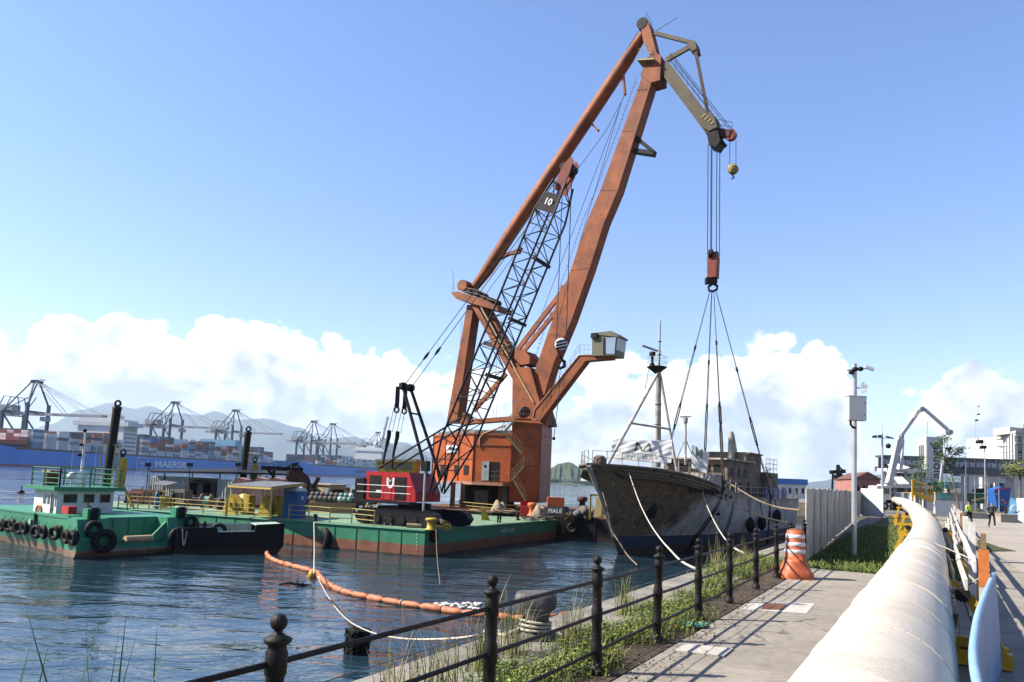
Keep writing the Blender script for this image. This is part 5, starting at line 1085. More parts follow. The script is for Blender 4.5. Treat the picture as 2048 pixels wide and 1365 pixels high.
MB().lathe([(.62, -.8), (.62, .8)], pl(1289, 54), 18, cm).build('head_drum', 'dark_metal', fc_)
plate('back_leg', [(934, 610), (947, 610), (913, 846), (893, 846)], 1.6)
for off in (-1.0, 1.0):
    bar('front_leg', (946, 604), (1062, 812), .62, .5, off=off)
bar('front_leg', (972, 616), (1074, 800), .85, 1.1, 'crane_orange', off=.2)
bar('ladder_rail', (960, 610), (1068, 806), .16, .3, 'stair_yellow', off=-1.3)
plate('tower_platform', [(902, 586), (915, 583), (965, 598), (993, 612), (996, 622), (960, 612), (912, 598)], 3.2, 'crane_orange')
MB().lathe([(.7, -1.3), (.7, 1.3)], pl(936, 576), 16, cm).build('pivot_drum', 'crane_orange', fc_)
for x, y in ((948, 586), (962, 590), (976, 600), (988, 604)): MB().lathe([(.34, -1.2), (.34, 1.2)], pl(x, y), 12, cm).build('sheave', 'dark_metal', fc_)
for a, b_, w in (((1034, 702), (1138, 566), .55), ((1042, 710), (1118, 616), .45)):
    for off in (-.5, .5): bar('boom_strut', a, b_, w, .3, off=off)
for i in range(6):
    f = i/6; bar('strut_lacing', (1040+72*f, 704-88*f), (1048+72*(f+.1), 706-92*(f+.16)), .12, .12, off=0)
plate('hinge_platform', [(1030, 700), (1050, 702), (1060, 714), (1058, 728), (1040, 730), (1028, 716)], 2.4)
plate('access_platform', [(968, 682), (1000, 690), (1022, 700), (1020, 706), (990, 698), (966, 690)], 2.4, 'red_brown')
for off in (-.8, .8): bar('house_brace', (948, 822), (1012, 748), .5, .35, off=off)
MB().lathe([(.7, -.5), (.7, .5)], pl(932, 838), 16, cm).build('brace_pin', 'crane_orange', fc_)
bar('roof_girder', (925, 846), (1030, 838), .5, 1.2)
# stay triangle and jib
for off in (-.55, .55):
    bar('stay_beam', (1310, 67), (1388, 87), .38, .3, 'olive', off); bar('stay_beam', (1332, 121), (1387, 90), .5, .3, 'olive', off); bar('stay_rod', (1389, 92), (1416, 228), .3, .22, 'red_brown', off)
plate('stay_node', [(1378, 82), (1390, 82), (1393, 98), (1384, 102), (1374, 92)], 1.5, 'olive')
jib = plate('jib', [(1318, 136), (1334, 122), (1345, 134), (1430, 248), (1436, 262), (1432, 286), (1420, 282), (1408, 262), (1326, 152)], 1.5, 'olive')
plate('sheave_housing', [(1400, 234), (1412, 226), (1428, 230), (1434, 254), (1418, 262), (1406, 256)], 1.9, 'olive')
for i in range(4): MB().beam(pl(1403+6*i, 236+4*i, -.98), pl(1410+6*i, 228+5*i, -.98), .03, .2, side=cm).build('warning_stripe', 'stripe_yellow', jib)
plate('jib_head', [(1412, 262), (1436, 262), (1440, 282), (1432, 294), (1418, 290)], 1.7, 'dark_metal')
bar('jib_nose', (1434, 266), (1462, 270), .7, .8, 'red_brown'); MB().lathe([(.55, -.3), (.55, .3)], pl(1462, 271), 16, cm).build('nose_sheave', 'block_red', fc_)
bar('nose_stay', (1440, 280), (1452, 293), .3, .3, 'dark_metal')
def rails(pts, h, n, off, m='stair_yellow', nm='handrail'):
    P = [pl(x, y, off) for x, y in pts]; b = MB()
    for k in (.5, 1): b.tube([p+V((0, 0, h*k)) for p in P], .022, 4)
    for a, c in zip(P, P[1:]):
        for i in range(n+1): q = a.lerp(c, i/n); b.tube([q, q+V((0, 0, h))], .022, 4)
    return b.build(nm, m, fc_)
for off in (-.8, .8):
    rails([(1340, 128), (1434, 250)], 1.1, 8, off, 'olive'); rails([(1436, 258), (1464, 264)], 1.0, 2, off, 'olive')
rails([(1292, 44), (1303, 60)], 1.0, 2, -.8, 'olive'); rails([(1276, 118), (1304, 116)], 1.1, 3, -1.1)
plate('head_platform', [(1274, 118), (1308, 116), (1308, 119), (1274, 121)], 3.0, 'stair_yellow')
rails([(904, 586), (958, 598), (992, 612)], 1.0, 4, -1.6); rails([(970, 682), (1020, 700)], 1.0, 4, -1.2)
MB().tube([pl(1312, 62), pl(1355, 36)], .03, 4).build('antenna', 'dark_metal', fc_); MB().tube([pl(907, 585), pl(906, 540)], .03, 4).build('antenna', 'dark_metal', fc_)
# ladder up the back of the boom
for off in (-.25, .25): MB().tube([pl(x, y, off) for x, y in ((1052, 770), (1086, 668), (1108, 606), (1132, 541), (1166, 440), (1192, 380), (1274, 156))], .03, 4).build('ladder_rail', 'faded_orange', fc_)
b = MB(); LP = [(1056, 766), (1090, 668), (1112, 606), (1136, 541), (1170, 440), (1196, 380), (1278, 156)]
for (xa, ya), (xb, yb) in zip(LP, LP[1:]):
    n = int(abs(yb-ya)/9)
    for i in range(n): x, y = xa+(xb-xa)*i/n, ya+(yb-ya)*i/n; b.tube([pl(x-6, y-1, -.4), pl(x-6, y-1, .4)], .022, 4); b.tube([pl(x-6, y-1), pl(x+1, y+1)], .02, 4)
b.build('ladder_hoops', 'faded_orange', fc_, kind='stuff')
# cab arm and cab
arm = plate('cab_arm', [(1066, 836), (1070, 819), (1158, 712), (1169, 709), (1222, 711), (1222, 718), (1171, 722), (1079, 843)], 1.1, 'crane_orange', off=-2.4)
MB().tube([pl(x, y, -2.45) for x, y in ((1066, 834), (1070, 819), (1158, 711), (1222, 710))], .06, 5).build('flange', 'faded_orange', arm)
cb = plate('operator_cab', [(1184, 712), (1184, 666), (1222, 664), (1235, 672), (1230, 711)], 2.3, 'cab_green', off=-2.9)
MB().prism([pl(x, y, -2.93) for x, y in ((1212, 676), (1232, 675), (1229, 709), (1212, 708))], cm*-.03).build('side_window', 'cab_glass', cb)
MB().prism([pl(x, y, -2.93) for x, y in ((1206, 676), (1211, 676), (1211, 709), (1206, 709))], cm*-.03).build('door_gap', 'dark_metal', cb)
q0, q1 = pl(1234.5, 675, -2.8), pl(1230, 709, -2.8); MB().prism([q0+cu*.04, q1+cu*.04, q1+cu*.04+cm*2.1, q0+cu*.04+cm*2.1], cu*.02).build('front_window', 'cab_glass', cb)
MB().prism([pl(x, y, -3.0) for x, y in ((1182, 667), (1222, 662), (1237, 671), (1236, 674), (1184, 669))], cm*2.5).build('cab_roof', 'cab_green', cb)
MB().ob(pl(1189, 672, -3.0), cu*.35, cm*.2, (0, 0, .25)).build('air_unit', 'dark_metal', cb)
rails([(1082, 828), (1158, 708)], 1.0, 9, -2.5); rails([(1160, 708), (1184, 709)], 1.0, 3, -2.5)
# stairs on the tower
def flight(x0, y0, x1, y1, Y, nm='stair_flight'):
    a, b_ = at(x0, y0, Y), at(x1, y1, Y); s = MB()
    for dy in (0, .7): s.beam(a+V((0, -dy, 0)), b_+V((0, -dy, 0)), .06, .22)
    n = max(4, int((b_-a).length/.3))
    for i in range(n): p = a.lerp(b_, (i+.5)/n); s.ob(p+V((0, -.35, 0)), (.12, 0, 0), (0, .34, 0), (0, 0, .02))
    for dy in (0, .7):
        for k in (.5, 1.0): s.tube([a+V((0, -dy, k)), b_+V((0, -dy, k))], .025, 4)
        for i in range(5): p = a.lerp(b_, i/4)+V((0, -dy, 0)); s.tube([p, p+V((0, 0, 1))], .025, 4)
    return s.build(nm, 'stair_yellow', fc_)
flight(1052, 1004, 1028, 962, 78.0); flight(1022, 962, 1048, 932, 78.0); flight(1044, 908, 1014, 874, 78.0); flight(1002, 872, 1034, 836, 78.0)
def landing(x0, x1, y, Y):
    a, b_ = at(x0, y, Y), at(x1, y, Y); s = MB(); s.box(a.x, Y-.85, a.z-.08, b_.x, Y+.5, a.z)
    o = s.build('landing', 'crane_orange', fc_); s = MB()
    for k in (.5, 1.0): s.tube([V((a.x, Y-.82, a.z+k)), V((b_.x, Y-.82, a.z+k))], .025, 4)
    n = max(2, int((b_.x-a.x)/.9))
    for i in range(n+1): x = a.x+(b_.x-a.x)*i/n; s.tube([V((x, Y-.82, a.z)), V((x, Y-.82, a.z+1))], .025, 4)
    s.build('handrail', 'stair_yellow', o)
landing(970, 1026, 962, 78.2); landing(1045, 1064, 932, 78.2); landing(998, 1010, 874, 78.2); landing(1030, 1062, 838, 78.2)
MB().lathe([(.5, -.5), (.6, -.45), (.6, .45), (.5, .5)], at(1048, 825, 78.4), 14, (.2, -1, 0)).build('slew_motor', 'red_brown', fc_)
# running ropes
def cable(nm, pts, r=.035, m='cable', parent=None): return MB().tube(pts, r, 5).build(nm, m, parent or fc_)
for o in (-.5, .5):
    cable('luffing_rope', [pl(948, 576, o), pl(1279, 60, o)]); cable('luffing_rope', [pl(968, 594, o), pl(1212, 262, o), pl(1250, 190, o)])
for x0, y0, x1, y1 in ((1085, 735, 1246, 195), (1060, 690, 1240, 215), (1340, 112, 1458, 258), (1336, 116, 1450, 262), (1342, 106, 1466, 262)): cable('hoist_rope', [pl(x0, y0, -.3), pl(x1, y1, -.3)], .03)
for x in (915, 922, 990, 996): cable('drop_rope', [pl(x+8, 640, .5), pl(x-4, 840, .5)], .018)
hk = pl(1427, 512); HKT = pl(1428, 290)
fall = thing('hook_block', 'rusty red hook block hanging from the jib above the wreck', 'hook block', pl(1427, 580))
for o, xo in ((-.5, -.45), (.5, -.45), (-.5, .45), (.5, .45), (0, -.2)):
    cable('hoist_fall', [HKT+cu*xo*1.0+cm*o, hk+cu*xo+cm*o], .04, parent=fall)
B = lambda a, b_, c_: pl(1427, 512)+cu*a+cm*b_+V((0, 0, c_))
MB().prism([B(-.5, -.5, -.2), B(-.3, -.5, .2), B(.3, -.5, .2), B(.5, -.5, -.2), B(.45, -.5, -2.3), B(-.45, -.5, -2.3)], cm*1.0).build('cheek_block', 'block_red', fall)
for a in (-.42, .42): MB().lathe([(.45, -.16), (.45, .16)], B(a*.3, a, .1), 14, cu).build('sheave', 'dark_metal', fall)
MB().box(*(B(-.36, -.5, -2.32)-V((.2, .2, .6))), *(B(-.36, -.5, -2.32)+V((.9, .5, 0)))).build('trunnion', 'dark_metal', fall)
b = MB(); hc = B(0, 0, -3.05); b.tube([hc+V((0, 0, .6)), hc+V((0, 0, .2)), hc+cu*.45+V((0, 0, -.1)), hc+cu*.4+V((0, 0, -.45)), hc+V((0, 0, -.6)), hc-cu*.4+V((0, 0, -.45)), hc-cu*.45+V((0, 0, -.1)), hc+V((0, 0, .2))], .13, 8); b.build('double_hook', 'dark_metal', fall)
ah = thing('auxiliary_hook', 'small black and yellow striped hook hanging from the jib nose', 'hook', pl(1466, 358))
for a in (1459.5, 1472): cable('hoist_fall', [pl(a, 282), pl(a, 336)], .03, parent=ah)
MB().lathe([(.3, -.32), (.5, -.28), (.5, .28), (.3, .32)], pl(1466, 339), 18, cm).build('block', 'stripe_yellow', ah)
for i in range(3): MB().beam(pl(1459+i*3, 346-i*6, -.33), pl(1467+i*3, 342-i*5, -.33), .05, .12, side=cm).build('stripe', 'black_steel', ah)
b = MB(); hc = pl(1465, 352); b.tube([hc+V((0, 0, .2)), hc, hc+cu*.16+V((0, 0, -.15)), hc+cu*.08+V((0, 0, -.32)), hc-cu*.12+V((0, 0, -.25))], .07, 7); b.build('hook', 'dark_metal', ah)
# things on the pontoon deck
def deckp(x, y, Y): p = at(x, y, Y); p.z = CP_Z-.09; return p
p = deckp(1051, 1018, 71); b = MB(); b.box(p.x-.5, p.y, p.z, p.x+.5, p.y+.8, p.z+.85); o = b.build('red_chest', 'red_paint', label='bright red chest with a raised lid on the crane pontoon', cat='chest'); MB().prism([p+V((-.5, .8, .86)), p+V((.5, .8, .86)), p+V((.5, .5, 1.35)), p+V((-.5, .5, 1.35))], (0, .05, 0)).build('lid', 'red_paint', o)
p = deckp(1064, 1024, 70.5); MB().lathe([(.45, 0), (.45, .1), (.3, .2), (.27, .75), (.45, .95), (.45, 1.15), (.2, 1.25)], p, 14).build('capstan', 'orange_paint', label='orange capstan beside the red chest', cat='capstan')
p = deckp(1111, 1014, 74); o = MB().box(p.x-.75, p.y, p.z, p.x+.8, p.y+1.2, p.z+.85).build('orange_unit', 'orange_paint', label='orange machine box behind the black bulwark', cat='machine')
MB().box(p.x-.8, p.y-.05, p.z+.9, p.x+.85, p.y+1.25, p.z+1.75).build('hood', 'orange_paint', o); MB().box(p.x-.75, p.y, p.z+.85, p.x+.8, p.y+1.2, p.z+.9).build('joint', 'dark_metal', o)
for x, y, Y, r, m_, lab in ((998, 1002, 74, .75, 'tarp_brown', 'crumpled brown tarpaulin heap on the crane pontoon'), (1078, 1024, 70, .65, 'tarp_brown', 'pale canvas bundle right of the orange capstan')):
    p = deckp(x, y, Y); MB().grid(lambda u, v: p+V((r*1.1*(u-.5)*2, r*(v-.5)*2, 1.5*r*(sin(pi*u)*sin(pi*v))**.6*(1+.22*sin(u*13+v*7)))), 14, 10).build('tarp_heap', m_, label=lab, cat='tarp')
b = MB(); p = deckp(1010, 1020, 73)
for i in range(14): b.torus(p+V((random.uniform(-2.5, 2), random.uniform(-.8, 1), .12+.06*(i % 3))), (random.uniform(-.3, .3), random.uniform(-.3, .3), 1), random.uniform(.35, .7), .07, 14, 5)
b.build('rope_heap', 'rope_brown', label='coils of thick brown rope on the pontoon deck', cat='rope')
b = MB(); p = deckp(1158, 1030, 70.5)
for i in range(10): b.ball(p+V((random.uniform(-1.6, 2), random.uniform(-.4, 1.2), random.uniform(0, .7))), random.uniform(.3, .6), 7, 5)
b.build('net_heap', 'net_grey', label='dark heap of nets and gear right of the black bulwark', cat='nets')
p = deckp(1164, 1020, 72); MB().lathe([(.3, 0), (.3, 1.5), (.5, 1.55), (.5, 1.9), (.3, 1.95)], p, 12).build('mushroom_vent', 'red_brown', label='dark red mushroom vent left of the wreck bow', cat='vent')
p = deckp(1180, 1034, 69); t = thing('gangway_frame', 'yellow steel frame with a tan gangway board beside the wreck bow', 'gangway', p)
for dx in (0, 1.1): MB().beam(p+V((dx, 0, 0)), p+V((dx, 0, 2.2)), .16, .16).build('post', 'machine_yellow', t)
MB().beam(p+V((-.1, 0, 2.2)), p+V((1.3, 0, 2.2)), .16, .16).build('crossbar', 'machine_yellow', t)
MB().prism([p+V((.35, .1, .2)), p+V((1.05, .1, .2)), p+V((1.15, .6, 2.0)), p+V((.55, .6, 2.0))], (0, .08, 0)).build('board', 'beige', t)
p = deckp(1131, 1029, 68.5); MB().ball(p+V((0, 0, .3)), .32, 10, 7, (1.3, 1, .8)).build('yellow_float', 'buoy_yellow', label='yellow float lying by the black bulwark', cat='float')
# ------------------------------------------------------------------ red crawler crane on the green barge
mat('crawler_red', (.40, .018, .02), .4, var=.12, scale=1.5, rust=.08, rscale=2)
mat('crawler_black', (.016, .016, .019), .45, .2, var=.3, scale=2)
th_ = radians(-28); kc = V((cos(th_), sin(th_), 0)); kw = V((-sin(th_), cos(th_), 0))
KF = at(874, 986, 53.5)                      # boom foot
kb = V((KF.x-1.6, KF.y+.6, DZ)); kr = thing('crawler_crane', 'red and black lattice boom crawler crane standing on the green barge', 'crane', kb)
def kk(x, y, off=0.): return onp(x, y, KF+kw*off, kw)
def kp(a, w, z): return V((KF.x, KF.y, 0))+kc*a+kw*w+V((0, 0, z))
hz = gz  # keep name
zb_, zt_ = at(790, 1001, 54.5).z, at(790, 945, 54.5).z
for w0, nm in ((-2.3, 'near'), (1.7, 'far')):
    tr = MB(); poly = [kp(-5.4, w0, DZ+.55), kp(-5.1, w0, DZ+.12), kp(-4.6, w0, DZ), kp(.9, w0, DZ), kp(1.4, w0, DZ+.12), kp(1.7, w0, DZ+.55), kp(1.4, w0, DZ+.98), kp(.9, w0, DZ+1.1), kp(-4.6, w0, DZ+1.1), kp(-5.1, w0, DZ+.98)]
    tr.prism(poly, kw*.75); tk = tr.build('crawler_track', 'crawler_black', kr)
    for i in range(22):
        c_ = kp(-4.6+i*.26, w0+.37, DZ+1.12); MB().ob(c_, kc*.1, kw*.4, (0, 0, .03)).build('track_shoe', 'crawler_black', tk)
    for i in range(6): MB().lathe([(.28, -.05), (.28, .05)], kp(-4.4+i*1.05, w0-.06, DZ+.42), 12, kw).build('track_roller', 'dark_metal', tk)
MB().ob(kp(-1.9, .05, DZ+.85), kc*1.6, kw*1.7, (0, 0, .35)).build('car_body', 'crawler_black', kr)
MB().lathe([(1.2, 0), (1.2, .35)], kp(-1.9, .05, DZ+1.2), 20).build('slew_ring', 'dark_metal', kr)
H0, H1 = -5.15, -1.1; ws, we = -1.55, 1.6
hs = MB().prism([kp(H0, ws, zb_), kp(H1+.35, ws, zb_), kp(H1+.35, ws, zb_+.6), kp(H1-.3, ws, zt_), kp(H0, ws, zt_)], kw*(we-ws)).build('machine_house', 'crawler_red', kr)
def sidep(a0, a1, z0, z1, m_, nm, d=.02, prnt=None): return MB().ob(kp((a0+a1)/2, ws-d, (z0+z1)/2), kc*((a1-a0)/2), kw*d, (0, 0, (z1-z0)/2)).build(nm, m_, prnt or hs)
hh = zt_-zb_
sidep(H0+.35, H0+1.4, zb_+.15, zb_+hh*.86, 'dark_metal', 'open_panel'); sidep(H1-1.35, H1-.5, zb_+.1, zb_+hh*.84, 'dark_metal', 'cab_door_opening'); sidep(H0+1.45, H1-1.4, zb_+.05, zb_+hh*.86, 'crawler_red', 'side_door', .03)
sidep(H0+2.35, H0+2.38, zb_+.05, zb_+hh*.5, 'dark_metal', 'door_gap', .04); sidep(H0+1.0, H0+1.5, zb_+.55, zb_+.7, 'toilet_roof', 'pale_panel', .035)
lc = kp(H0+2.25, ws-.075, zb_+hh*.62)
b = MB(); U = [(-.42, .45), (-.42, -.05), (-.33, -.3), (-.15, -.45), (0, -.5), (.15, -.45), (.33, -.3), (.42, -.05), (.42, .45), (.2, .45), (.2, -.05), (.12, -.2), (0, -.25), (-.12, -.2), (-.2, -.05), (-.2, .45)]
Uv = [lc+kc*x*.8+V((0, 0, y*.8)) for x, y in U]; n2 = 8
b.add(Uv+[p-kw*.015 for p in Uv], [(i+16, i+17, 15-i-1+16, 15-i+16) for i in range(7)]); b.build('shield_emblem', 'white_paint', hs)
MB().add([lc+kc*(.15*cos(a)*(1+.15*sin(3*a)))+V((0, 0, .13+.2*sin(a)))-kw*.02 for a in [2*pi*i/16 for i in range(16)]], [tuple(range(16))]).build('emblem_figure', 'dark_metal', hs)
text3d('JP', .2, lc+V((0, 0, .15))-kw*.03, kc, (0, 0, 1), 'white_paint', hs, depth=.002, bold=.01)
MB().prism([kp(H1+.1, ws+.5, zb_+.85), kp(H1+.36, ws+.5, zb_+.62), kp(H1+.36, ws+1.6, zb_+.62), kp(H1+.1, ws+1.6, zb_+.85)], kc*.02).build('front_panel', 'dark_metal', hs)
MB().prism([kp(H0-.05, ws-.1, zb_-.25), kp(H0-.9, ws-.1, zb_-.25), kp(H0-.9, ws-.1, zb_+hh*.72), kp(H0-.05, ws-.1, zb_+hh*.76)], kw*(we-ws+.2)).build('counterweight', 'crawler_black', kr)
MB().ob(kp((H0+H1)/2-.1, ws-.35, zb_-.1), kc*((H1-H0)/2+.5), kw*.4, (0, 0, .09)).build('catwalk', 'crawler_black', kr)
for z in (.55, 1.05): MB().tube([kp(H0-.2, ws-.7, zb_+z), kp(H1+.45, ws-.7, zb_+z)], .025, 5).build('catwalk_rail', 'white_paint', kr)
for a in (H0-.2, H0+2.2, H1-.6, H1+.45): MB().tube([kp(a, ws-.7, zb_), kp(a, ws-.7, zb_+1.05)], .02, 5).build('rail_post', 'dark_metal', kr)
# yellow bridge of a vessel seen behind the crane house
vy = thing('yellow_bridge', 'yellow vessel bridge showing behind the red crane house', 'boat bridge', at(790, 960, 80))
MB().prism([at(752, 923, 78), at(830, 923, 78), at(824, 960, 78), at(760, 960, 78)], (.3, 3, 0)).build('wheelhouse', 'machine_yellow', vy)
MB().prism([at(749, 919, 77.6), at(833, 919, 77.6), at(831, 924, 77.6), at(751, 924, 77.6)], (.3, 4, 0)).build('roof', 'beige', vy)
for x in (770, 784, 799, 813): MB().prism([at(x, 928, 77.9), at(x+10, 928, 77.9), at(x+10, 940, 77.9), at(x, 940, 77.9)], (0, -.03, 0)).build('window', 'glass_dark', vy)
MB().prism([at(735, 1000, 78), at(840, 1000, 78), at(845, 960, 78), at(735, 960, 78)], (.5, 5, 0)).build('hull', 'black_hull', vy)
# boom
A0, A1 = KF, kk(1139, 338); ax_ = (A1-A0).normalized(); pn = kw.cross(ax_).normalized(); BLen = (A1-A0).length
boomT = MB()
def sect(t):
    d = .12+.66*min(1, t/.16) if t < .16 else (.78 if t < .86 else .78-.42*(t-.86)/.14)
    w = .95 if t < .86 else .95-.5*(t-.86)/.14
    if t < .16: w = .75+.2*t/.16
    return d, w
def bpt(t, i, j): d, w = sect(t); return A0+ax_*(BLen*t)+pn*(d*i)+kw*(w*j)
ts = [0, .08, .16]+[.16+.70*k/17 for k in range(1, 18)]+[.91, .955]
for i in (-1, 1):
    for j in (-1, 1): MB().tube([bpt(t, i, j) for t in (0, .08, .16, .5, .86, .955)], .075, 8).build('boom_chord', 'crawler_black', kr)
for k, (t0, t1) in enumerate(zip(ts, ts[1:])):
    for j in (-1, 1):
        s_ = 1 if k % 2 else -1
        MB().tube([bpt(t0, -s_, j), bpt(t1, s_, j)], .036, 5).build('lacing_bar', 'crawler_black', kr)
        if k % 2 == 0: MB().tube([bpt(t0, -1, j), bpt(t0, 1, j)], .036, 5).build('lacing_bar', 'crawler_black', kr)
    for i in (-1, 1):
        s_ = 1 if k % 2 else -1
        MB().tube([bpt(t0, i, -s_), bpt(t1, i, s_)], .036, 5).build('lacing_bar', 'crawler_black', kr)
        if k % 2: MB().tube([bpt(t0, i, -1), bpt(t0, i, 1)], .036, 5).build('lacing_bar', 'crawler_black', kr)
for t in (.38, .55, .73): MB().ob(bpt(t, 1, 0), kw*1.15, ax_*.12, pn*.12).build('guide_roller', 'dark_metal', kr)
MB().prism([bpt(.86, .98, -1.02), bpt(.915, .98, -1.05), bpt(.915, -.98, -1.05), bpt(.86, -.98, -1.02)], kw*-.03).build('number_plate', 'crawler_black', kr)
text3d('10', .62, bpt(.888, 0, -1.09)-kw*.03, pn, ax_, 'white_paint', kr, depth=.005, bold=.02)
bh = MB()
for j in (-.42, .42):
    q = lambda t, d: A0+ax_*(BLen*t)+pn*d+kw*j
    bh.prism([q(.93, -.32), q(.93, .32), q(.985, .36), q(1.02, .3), q(1.03, 0), q(1.0, -.36), q(.96, -.36)], kw*.08)
bh.build('boom_head', 'block_red', kr)
for d in (-.35, .25): MB().lathe([(.28, -.35), (.28, .35)], A0+ax_*(BLen*(1.0))+pn*d, 14, kw).build('head_sheave', 'dark_metal', kr)
# gantry and live mast
for j in (-.85, .85):
    top_ = kk(814, 776, 0)+kw*j*.55; MB().tube([top_, kk(868, 955, 0)+kw*j], .12, 8).build('gantry_leg', 'crawler_black', kr)
    MB().tube([kk(771, 938, 0)+kw*j, kk(935, 838, 0)+kw*j], .07, 6).build('boom_stop', 'crawler_black', kr)
    for dx in (-4, 4): MB().tube([top_+V((-.35+dx*.03, 0, -.9)), kk(786+dx+3, 866, 0)+kw*j*.6], .025, 4).build('pendant', 'cable', kr)
    MB().tube([kk(787, 862, 0)+kw*j*.6, kk(786, 874, 0)+kw*j*.6, kk(779, 905, 0)+kw*j*.6, kk(774, 938, 0)+kw*j*.7], [.16, .16, .09, .07], 8).build('pendant_socket', 'crawler_black', kr)
    MB().ob(top_+V((-.38, 0, -.75)), (.14, 0, 0), (0, .14, 0), (0, 0, .75)).build('hoist_block', 'crawler_black', kr)
    MB().torus(top_+V((-.38, 0, -1.7)), kw, .2, .07, 12, 6).build('block_eye', 'crawler_black', kr)
    cable('boom_pendant', [top_, bpt(.99, -.6, j*.5)], .03, parent=kr)
    MB().lathe([(.07, -.35), (.12, 0), (.07, .35)], top_.lerp(bpt(.99, -.6, j*.5), .17+.02*j), 6, bpt(.99, 0, 0)-top_).build('pendant_joint', 'cable', kr)
    MB().lathe([(.3, -.1), (.3, .1)], top_+V((0, 0, .05)), 12, kw).build('gantry_sheave', 'crawler_black', kr)
MB().beam(kk(814, 774)+kw*-.8, kk(814, 774)+kw*.8, .3, .35).build('gantry_head', 'crawler_black', kr)
MB().beam(kk(829, 828)+kw*-.62, kk(829, 828)+kw*.62, .12, .12).build('gantry_tie', 'crawler_black', kr)
MB().tube([kp(.0, -1.6, zb_-1), kp(.0, -1.6, zt_+1.0)], .08, 8).build('grey_post', 'galv', kr)
MB().ob(kp(0, -1.6, zt_+.5), kc*.25, kw*.2, (0, 0, .35)).build('lamp_box', 'crawler_black', kr)
hkp = A1+pn*-.45; hb2 = onp(1122, 694, A1, V((0, 1, 0)))
kh = thing('crane_hook', 'black and white striped hook block hanging from the crawler boom tip', 'hook', hb2+V((0, 0, -1.3)))
for dx in (-.3, .3):
    for dy in (-.12, .12): cable('hoist_fall', [V((hb2.x+dx, A1.y+dy, A1.z-.1)), hb2+V((dx*1.05, dy, .3))], .022, parent=kh)
MB().lathe([(.3, -.18), (.42, -.14), (.42, .14), (.3, .18)], hb2+V((0, 0, .15)), 16, (0, 1, 0)).build('block', 'white_paint', kh)
for z in (-.1, .12, .34): MB().ob(hb2+V((0, -.19, z)), (.36, 0, .09), (0, .02, 0), (-.01, 0, .05)).build('stripe', 'black_steel', kh)
MB().prism([hb2+V((-.36, -.13, -.05)), hb2+V((.36, -.13, -.05)), hb2+V((.16, -.13, -.62)), hb2+V((-.16, -.13, -.62))], (0, .26, 0)).build('ball_weight', 'block_red', kh)
b = MB(); hc = hb2+V((0, 0, -.6)); b.tube([hc, hc+V((.02, 0, -.2)), hc+V((.26, 0, -.4)), hc+V((.26, 0, -.7)), hc+V((0, 0, -.85)), hc+V((-.2, 0, -.7))], [.09, .09, .13, .13, .11, .05], 8); b.build('hook', 'black_steel', kh)
MB().tube([hc+V((0, 0, -.85)), hc+V((-.05, 0, -3)), hc+V((-.25, 0, -5.4))], .025, 5).build('tag_line', 'cable', kh)
MB().ball(hc+V((-.25, 0, -5.5)), .12, 6, 5).build('tag_hook', 'black_steel', kh)
# ------------------------------------------------------------------ the wrecked ship
sB = V((8.5, 57.6, 0)); sa = V((.56, .83, 0)).normalized(); sp_ = V((sa.y, -sa.x, 0))     # aft direction, port side direction
def wreck_mat():
    m = bpy.data.materials.new('wreck_hull'); m.use_nodes = True; g = NG(m.node_tree); g.N.clear(); MT['wreck_hull'] = m
    pos = g.n('ShaderNodeNewGeometry').outputs['Position']; z = g.n('ShaderNodeSeparateXYZ', {0: pos}).outputs[2]
    s = g.n('ShaderNodeVectorMath', {0: g.addv(pos, tuple(-sB)), 1: tuple(sa)}, operation='DOT_PRODUCT').outputs['Value']
    n1 = g.noise(pos, .8, 8, .65); n2 = g.noise(pos, 7, 6, .7); n3 = g.noise(g.scalev(pos, (1.6, 1.6, .12)), 1.8, 6, .65)
    white = g.mix(g.ss(n2, .3, .7), (.26, .245, .21), (.46, .44, .40))
    white = g.mix(g.m('MULTIPLY', g.ss(n3, .46, .68), .75), white, (.10, .085, .06))
    mud = g.mix(g.ss(n2, .32, .68), (.032, .022, .012), (.23, .155, .085))
    mud = g.mix(g.m('MULTIPLY', g.ss(n1, .48, .66), .7), mud, (.03, .022, .014))
    k = g.m('ADD', g.m('MULTIPLY_ADD', z, .55, g.m('MULTIPLY', s, -.42)), g.m('MULTIPLY_ADD', n1, 3.0, -.2))
    f = g.ss(k, .1, 1.1); f = g.m('MAXIMUM', f, g.m('MULTIPLY', g.ss(g.m('SUBTRACT', z, g.m('MULTIPLY', n1, 3.5)), 1.9, 3.2), .75))
    c = g.mix(f, white, mud)
    top = g.m('MULTIPLY', g.ss(g.m('ADD', z, g.m('MULTIPLY', n1, .6)), 5.6, 6.6), .8); c = g.mix(top, c, g.mix(g.ss(n2, .4, .6), (.05, .042, .028), (.15, .13, .095)))
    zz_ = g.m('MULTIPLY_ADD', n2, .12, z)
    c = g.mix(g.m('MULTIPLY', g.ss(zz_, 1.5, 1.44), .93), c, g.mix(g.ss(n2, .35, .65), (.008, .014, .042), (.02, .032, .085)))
    c = g.mix(g.ss(zz_, .72, .6), c, g.mix(g.ss(n2, .4, .6), (.012, .009, .006), (.06, .035, .02)))
    bp = g.n('ShaderNodeBump', {'Strength': .5, 'Distance': .04, 'Height': n2}).outputs[0]
    b = g.n('ShaderNodeBsdfPrincipled', {'Base Color': c, 'Roughness': .8, 'Normal': bp}); g.L.new(b.outputs[0], g.n('ShaderNodeOutputMaterial').inputs[0])
wreck_mat()
mat('wreck_brown', (.20, .16, .115), .85, var=.45, scale=1.2, rust=.4, rustcol=(.1, .045, .025), rscale=1.3, streak=.5, bump=.4, bscale=6)
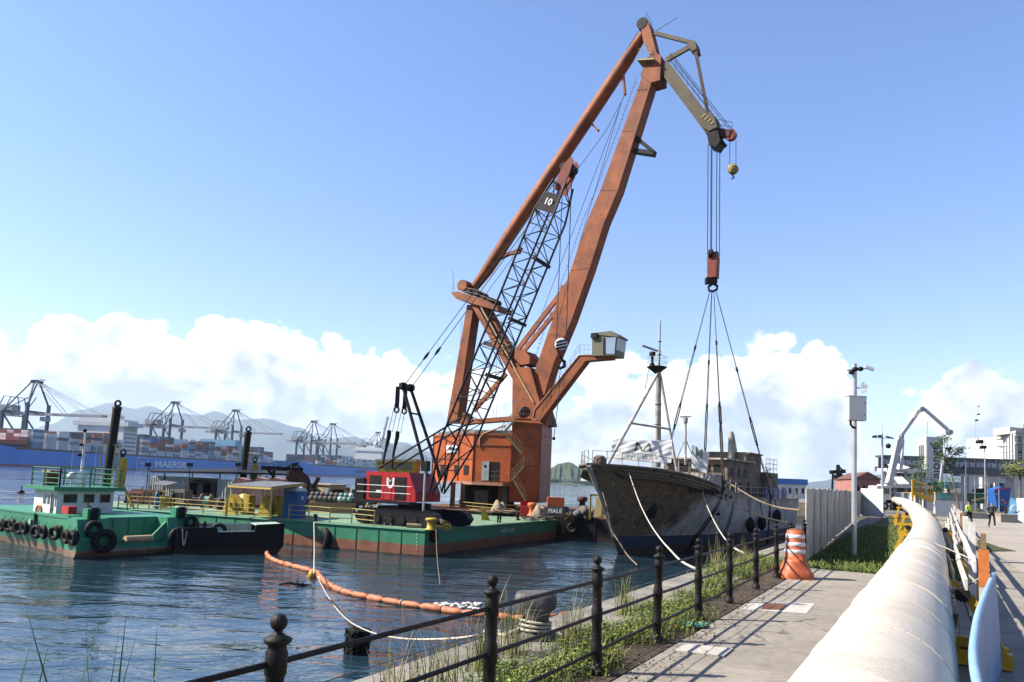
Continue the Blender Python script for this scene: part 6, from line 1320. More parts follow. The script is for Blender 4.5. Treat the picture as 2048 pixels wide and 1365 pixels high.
mat('wreck_white', (.42, .40, .36), .8, var=.3, scale=1.5, rust=.35, rscale=1.4, streak=.5)
mat('banner', (.72, .74, .75), .8, var=.05, scale=2)
g = NG(MT['banner'].node_tree); pb = [n for n in g.N if n.type == 'BSDF_PRINCIPLED'][0]; tr_ = g.n('ShaderNodeBsdfTranslucent', {0: (.6, .62, .63, 1)}); mx_ = g.n('ShaderNodeMixShader', {0: .5})
g.L.new(pb.outputs[0], mx_.inputs[1]); g.L.new(tr_.outputs[0], mx_.inputs[2]); g.L.new(mx_.outputs[0], [n for n in g.N if n.type == 'OUTPUT_MATERIAL'][0].inputs[0])
mat('logo_dark', (.05, .09, .08), .7); mat('logo_grey', (.22, .27, .26), .8)
def zdeck(s):
    tb = [(-6, 6.68), (-3, 6.66), (0, 6.55), (4, 6.2), (10, 5.45), (14, 5.0), (20, 4.65), (45, 4.6)]
    for (a, za), (b, zb2) in zip(tb, tb[1:]):
        if s <= b: t = (s-a)/(b-a); return za+(zb2-za)*t
    return 4.6
def sstem(z): return -5.2*max(0, z/6.6)**1.15 if z > 0 else .3*-z
def hb(s, z):
    zn = max(0, min(1, (z+.8)/7.4)); s0 = sstem(z); L = 24-11*zn; p_ = 1.35+1.25*zn; x = max(0, min(1, (s-s0)/L))
    h = 4.65*(1-(1-x)**p_)
    if s > 34: h *= 1-.45*((s-34)/10)**2*(1.25-.6*zn)
    return max(.015, h*(.90+.10*zn))
def sq(s, w, z): p = sB+sa*s+sp_*w; return V((p.x, p.y, z))
wr = thing('wrecked_ship', 'rusty mud stained wrecked ship hanging in the slings of the orange crane', 'ship', sq(18, 0, 0))
NS, NZ = 56, 14; b = MB()
for sg in (1, -1):
    def fn(u, v, sg=sg):
        sd = -5.2+49.2*u**1.35; zt = zdeck(sd); z = -.8+(zt+.8)*v; s0 = sstem(z); s = s0+(44-s0)*u**1.35
        return sq(s, sg*hb(s, z), z+(.035*sin(s*3.1)*sin(z*2.7) if 0 < v < 1 else 0))
    b.grid(fn, NS, NZ)
hull = b.build('hull', 'wreck_hull', wr)
b = MB(); rows = []
for i in range(40):
    u = (i/39)**1.35; s = -5.1+49*u; rows += [sq(s, -hb(s, zdeck(s))+.02, zdeck(s)-.85 if s > -3 else zdeck(s)-.5), sq(s, hb(s, zdeck(s))-.02, zdeck(s)-.85 if s > -3 else zdeck(s)-.5)]
b.add(rows, [(2*i, 2*i+1, 2*i+3, 2*i+2) for i in range(39)]); b.build('deck', 'wreck_brown', wr)
MB().prism([sq(44, -2.6, 4.6), sq(44, 2.6, 4.6), sq(44, 2.2, -.8), sq(44, -2.2, -.8)], sa*.1).build('transom', 'wreck_hull', wr)
for zo, r in ((-.02, .11), (-.32, .07), (-.52, .05)):
    P = []
    for i in range(-26, 27):
        s = -5.2+abs(i)**1.5*.11; z = zdeck(s)+zo; s = max(s, sstem(z)); P.append(sq(s, (1 if i > 0 else -1)*hb(s, z)*1.0+(.03 if i > 0 else -.03), z))
    MB().tube(P, r, 7).build('rubbing_strake', 'wreck_brown' if zo else 'wreck_white', wr)
MB().tube([sq(sstem(z)-.05, 0, z) for z in (6.6, 5.5, 4.4, 3.3, 2.2, 1.4)], [.2, .14, .1, .09, .08, .07], 8).build('stem_bar', 'wreck_white', wr)
# anchor pocket, holes, marks
for s, z, w, h in ((1.5, 3.6, .5, .8), (9.1, 5.0, .22, .14), (9.8, 4.95, .2, .16), (11.2, 4.75, .18, .14), (12.4, 4.6, .22, .12), (8.2, 4.9, .2, .12), (10.5, 3.2, .3, .14)):
    c = sq(s, hb(s, z)+.0, z); tn = (sq(s+.5, hb(s+.5, z), z)-sq(s-.5, hb(s-.5, z), z)).normalized(); nn = V((tn.y, -tn.x, 0)); MB().ball(c, 1, 10, 6, (w, .12, h)).build('hull_hole', 'dark_metal', wr)
def hullpt(s, z, o=.04): return sq(s, hb(s, z)+o, z)
def sname():
    s, z = 6.3, 5.05; ex = (hullpt(s+2, z)-hullpt(s-2, z)).normalized(); upv = (hullpt(s, z+.5)-hullpt(s, z-.5)).normalized()
    text3d('PROF. W. BESNARD', .55, hullpt(s, z, .14), ex, upv, 'dark_metal', wr, depth=.005, bold=.008)
sname()
for s in (13.2, 13.6): MB().tube([hullpt(s, z) for z in (1.2, 2.2, 3.2, 4.2)], .03, 4).build('side_ladder', 'dark_metal', wr)
for i in range(9): MB().tube([hullpt(13.2, 1.3+.33*i), hullpt(13.6, 1.3+.33*i)], .03, 4).build('ladder_rung', 'dark_metal', wr)
for x, y, lab in ((1491, 1050, 'black fender hung on the wreck side, nearest the bow'), (1515, 1046, 'black fender hung on the wreck side, middle one'), (1545, 1033, 'black fender hung on the wreck side, nearest the stern')):
    best = min(((abs(CX+F*(hullpt(s*.25, 2.2)-CAMP).dot(rt)/(hullpt(s*.25, 2.2)-CAMP).dot(fwd)-x), s*.25) for s in range(40, 140)))[1]
    d = hullpt(best, 2.4, .45); zc = at(x, y, d.y).z; t = thing('hull_fender', lab, 'fender', V((d.x, d.y, zc-.8)))
    MB().ball(V((d.x, d.y, zc)), .42, 12, 8, (1, 1, 1.7)).build('body', 'black_rubber', t); MB().tube([V((d.x, d.y, zc+.65)), hullpt(best, 4.5, .08)], .04, 5).build('lanyard', 'rope_dark', t)
# rails and deck clutter
for sg, smax in ((1, 15), (-1, 12)):
    ss_ = [-5.0, -4.2, -3.2, -2, -.8, .5, 2, 3.5, 5, 6.5, 8, 9.5, 11, 12.5, 14]
    ss_ = [s for s in ss_ if s <= smax]; rl = MB()
    for s in ss_:
        p = sq(s, sg*(hb(s, zdeck(s))-.06), zdeck(s)); MB().tube([p, p+V((random.uniform(-.06, .06), 0, 1.0))], .035, 5).build('stanchion', 'wreck_white', wr)
    for k in (.5, 1.0): MB().tube([sq(s, sg*(hb(s, zdeck(s))-.06), zdeck(s)+k+random.uniform(-.04, .03)) for s in ss_], .022, 5).build('guard_rail', 'wreck_white', wr)
MB().lathe([(.45, -.3), (.5, -.2), (.5, .2), (.45, .3)], sq(-4.3, .4, 6.85), 12, sp_).build('bow_roller', 'wreck_brown', wr)
for i in range(34):
    s = random.uniform(-1, 15); w = random.uniform(-2, 3.4)*min(1, (s+5)/10); z = zdeck(s)-.85; hh_ = random.uniform(.4, 1.15)
    if abs(w) > hb(s, zdeck(s))-.4: continue
    p = sq(s, w, z); MB().ob(p+V((0, 0, hh_/2)), sa*random.uniform(.15, .5), sp_*random.uniform(.12, .35), V((random.uniform(-.1, .1), 0, hh_/2))).build('deck_fitting', random.choice(['wreck_brown', 'wreck_white', 'rust_plate', 'dark_metal']), wr)
for i in range(22):
    s = random.uniform(4, 17); w = hb(s, zdeck(s))-random.uniform(.1, 1.2); p = sq(s, w, zdeck(s)-.3); MB().tube([p, p+sa*random.uniform(-1.2, 1.4)+V((0, 0, random.uniform(.2, 1.1)))], random.uniform(.03, .07), 5).build('bent_pipe', random.choice(['wreck_white', 'wreck_brown', 'rust_plate']), wr)
for i in range(16):
    s = random.uniform(2, 12); w = random.uniform(-1.5, .8)*hb(s, zdeck(s))*.7; p = sq(s, w, zdeck(s)-.85); k = random.uniform(.3, .7)
    MB().grid(lambda u, v: p+sa*((u-.5)*2.2*k)+sp_*((v-.5)*1.6*k)+V((0, 0, 1.9*k*(sin(pi*u)*sin(pi*v))**.35*(1+.15*sin(u*11+v*7)))), 10, 8).build('wrapped_cover', 'banner' if i % 3 else 'wreck_white', wr)
def sblock(s0, s1, w0, w1, z0, z1, m_, nm): return MB().prism([sq(s0, w0, z0), sq(s1, w0, z0), sq(s1, w1, z0), sq(s0, w1, z0)], (0, 0, z1-z0)).build(nm, m_, wr)
sblock(11, 16, -2.6, 2.6, 4.2, 6.6, 'wreck_white', 'deck_house'); dh = sblock(16, 24, -3.1, 3.1, 3.9, 8.0, 'wreck_brown', 'bridge_house'); sblock(15.5, 24.2, -3.4, 3.4, 8.0, 8.15, 'wreck_white', 'bridge_deck')
for w in (-2.2, -1.1, 0, 1.1, 2.2): MB().ob(sq(15.98, w, 7.2), sp_*.4, sa*.03, (0, 0, .35)).build('bridge_window', 'dark_metal', dh)
for s in (17.5, 19.5, 21.5): MB().ob(sq(s, 3.11, 6.9), sa*.5, sp_*.03, (0, 0, .45)).build('side_window', 'dark_metal', dh)
for s in (17, 20, 22.6): MB().ob(sq(s, 3.11, 5.2), sa*.4, sp_*.03, (0, 0, .85)).build('doorway', 'dark_metal', dh)
sblock(24, 29.5, -2.4, 2.4, 3.9, 9.0, 'wreck_brown', 'engine_casing'); sblock(29.5, 34.5, -2.9, 2.9, 3.9, 7.3, 'wreck_brown', 'aft_house'); sblock(24.2, 29.2, -2.7, 2.7, 9.0, 9.15, 'wreck_brown', 'casing_top')
for i in range(26):
    s = random.uniform(16, 33); w = random.uniform(.5, 3.0); z = random.uniform(6.2, 9.2); p = sq(s, w, z); MB().tube([p, p+sa*random.uniform(-1, 1)+sp_*random.uniform(-.5, .6)+V((0, 0, random.uniform(-.8, 1.0)))], random.uniform(.03, .09), 5).build('twisted_bar', random.choice(['wreck_white', 'wreck_brown', 'dark_metal']), wr)
MB().tube([sq(23.5, 1.0, 8.1), sq(23.5, 1.0, 11.2)], [.32, .24], 8).build('signal_mast', 'wreck_white', wr); MB().prism([sq(23.6, 1.0, 8.1), sq(25.4, 1.0, 8.1), sq(23.6, 1.0, 11.0)], sp_*.3).build('mast_bracket', 'wreck_white', wr)
for k in (.5, 1.0, 1.5): MB().tube([sq(s, w, 7.3+k) for s, w in ((30, 2.8), (34.4, 2.8), (34.4, -2.8))], .03, 5).build('aft_rail', 'wreck_white', wr)
for s in (30, 31.5, 33, 34.4): MB().tube([sq(s, 2.8, 7.3), sq(s, 2.8, 8.8)], .03, 5).build('stanchion', 'wreck_white', wr)
for k in (.5, 1.0): MB().tube([sq(s, hb(s, 4.6)-.08, 4.6+k) for s in (15, 20, 25, 30, 35, 40, 43.5)], .03, 5).build('guard_rail', 'wreck_white', wr)
for s in range(15, 44, 2): MB().tube([sq(s, hb(s, 4.6)-.08, 4.55), sq(s+random.uniform(-.1, .1), hb(s, 4.6)-.08, 5.6)], .03, 5).build('stanchion', 'wreck_white', wr)
for s0 in (24, 27, 30): MB().prism([sq(s0, hb(s0, 4.6)-.15, 4.6), sq(s0+2.4, hb(s0, 4.6)-.15, 4.6), sq(s0+2.4, hb(s0, 4.6)-.15, 5.5), sq(s0, hb(s0, 4.6)-.15, 5.5)], sp_*.03).build('blue_screen', 'comp_blue', wr)
MB().box(*sq(36, -1, 4.6)-V((1, 1, 0)), *sq(36, -1, 4.6)+V((2.5, 2.5, 1.5))).build('aft_gear', 'dark_metal', wr)
# tripod foremast
def sax(x, y, s): return onp(x, y, sB+sa*s, sa)        # pixel on the cross plane at s
mt = thing('foremast', 'rusty tripod foremast with a radar platform on the wreck bow', 'mast', sax(1313, 930, 6.7))
m0, m1 = sax(1313, 935, 6.7), sax(1321, 642, 6.7); mm = sax(1317, 745, 6.7)
MB().tube([m0, mm], [.26, .22], 10).build('lower_mast', 'wreck_white', mt); MB().tube([mm, m1], [.13, .05], 8).build('topmast', 'wreck_white', mt)
MB().tube([m0+sa*.6, mm+sa*.3], .12, 8).build('ladder_tube', 'wreck_brown', mt)
MB().tube([sq(-3.6, .5, 6.4), mm], .13, 8).build('fore_leg', 'wreck_white', mt)
MB().tube([sq(7.2, 1.9, 5.6), sax(1321, 752, 6.7)], .11, 8).build('side_leg', 'wreck_white', mt)
fl1 = sq(-3.6, .5, 6.4).lerp(mm, (sax(1252, 847, 1).z-6.4)/(mm.z-6.4)); al1 = sq(7.2, 1.9, 5.6).lerp(sax(1321, 752, 6.7), .5)
MB().tube([fl1, al1], .09, 7).build('crossbar', 'wreck_white', mt); MB().tube([fl1, sax(1315, 855, 6.7)], .08, 7).build('crossbar', 'wreck_white', mt); MB().tube([sax(1315, 855, 6.7), al1], .08, 7).build('crossbar', 'wreck_white', mt)
pc = sax(1314, 737, 6.7); MB().lathe([(.2, -.45), (.75, .0), (.85, .06), (.85, .12)], pc, 16).build('radar_platform', 'dark_metal', mt)
for k in (.5, .95): MB().torus(pc+V((0, 0, k)), (0, 0, 1), .82, .02, 16, 4).build('platform_rail', 'wreck_brown', mt)
MB().lathe([(.2, 0), (.25, .2), (.12, .4), (.12, .9), (.28, 1.0), (.28, 1.3), (.1, 1.35)], pc+sp_*-.45+V((0, 0, .12)), 10).build('radar_pedestal', 'dark_metal', mt)
MB().beam(pc+sp_*-.45+V((-.9, 0, 1.95)), pc+sp_*-.45+V((.7, 0, 1.45)), .14, .16).build('radar_scanner', 'wreck_white', mt)
MB().tube([pc+V((-.7, 0, -.1)), sax(1290, 778, 6.2)], .04, 5).build('stay', 'wreck_white', mt)
for z in (10.5, 12.2, 16.5, 17.6): MB().torus(V((m0.x, m0.y, z)).lerp(V((m1.x, m1.y, z)), (z-m0.z)/(m1.z-m0.z)), (0, 0, 1), .26 if z < 14 else .12, .05, 10, 5).build('mast_band', 'wreck_brown', mt)
m2 = thing('radar_mast', 'thin grey radar mast with a T shaped scanner behind the white banner', 'mast', sax(1371, 930, 13)); q0, q1 = sax(1371, 930, 13), sax(1371, 836, 13)
MB().tube([q0, q1], .11, 8).build('pole', 'wreck_white', m2); MB().lathe([(.2, -.5), (.24, 0)], q1, 10).build('pedestal', 'wreck_white', m2); MB().beam(q1+V((-.5, 0, .06)), q1+V((.5, -.1, .12)), .12, .12).build('scanner', 'wreck_white', m2)
for dx in (-1, 1): MB().tube([q0.lerp(q1, .55), q0+V((dx, 0, 0))], .04, 5).build('stay', 'wreck_brown', m2)
# banners
bn = thing('white_banner', 'wrinkled white banner with a dark green M logo draped over the bow rails', 'banner', sax(1285, 925, 3))
c4 = [at(1226, 878, 61.0), at(1345, 880, 57.6), at(1342, 926, 57.6), at(1221, 922, 61.0)]; bnn = V((-.5, -.86, 0))
def bw(u, v, o=0):
    p = c4[0].lerp(c4[1], u).lerp(c4[3].lerp(c4[2], u), v); f = .09*sin(u*19+v*6)+.05*sin(u*33-v*11)+.04*sin((u+v)*26)
    return p+bnn*((f*(.3+.7*sin(pi*min(1, v+.1))))+o)+V((0, 0, -.12*sin(pi*u)*(1-v)*(.6+.4*sin(u*7)**2)))
MB().grid(lambda u, v: bw(u, v), 70, 24).build('cloth', 'banner', bn)
for poly in ([(.40, .10), (.47, .10), (.53, .34), (.60, .10), (.66, .10), (.55, .56), (.51, .56)],):
    for (ua, va), (ub, vb) in (((.43, .1), (.515, .5)), ((.535, .5), (.63, .1)), ((.43, .1), (.405, .5)), ((.63, .1), (.66, .5))):
        MB().grid(lambda u, v: bw(ua+(ub-ua)*v+(u-.5)*.035, va+(vb-va)*v, .03), 4, 12).build('logo_stroke', 'logo_dark', bn)
for i, ch in enumerate('MARPORT'):
    u = .30+i*.075; p = bw(u, .74, .10); text3d(ch, .62, p, (c4[1]-c4[0]).normalized(), V((0, 0, 1)), 'logo_grey', bn, depth=.004)
fg = thing('banner_flag', 'tilted white flag with a dark M logo on the wreck rail', 'flag', at(1413, 948, 62)); f4 = [at(1383.7, 890.6, 62.5), at(1418, 904.8, 62), at(1412.8, 946, 62), at(1383, 936.7, 62.5)]
MB().grid(lambda u, v: f4[0].lerp(f4[1], u).lerp(f4[3].lerp(f4[2], u), v)+V((0, .06*sin(u*7+v*3), .03*sin(u*6))), 14, 14).build('cloth', 'banner', fg)
fx, fy = (f4[1]-f4[0]).normalized(), (f4[0]-f4[3]).normalized()
text3d('M', 1.15, f4[0].lerp(f4[2], .48)+fy*.38+V((0, -.12, 0)), fx, fy, 'logo_dark', fg, depth=.006, bold=.03, sx=.8); text3d('MARPORT', .42, f4[0].lerp(f4[2], .52)-fy*.38+V((0, -.12, 0)), fx, fy, 'logo_grey', fg, depth=.006, sx=.72)
MB().tube([f4[2]+V((.02, 0, -.6)), f4[1]+V((.02, 0, .05))], .035, 6).build('staff', 'plank_wood', fg)
# slings
def sling(pts, lab, segs):
    t = thing('lifting_sling', lab, 'sling', pts[-1]); L = len(pts)
    for i, (a, b_) in enumerate(zip(pts, pts[1:])):
        r = segs[min(i, len(segs)-1)]; d = (b_-a).normalized(); o = d.orthogonal().normalized()*r*1.5
        for sg in (-1, 1): MB().tube([a+o*sg*.35, a.lerp(b_, .12)+o*sg, a.lerp(b_, .88)+o*sg, b_+o*sg*.35], r*.62, 5).build('rope_leg', 'rope_dark', t)
        MB().lathe([(.05, -.28), (.11, -.2), (.11, .2), (.05, .28)], b_, 8, d).build('shackle', 'dark_metal', t)
R0 = B(0, 0, -3.6)
def lerps(a, b_, fs): return [a]+[a.lerp(b_, f) for f in fs]+[b_]
e1_ = sax(1337, 900, 17); e2_ = sax(1410, 905, 18); e3_ = hullpt(10.2, 5.5, .1); e4_ = hullpt(25.2, 4.7, .1)
sling(lerps(R0-cu*.3, e1_, (.36, .72, .86)), 'dark lifting sling leading down to the far side behind the foremast', (.035, .06, .1, .06))
sling(lerps(R0-cu*.1, e2_, (.45, .72)), 'dark near vertical lifting sling ending behind the tilted flag', (.045, .06, .09))
sling(lerps(R0+cu*.1, e3_, (.3, .62, .72))+[hullpt(9.6, 3.2, .08), hullpt(8.8, 1.0, .08), hullpt(8.5, -.3, .05)], 'lifting sling with a thick rope section passing under the wreck amidships', (.03, .05, .12, .12, .12, .12))
sling(lerps(R0+cu*.3, e4_, (.38, .62, .74))+[hullpt(25.2, 3, .08), hullpt(25.2, .3, .08)], 'rightmost lifting sling slanting to the aft part of the wreck', (.035, .05, .10, .06, .06))
# mooring ropes
bow_pt = hullpt(1.2, zdeck(1.2)-.1, .1)
ropepx([(1253, 930, 55.8), (1266, 970, 52), (1280, 1008, 47), (1299, 1046, 41), (1320, 1077, 34.5), (1341, 1101, 28.5), (1363, 1123, 22.5), (1400, 1142, 16.6)], .034, 'rope_white', 'thick white mooring rope from the wreck bow to the quay')
ropepx([(1205, 985, 54), (1214, 1016, 53.6), (1223, 1059, 53), (1239, 1086, 52), (1256, 1112, 51), (1275, 1131, 49.6)], .05, 'rope_brown', 'tan rope running from the wreck stem towards the quay')
ropepx([(1402, 977, 61.3), (1414, 1012, 56), (1431, 1048, 48), (1450, 1078, 40), (1467, 1095, 32), (1490, 1108, 21.5)], .04, 'rope_white', 'thin white mooring rope from the wreck side to the quay edge')
ropepx([(1423, 976, 62), (1467, 1008, 56), (1510, 1029, 48), (1552, 1041, 36), (1579, 1047, 18.6)], .05, 'rope_dark', 'dark mooring rope sagging from the wreck to the railing end')
ropepx([(1455, 965, 63), (1510, 998, 56), (1552, 1014, 48), (1600, 1021, 36)], .06, 'rope_brown', 'brown mooring rope along the wreck side towards the corrugated fence')
ropepx([(1283, 1014, 56), (1292, 1050, 55.5), (1310, 1085, 55.2), (1318, 1115, 54.8)], .03, 'rope_dark', 'thin dark line hanging below the white bow rope')
# ------------------------------------------------------------------ container ships and quay cranes across the water
mat('ship_blue', (.03, .27, .80), .5, var=.08, scale=.05, bands=(.4, [(1.2, (.16, .05, .05), 1)]))
mat('ship_red', (.45, .06, .04), .6); mat('ship_white', (.72, .73, .74), .6, var=.05); mat('sky_funnel', (.25, .52, .70), .6)
mat('star_pale', (.8, .9, 1.0), .6); mat('gantry_blue', (.012, .028, .08), .6, var=.15, scale=.1); mat('gantry_pale', (.42, .43, .43), .6, var=.2, scale=.1)
CCOL = {'light grey': (.40, .44, .48), 'dark blue': (.035, .06, .12), 'red brown': (.18, .06, .05), 'dark brown': (.07, .045, .045), 'steel blue': (.12, .20, .30), 'white': (.62, .62, .6), 'orange': (.42, .14, .06), 'bright blue': (.05, .16, .36)}
for k_, c_ in CCOL.items(): mat('box_'+k_, tuple(min(.9, x*1.35) for x in c_), .65, var=.12, scale=.2)
def boxmesh(nm, ln):
    b = MB(); b.box(-ln/2, -1.2, 0, ln/2, 1.2, 2.5)
    for i in range(5): b.box(-ln/2+ln*(i+.5)/5-.1*ln/12, -1.24, .15, -ln/2+ln*(i+.5)/5+.1*ln/12, -1.2, 2.35)
    me = bpy.data.meshes.new(nm); me.from_pydata([tuple(v) for v in b.v], [], b.f); me.update(); return me
BM = {}
def cont(p, d, col, ln, lab, grp):
    if (col, ln) not in BM: me = boxmesh('shipping_container', ln); me.materials.append(MT['box_'+col]); BM[(col, ln)] = me
    o = bpy.data.objects.new('shipping_container', BM[(col, ln)]); C.objects.link(o); o.location = p; o.rotation_euler = (0, 0, atan2(d.y, d.x)); tag(o, lab, 'container', grp)
ORD = ('first second third fourth fifth sixth seventh eighth ninth tenth eleventh twelfth thirteenth fourteenth fifteenth sixteenth seventeenth eighteenth nineteenth twentieth '+' '.join('twenty-'+w for w in 'first second third fourth fifth sixth seventh eighth ninth'.split())+' thirtieth '+' '.join('thirty-'+w for w in 'first second third fourth fifth'.split())).split()
def cship(nm, lab, P0, d, L, H, bays, houses, seed, shipword, bowred=True):
    d = d.normalized(); n = V((d.y, -d.x, 0)); rr = random.Random(seed); Wd = 50
    Q_ = lambda s, w, z: V((P0.x, P0.y, 0))+d*s-n*w+V((0, 0, z))
    t = thing('container_ship', lab, 'container ship', Q_(L/2, Wd/2, 0)); b = MB()
    out = [(-18, Wd/2), (-8, 12), (6, 3), (40, 0), (L-20, 0), (L, 6), (L, Wd-6), (L-20, Wd), (40, Wd), (6, Wd-3), (-8, Wd-12)]; m_ = len(out)
    lo = [(max(s, 2) if s < 10 else s, 8+(w-8)*.9 if w < Wd/2 else w-3) for s, w in out]
    vs = [Q_(s, w, H+(4 if s < 30 else 0)) for s, w in out]+[Q_(s, w, -1) for s, w in [(s if s > 5 else s*.2+6, w if s > 5 else Wd/2+(w-Wd/2)*.5) for s, w in out]]
    b.add(vs, [tuple(range(m_-1, -1, -1)), tuple(range(m_, 2*m_))]+[(i, (i+1) % m_, m_+(i+1) % m_, m_+i) for i in range(m_)]); b.build('hull', 'ship_blue', t)
    MB().prism([Q_(32, .1, H), Q_(L-4, .1, H), Q_(L-4, Wd-.1, H), Q_(32, Wd-.1, H)], (0, 0, 1.6)).build('deck_coaming', 'box_dark brown', t)
    if bowred: MB().prism([Q_(2, 8, H+4), Q_(44, 2, H+4), Q_(44, Wd-2, H+4), Q_(2, Wd-8, H+4)], (0, 0, 3)).build('breakwater', 'ship_red', t); MB().tube([Q_(-6, Wd/2, H+4), Q_(-6, Wd/2, H+24)], [1.2, .5], 6).build('bow_mast', 'ship_white', t)
    for s, ln, w, hh_, m2 in houses:
        hs_ = MB().prism([Q_(s, 1, H+1.6), Q_(s+ln, 1, H+1.6), Q_(s+ln, Wd-1, H+1.6), Q_(s, Wd-1, H+1.6)], (0, 0, hh_)).build('deckhouse', m2, t)
        if m2 == 'ship_white':
            MB().prism([Q_(s-1, -4, H+hh_-5), Q_(s+ln+1, -4, H+hh_-5), Q_(s+ln+1, Wd+4, H+hh_-5), Q_(s-1, Wd+4, H+hh_-5)], (0, 0, 4)).build('bridge_wing', 'ship_white', hs_)
            MB().prism([Q_(s+2, Wd*.3, H+hh_+1.6), Q_(s+ln-2, Wd*.3, H+hh_+1.6), Q_(s+ln-2, Wd*.6, H+hh_+1.6), Q_(s+2, Wd*.6, H+hh_+1.6)], (0, 0, 5)).build('radar_deck', 'ship_white', hs_)
            for k in range(7): MB().ob(Q_(s+ln/2, .95, H+5+k*4), d*(ln*.4), n*.1, (0, 0, .6)).build('window_row', 'glass_dark', hs_)
    pal = list(CCOL)
    for k, (s, rows, light) in enumerate(bays):
        MB().prism([Q_(s+.3, 3, H+1.6), Q_(s+11.9, 3, H+1.6), Q_(s+11.9, Wd-3, H+1.6), Q_(s+.3, Wd-3, H+1.6)], (0, 0, rows*2.6-.2)).build('inner_stack', 'box_'+rr.choice(['red brown', 'dark brown', 'dark blue', 'steel blue']), t)
        for r in range(rows):
            col = rr.choice(['light grey', 'light grey', 'light grey', 'steel blue']) if r < light else rr.choice(['dark blue', 'red brown', 'dark brown', 'dark blue', 'steel blue', 'red brown', 'white', 'orange', 'bright blue'])
            if True: cont(Q_(s+6.1, 1.4, H+1.7+r*2.6), d, col, 12.2, '%s container, %s tier, %s stack from the bow of the %s' % (col, ORD[r], ORD[k], shipword), 'containers on the %s' % shipword)
    return t, Q_, d, n
d1 = V((.12, .993, 0)).normalized(); S1 = V((-392, 560, 0))
rr = random.Random(11); bays = []
s = 48
while s < 500:
    if not (158 < s < 190 or 384 < s < 408): bays.append((s, rr.choice([6, 6, 7, 6, 5]) if s < 150 else (rr.choice([5, 6, 7, 7, 8]) if s < 470 else 6), rr.choice([2, 3, 3, 4]) if s > 60 else 6))
    s += 14.6
t1, Q1, _, n1_ = cship('c', 'long blue container ship stacked with containers, nearer of the two', S1, d1, 512, 13, bays, [(164, 22, 30, 33, 'ship_white'), (388, 18, 40, 26, 'sky_funnel')], 21, 'long blue ship')
for row in range(5):
    for k in range(7):
        c2 = random.choice(['red brown', 'red brown', 'red brown', 'orange', 'white', 'light grey', 'dark brown']); p = Q1(45.6, 5+k*6.4, 14.7+row*2.9); cont(p, V((n1_.x, n1_.y, 0)), c2, 6.0, '%s container end, %s row up and %s from the left, on the foremost stack' % (c2, ORD[row], ORD[6-k]), 'containers in the foremost stack of the long blue ship')
text3d('MAERSK', 9.5, Q1(248, -.3, 6.2), d1, (0, 0, 1), 'star_pale', t1, depth=.05, bold=.25, sx=1.75)
b = MB(); c = Q1(196, -.3, 6.4)
for k in range(7): a = 2*pi*k/7+pi/2; b.add([c+d1*(cos(a+da)*r*1.5)+V((0, 0, sin(a+da)*r)) for da, r in ((-.2, 1.2), (0, 5), (.2, 1.2), (pi, .3))], [(0, 1, 2, 3)])
b.build('star_logo', 'ship_white', t1); f_ = MB()
for a, b_ in (((-6, -6), (6, -6)), ((6, -6), (6, 6)), ((6, 6), (-6, 6)), ((-6, 6), (-6, -6))): f_.beam(c+d1*a[0]*1.5+V((0, 0, a[1]*.95)), c+d1*b_[0]*1.5+V((0, 0, b_[1]*.95)), .3, .5)
f_.build('logo_frame', 'star_pale', t1)
d2 = V((.178, .984, 0)).normalized(); S2 = V((-276, 1004, 0)); bays = []; rr = random.Random(4); s = 44
while s < 292:
    if not (300 < s < 330): bays.append((s, rr.choice([4, 5, 5, 6]) if s > 60 else 5, 1 if s < 110 else rr.choice([5, 4, 6, 2])))
    s += 14.6
t2, Q2, _, n2_ = cship('c', 'farther blue container ship partly hidden by the red crane', S2, d2, 420, 14, bays, [(304, 20, 40, 36, 'ship_white')], 8, 'farther blue ship', False)
text3d('MAERSK', 6.5, Q2(215, -.3, 8.5), d2, (0, 0, 1), 'box_dark blue', t2, depth=.05, bold=.2, sx=2.6)
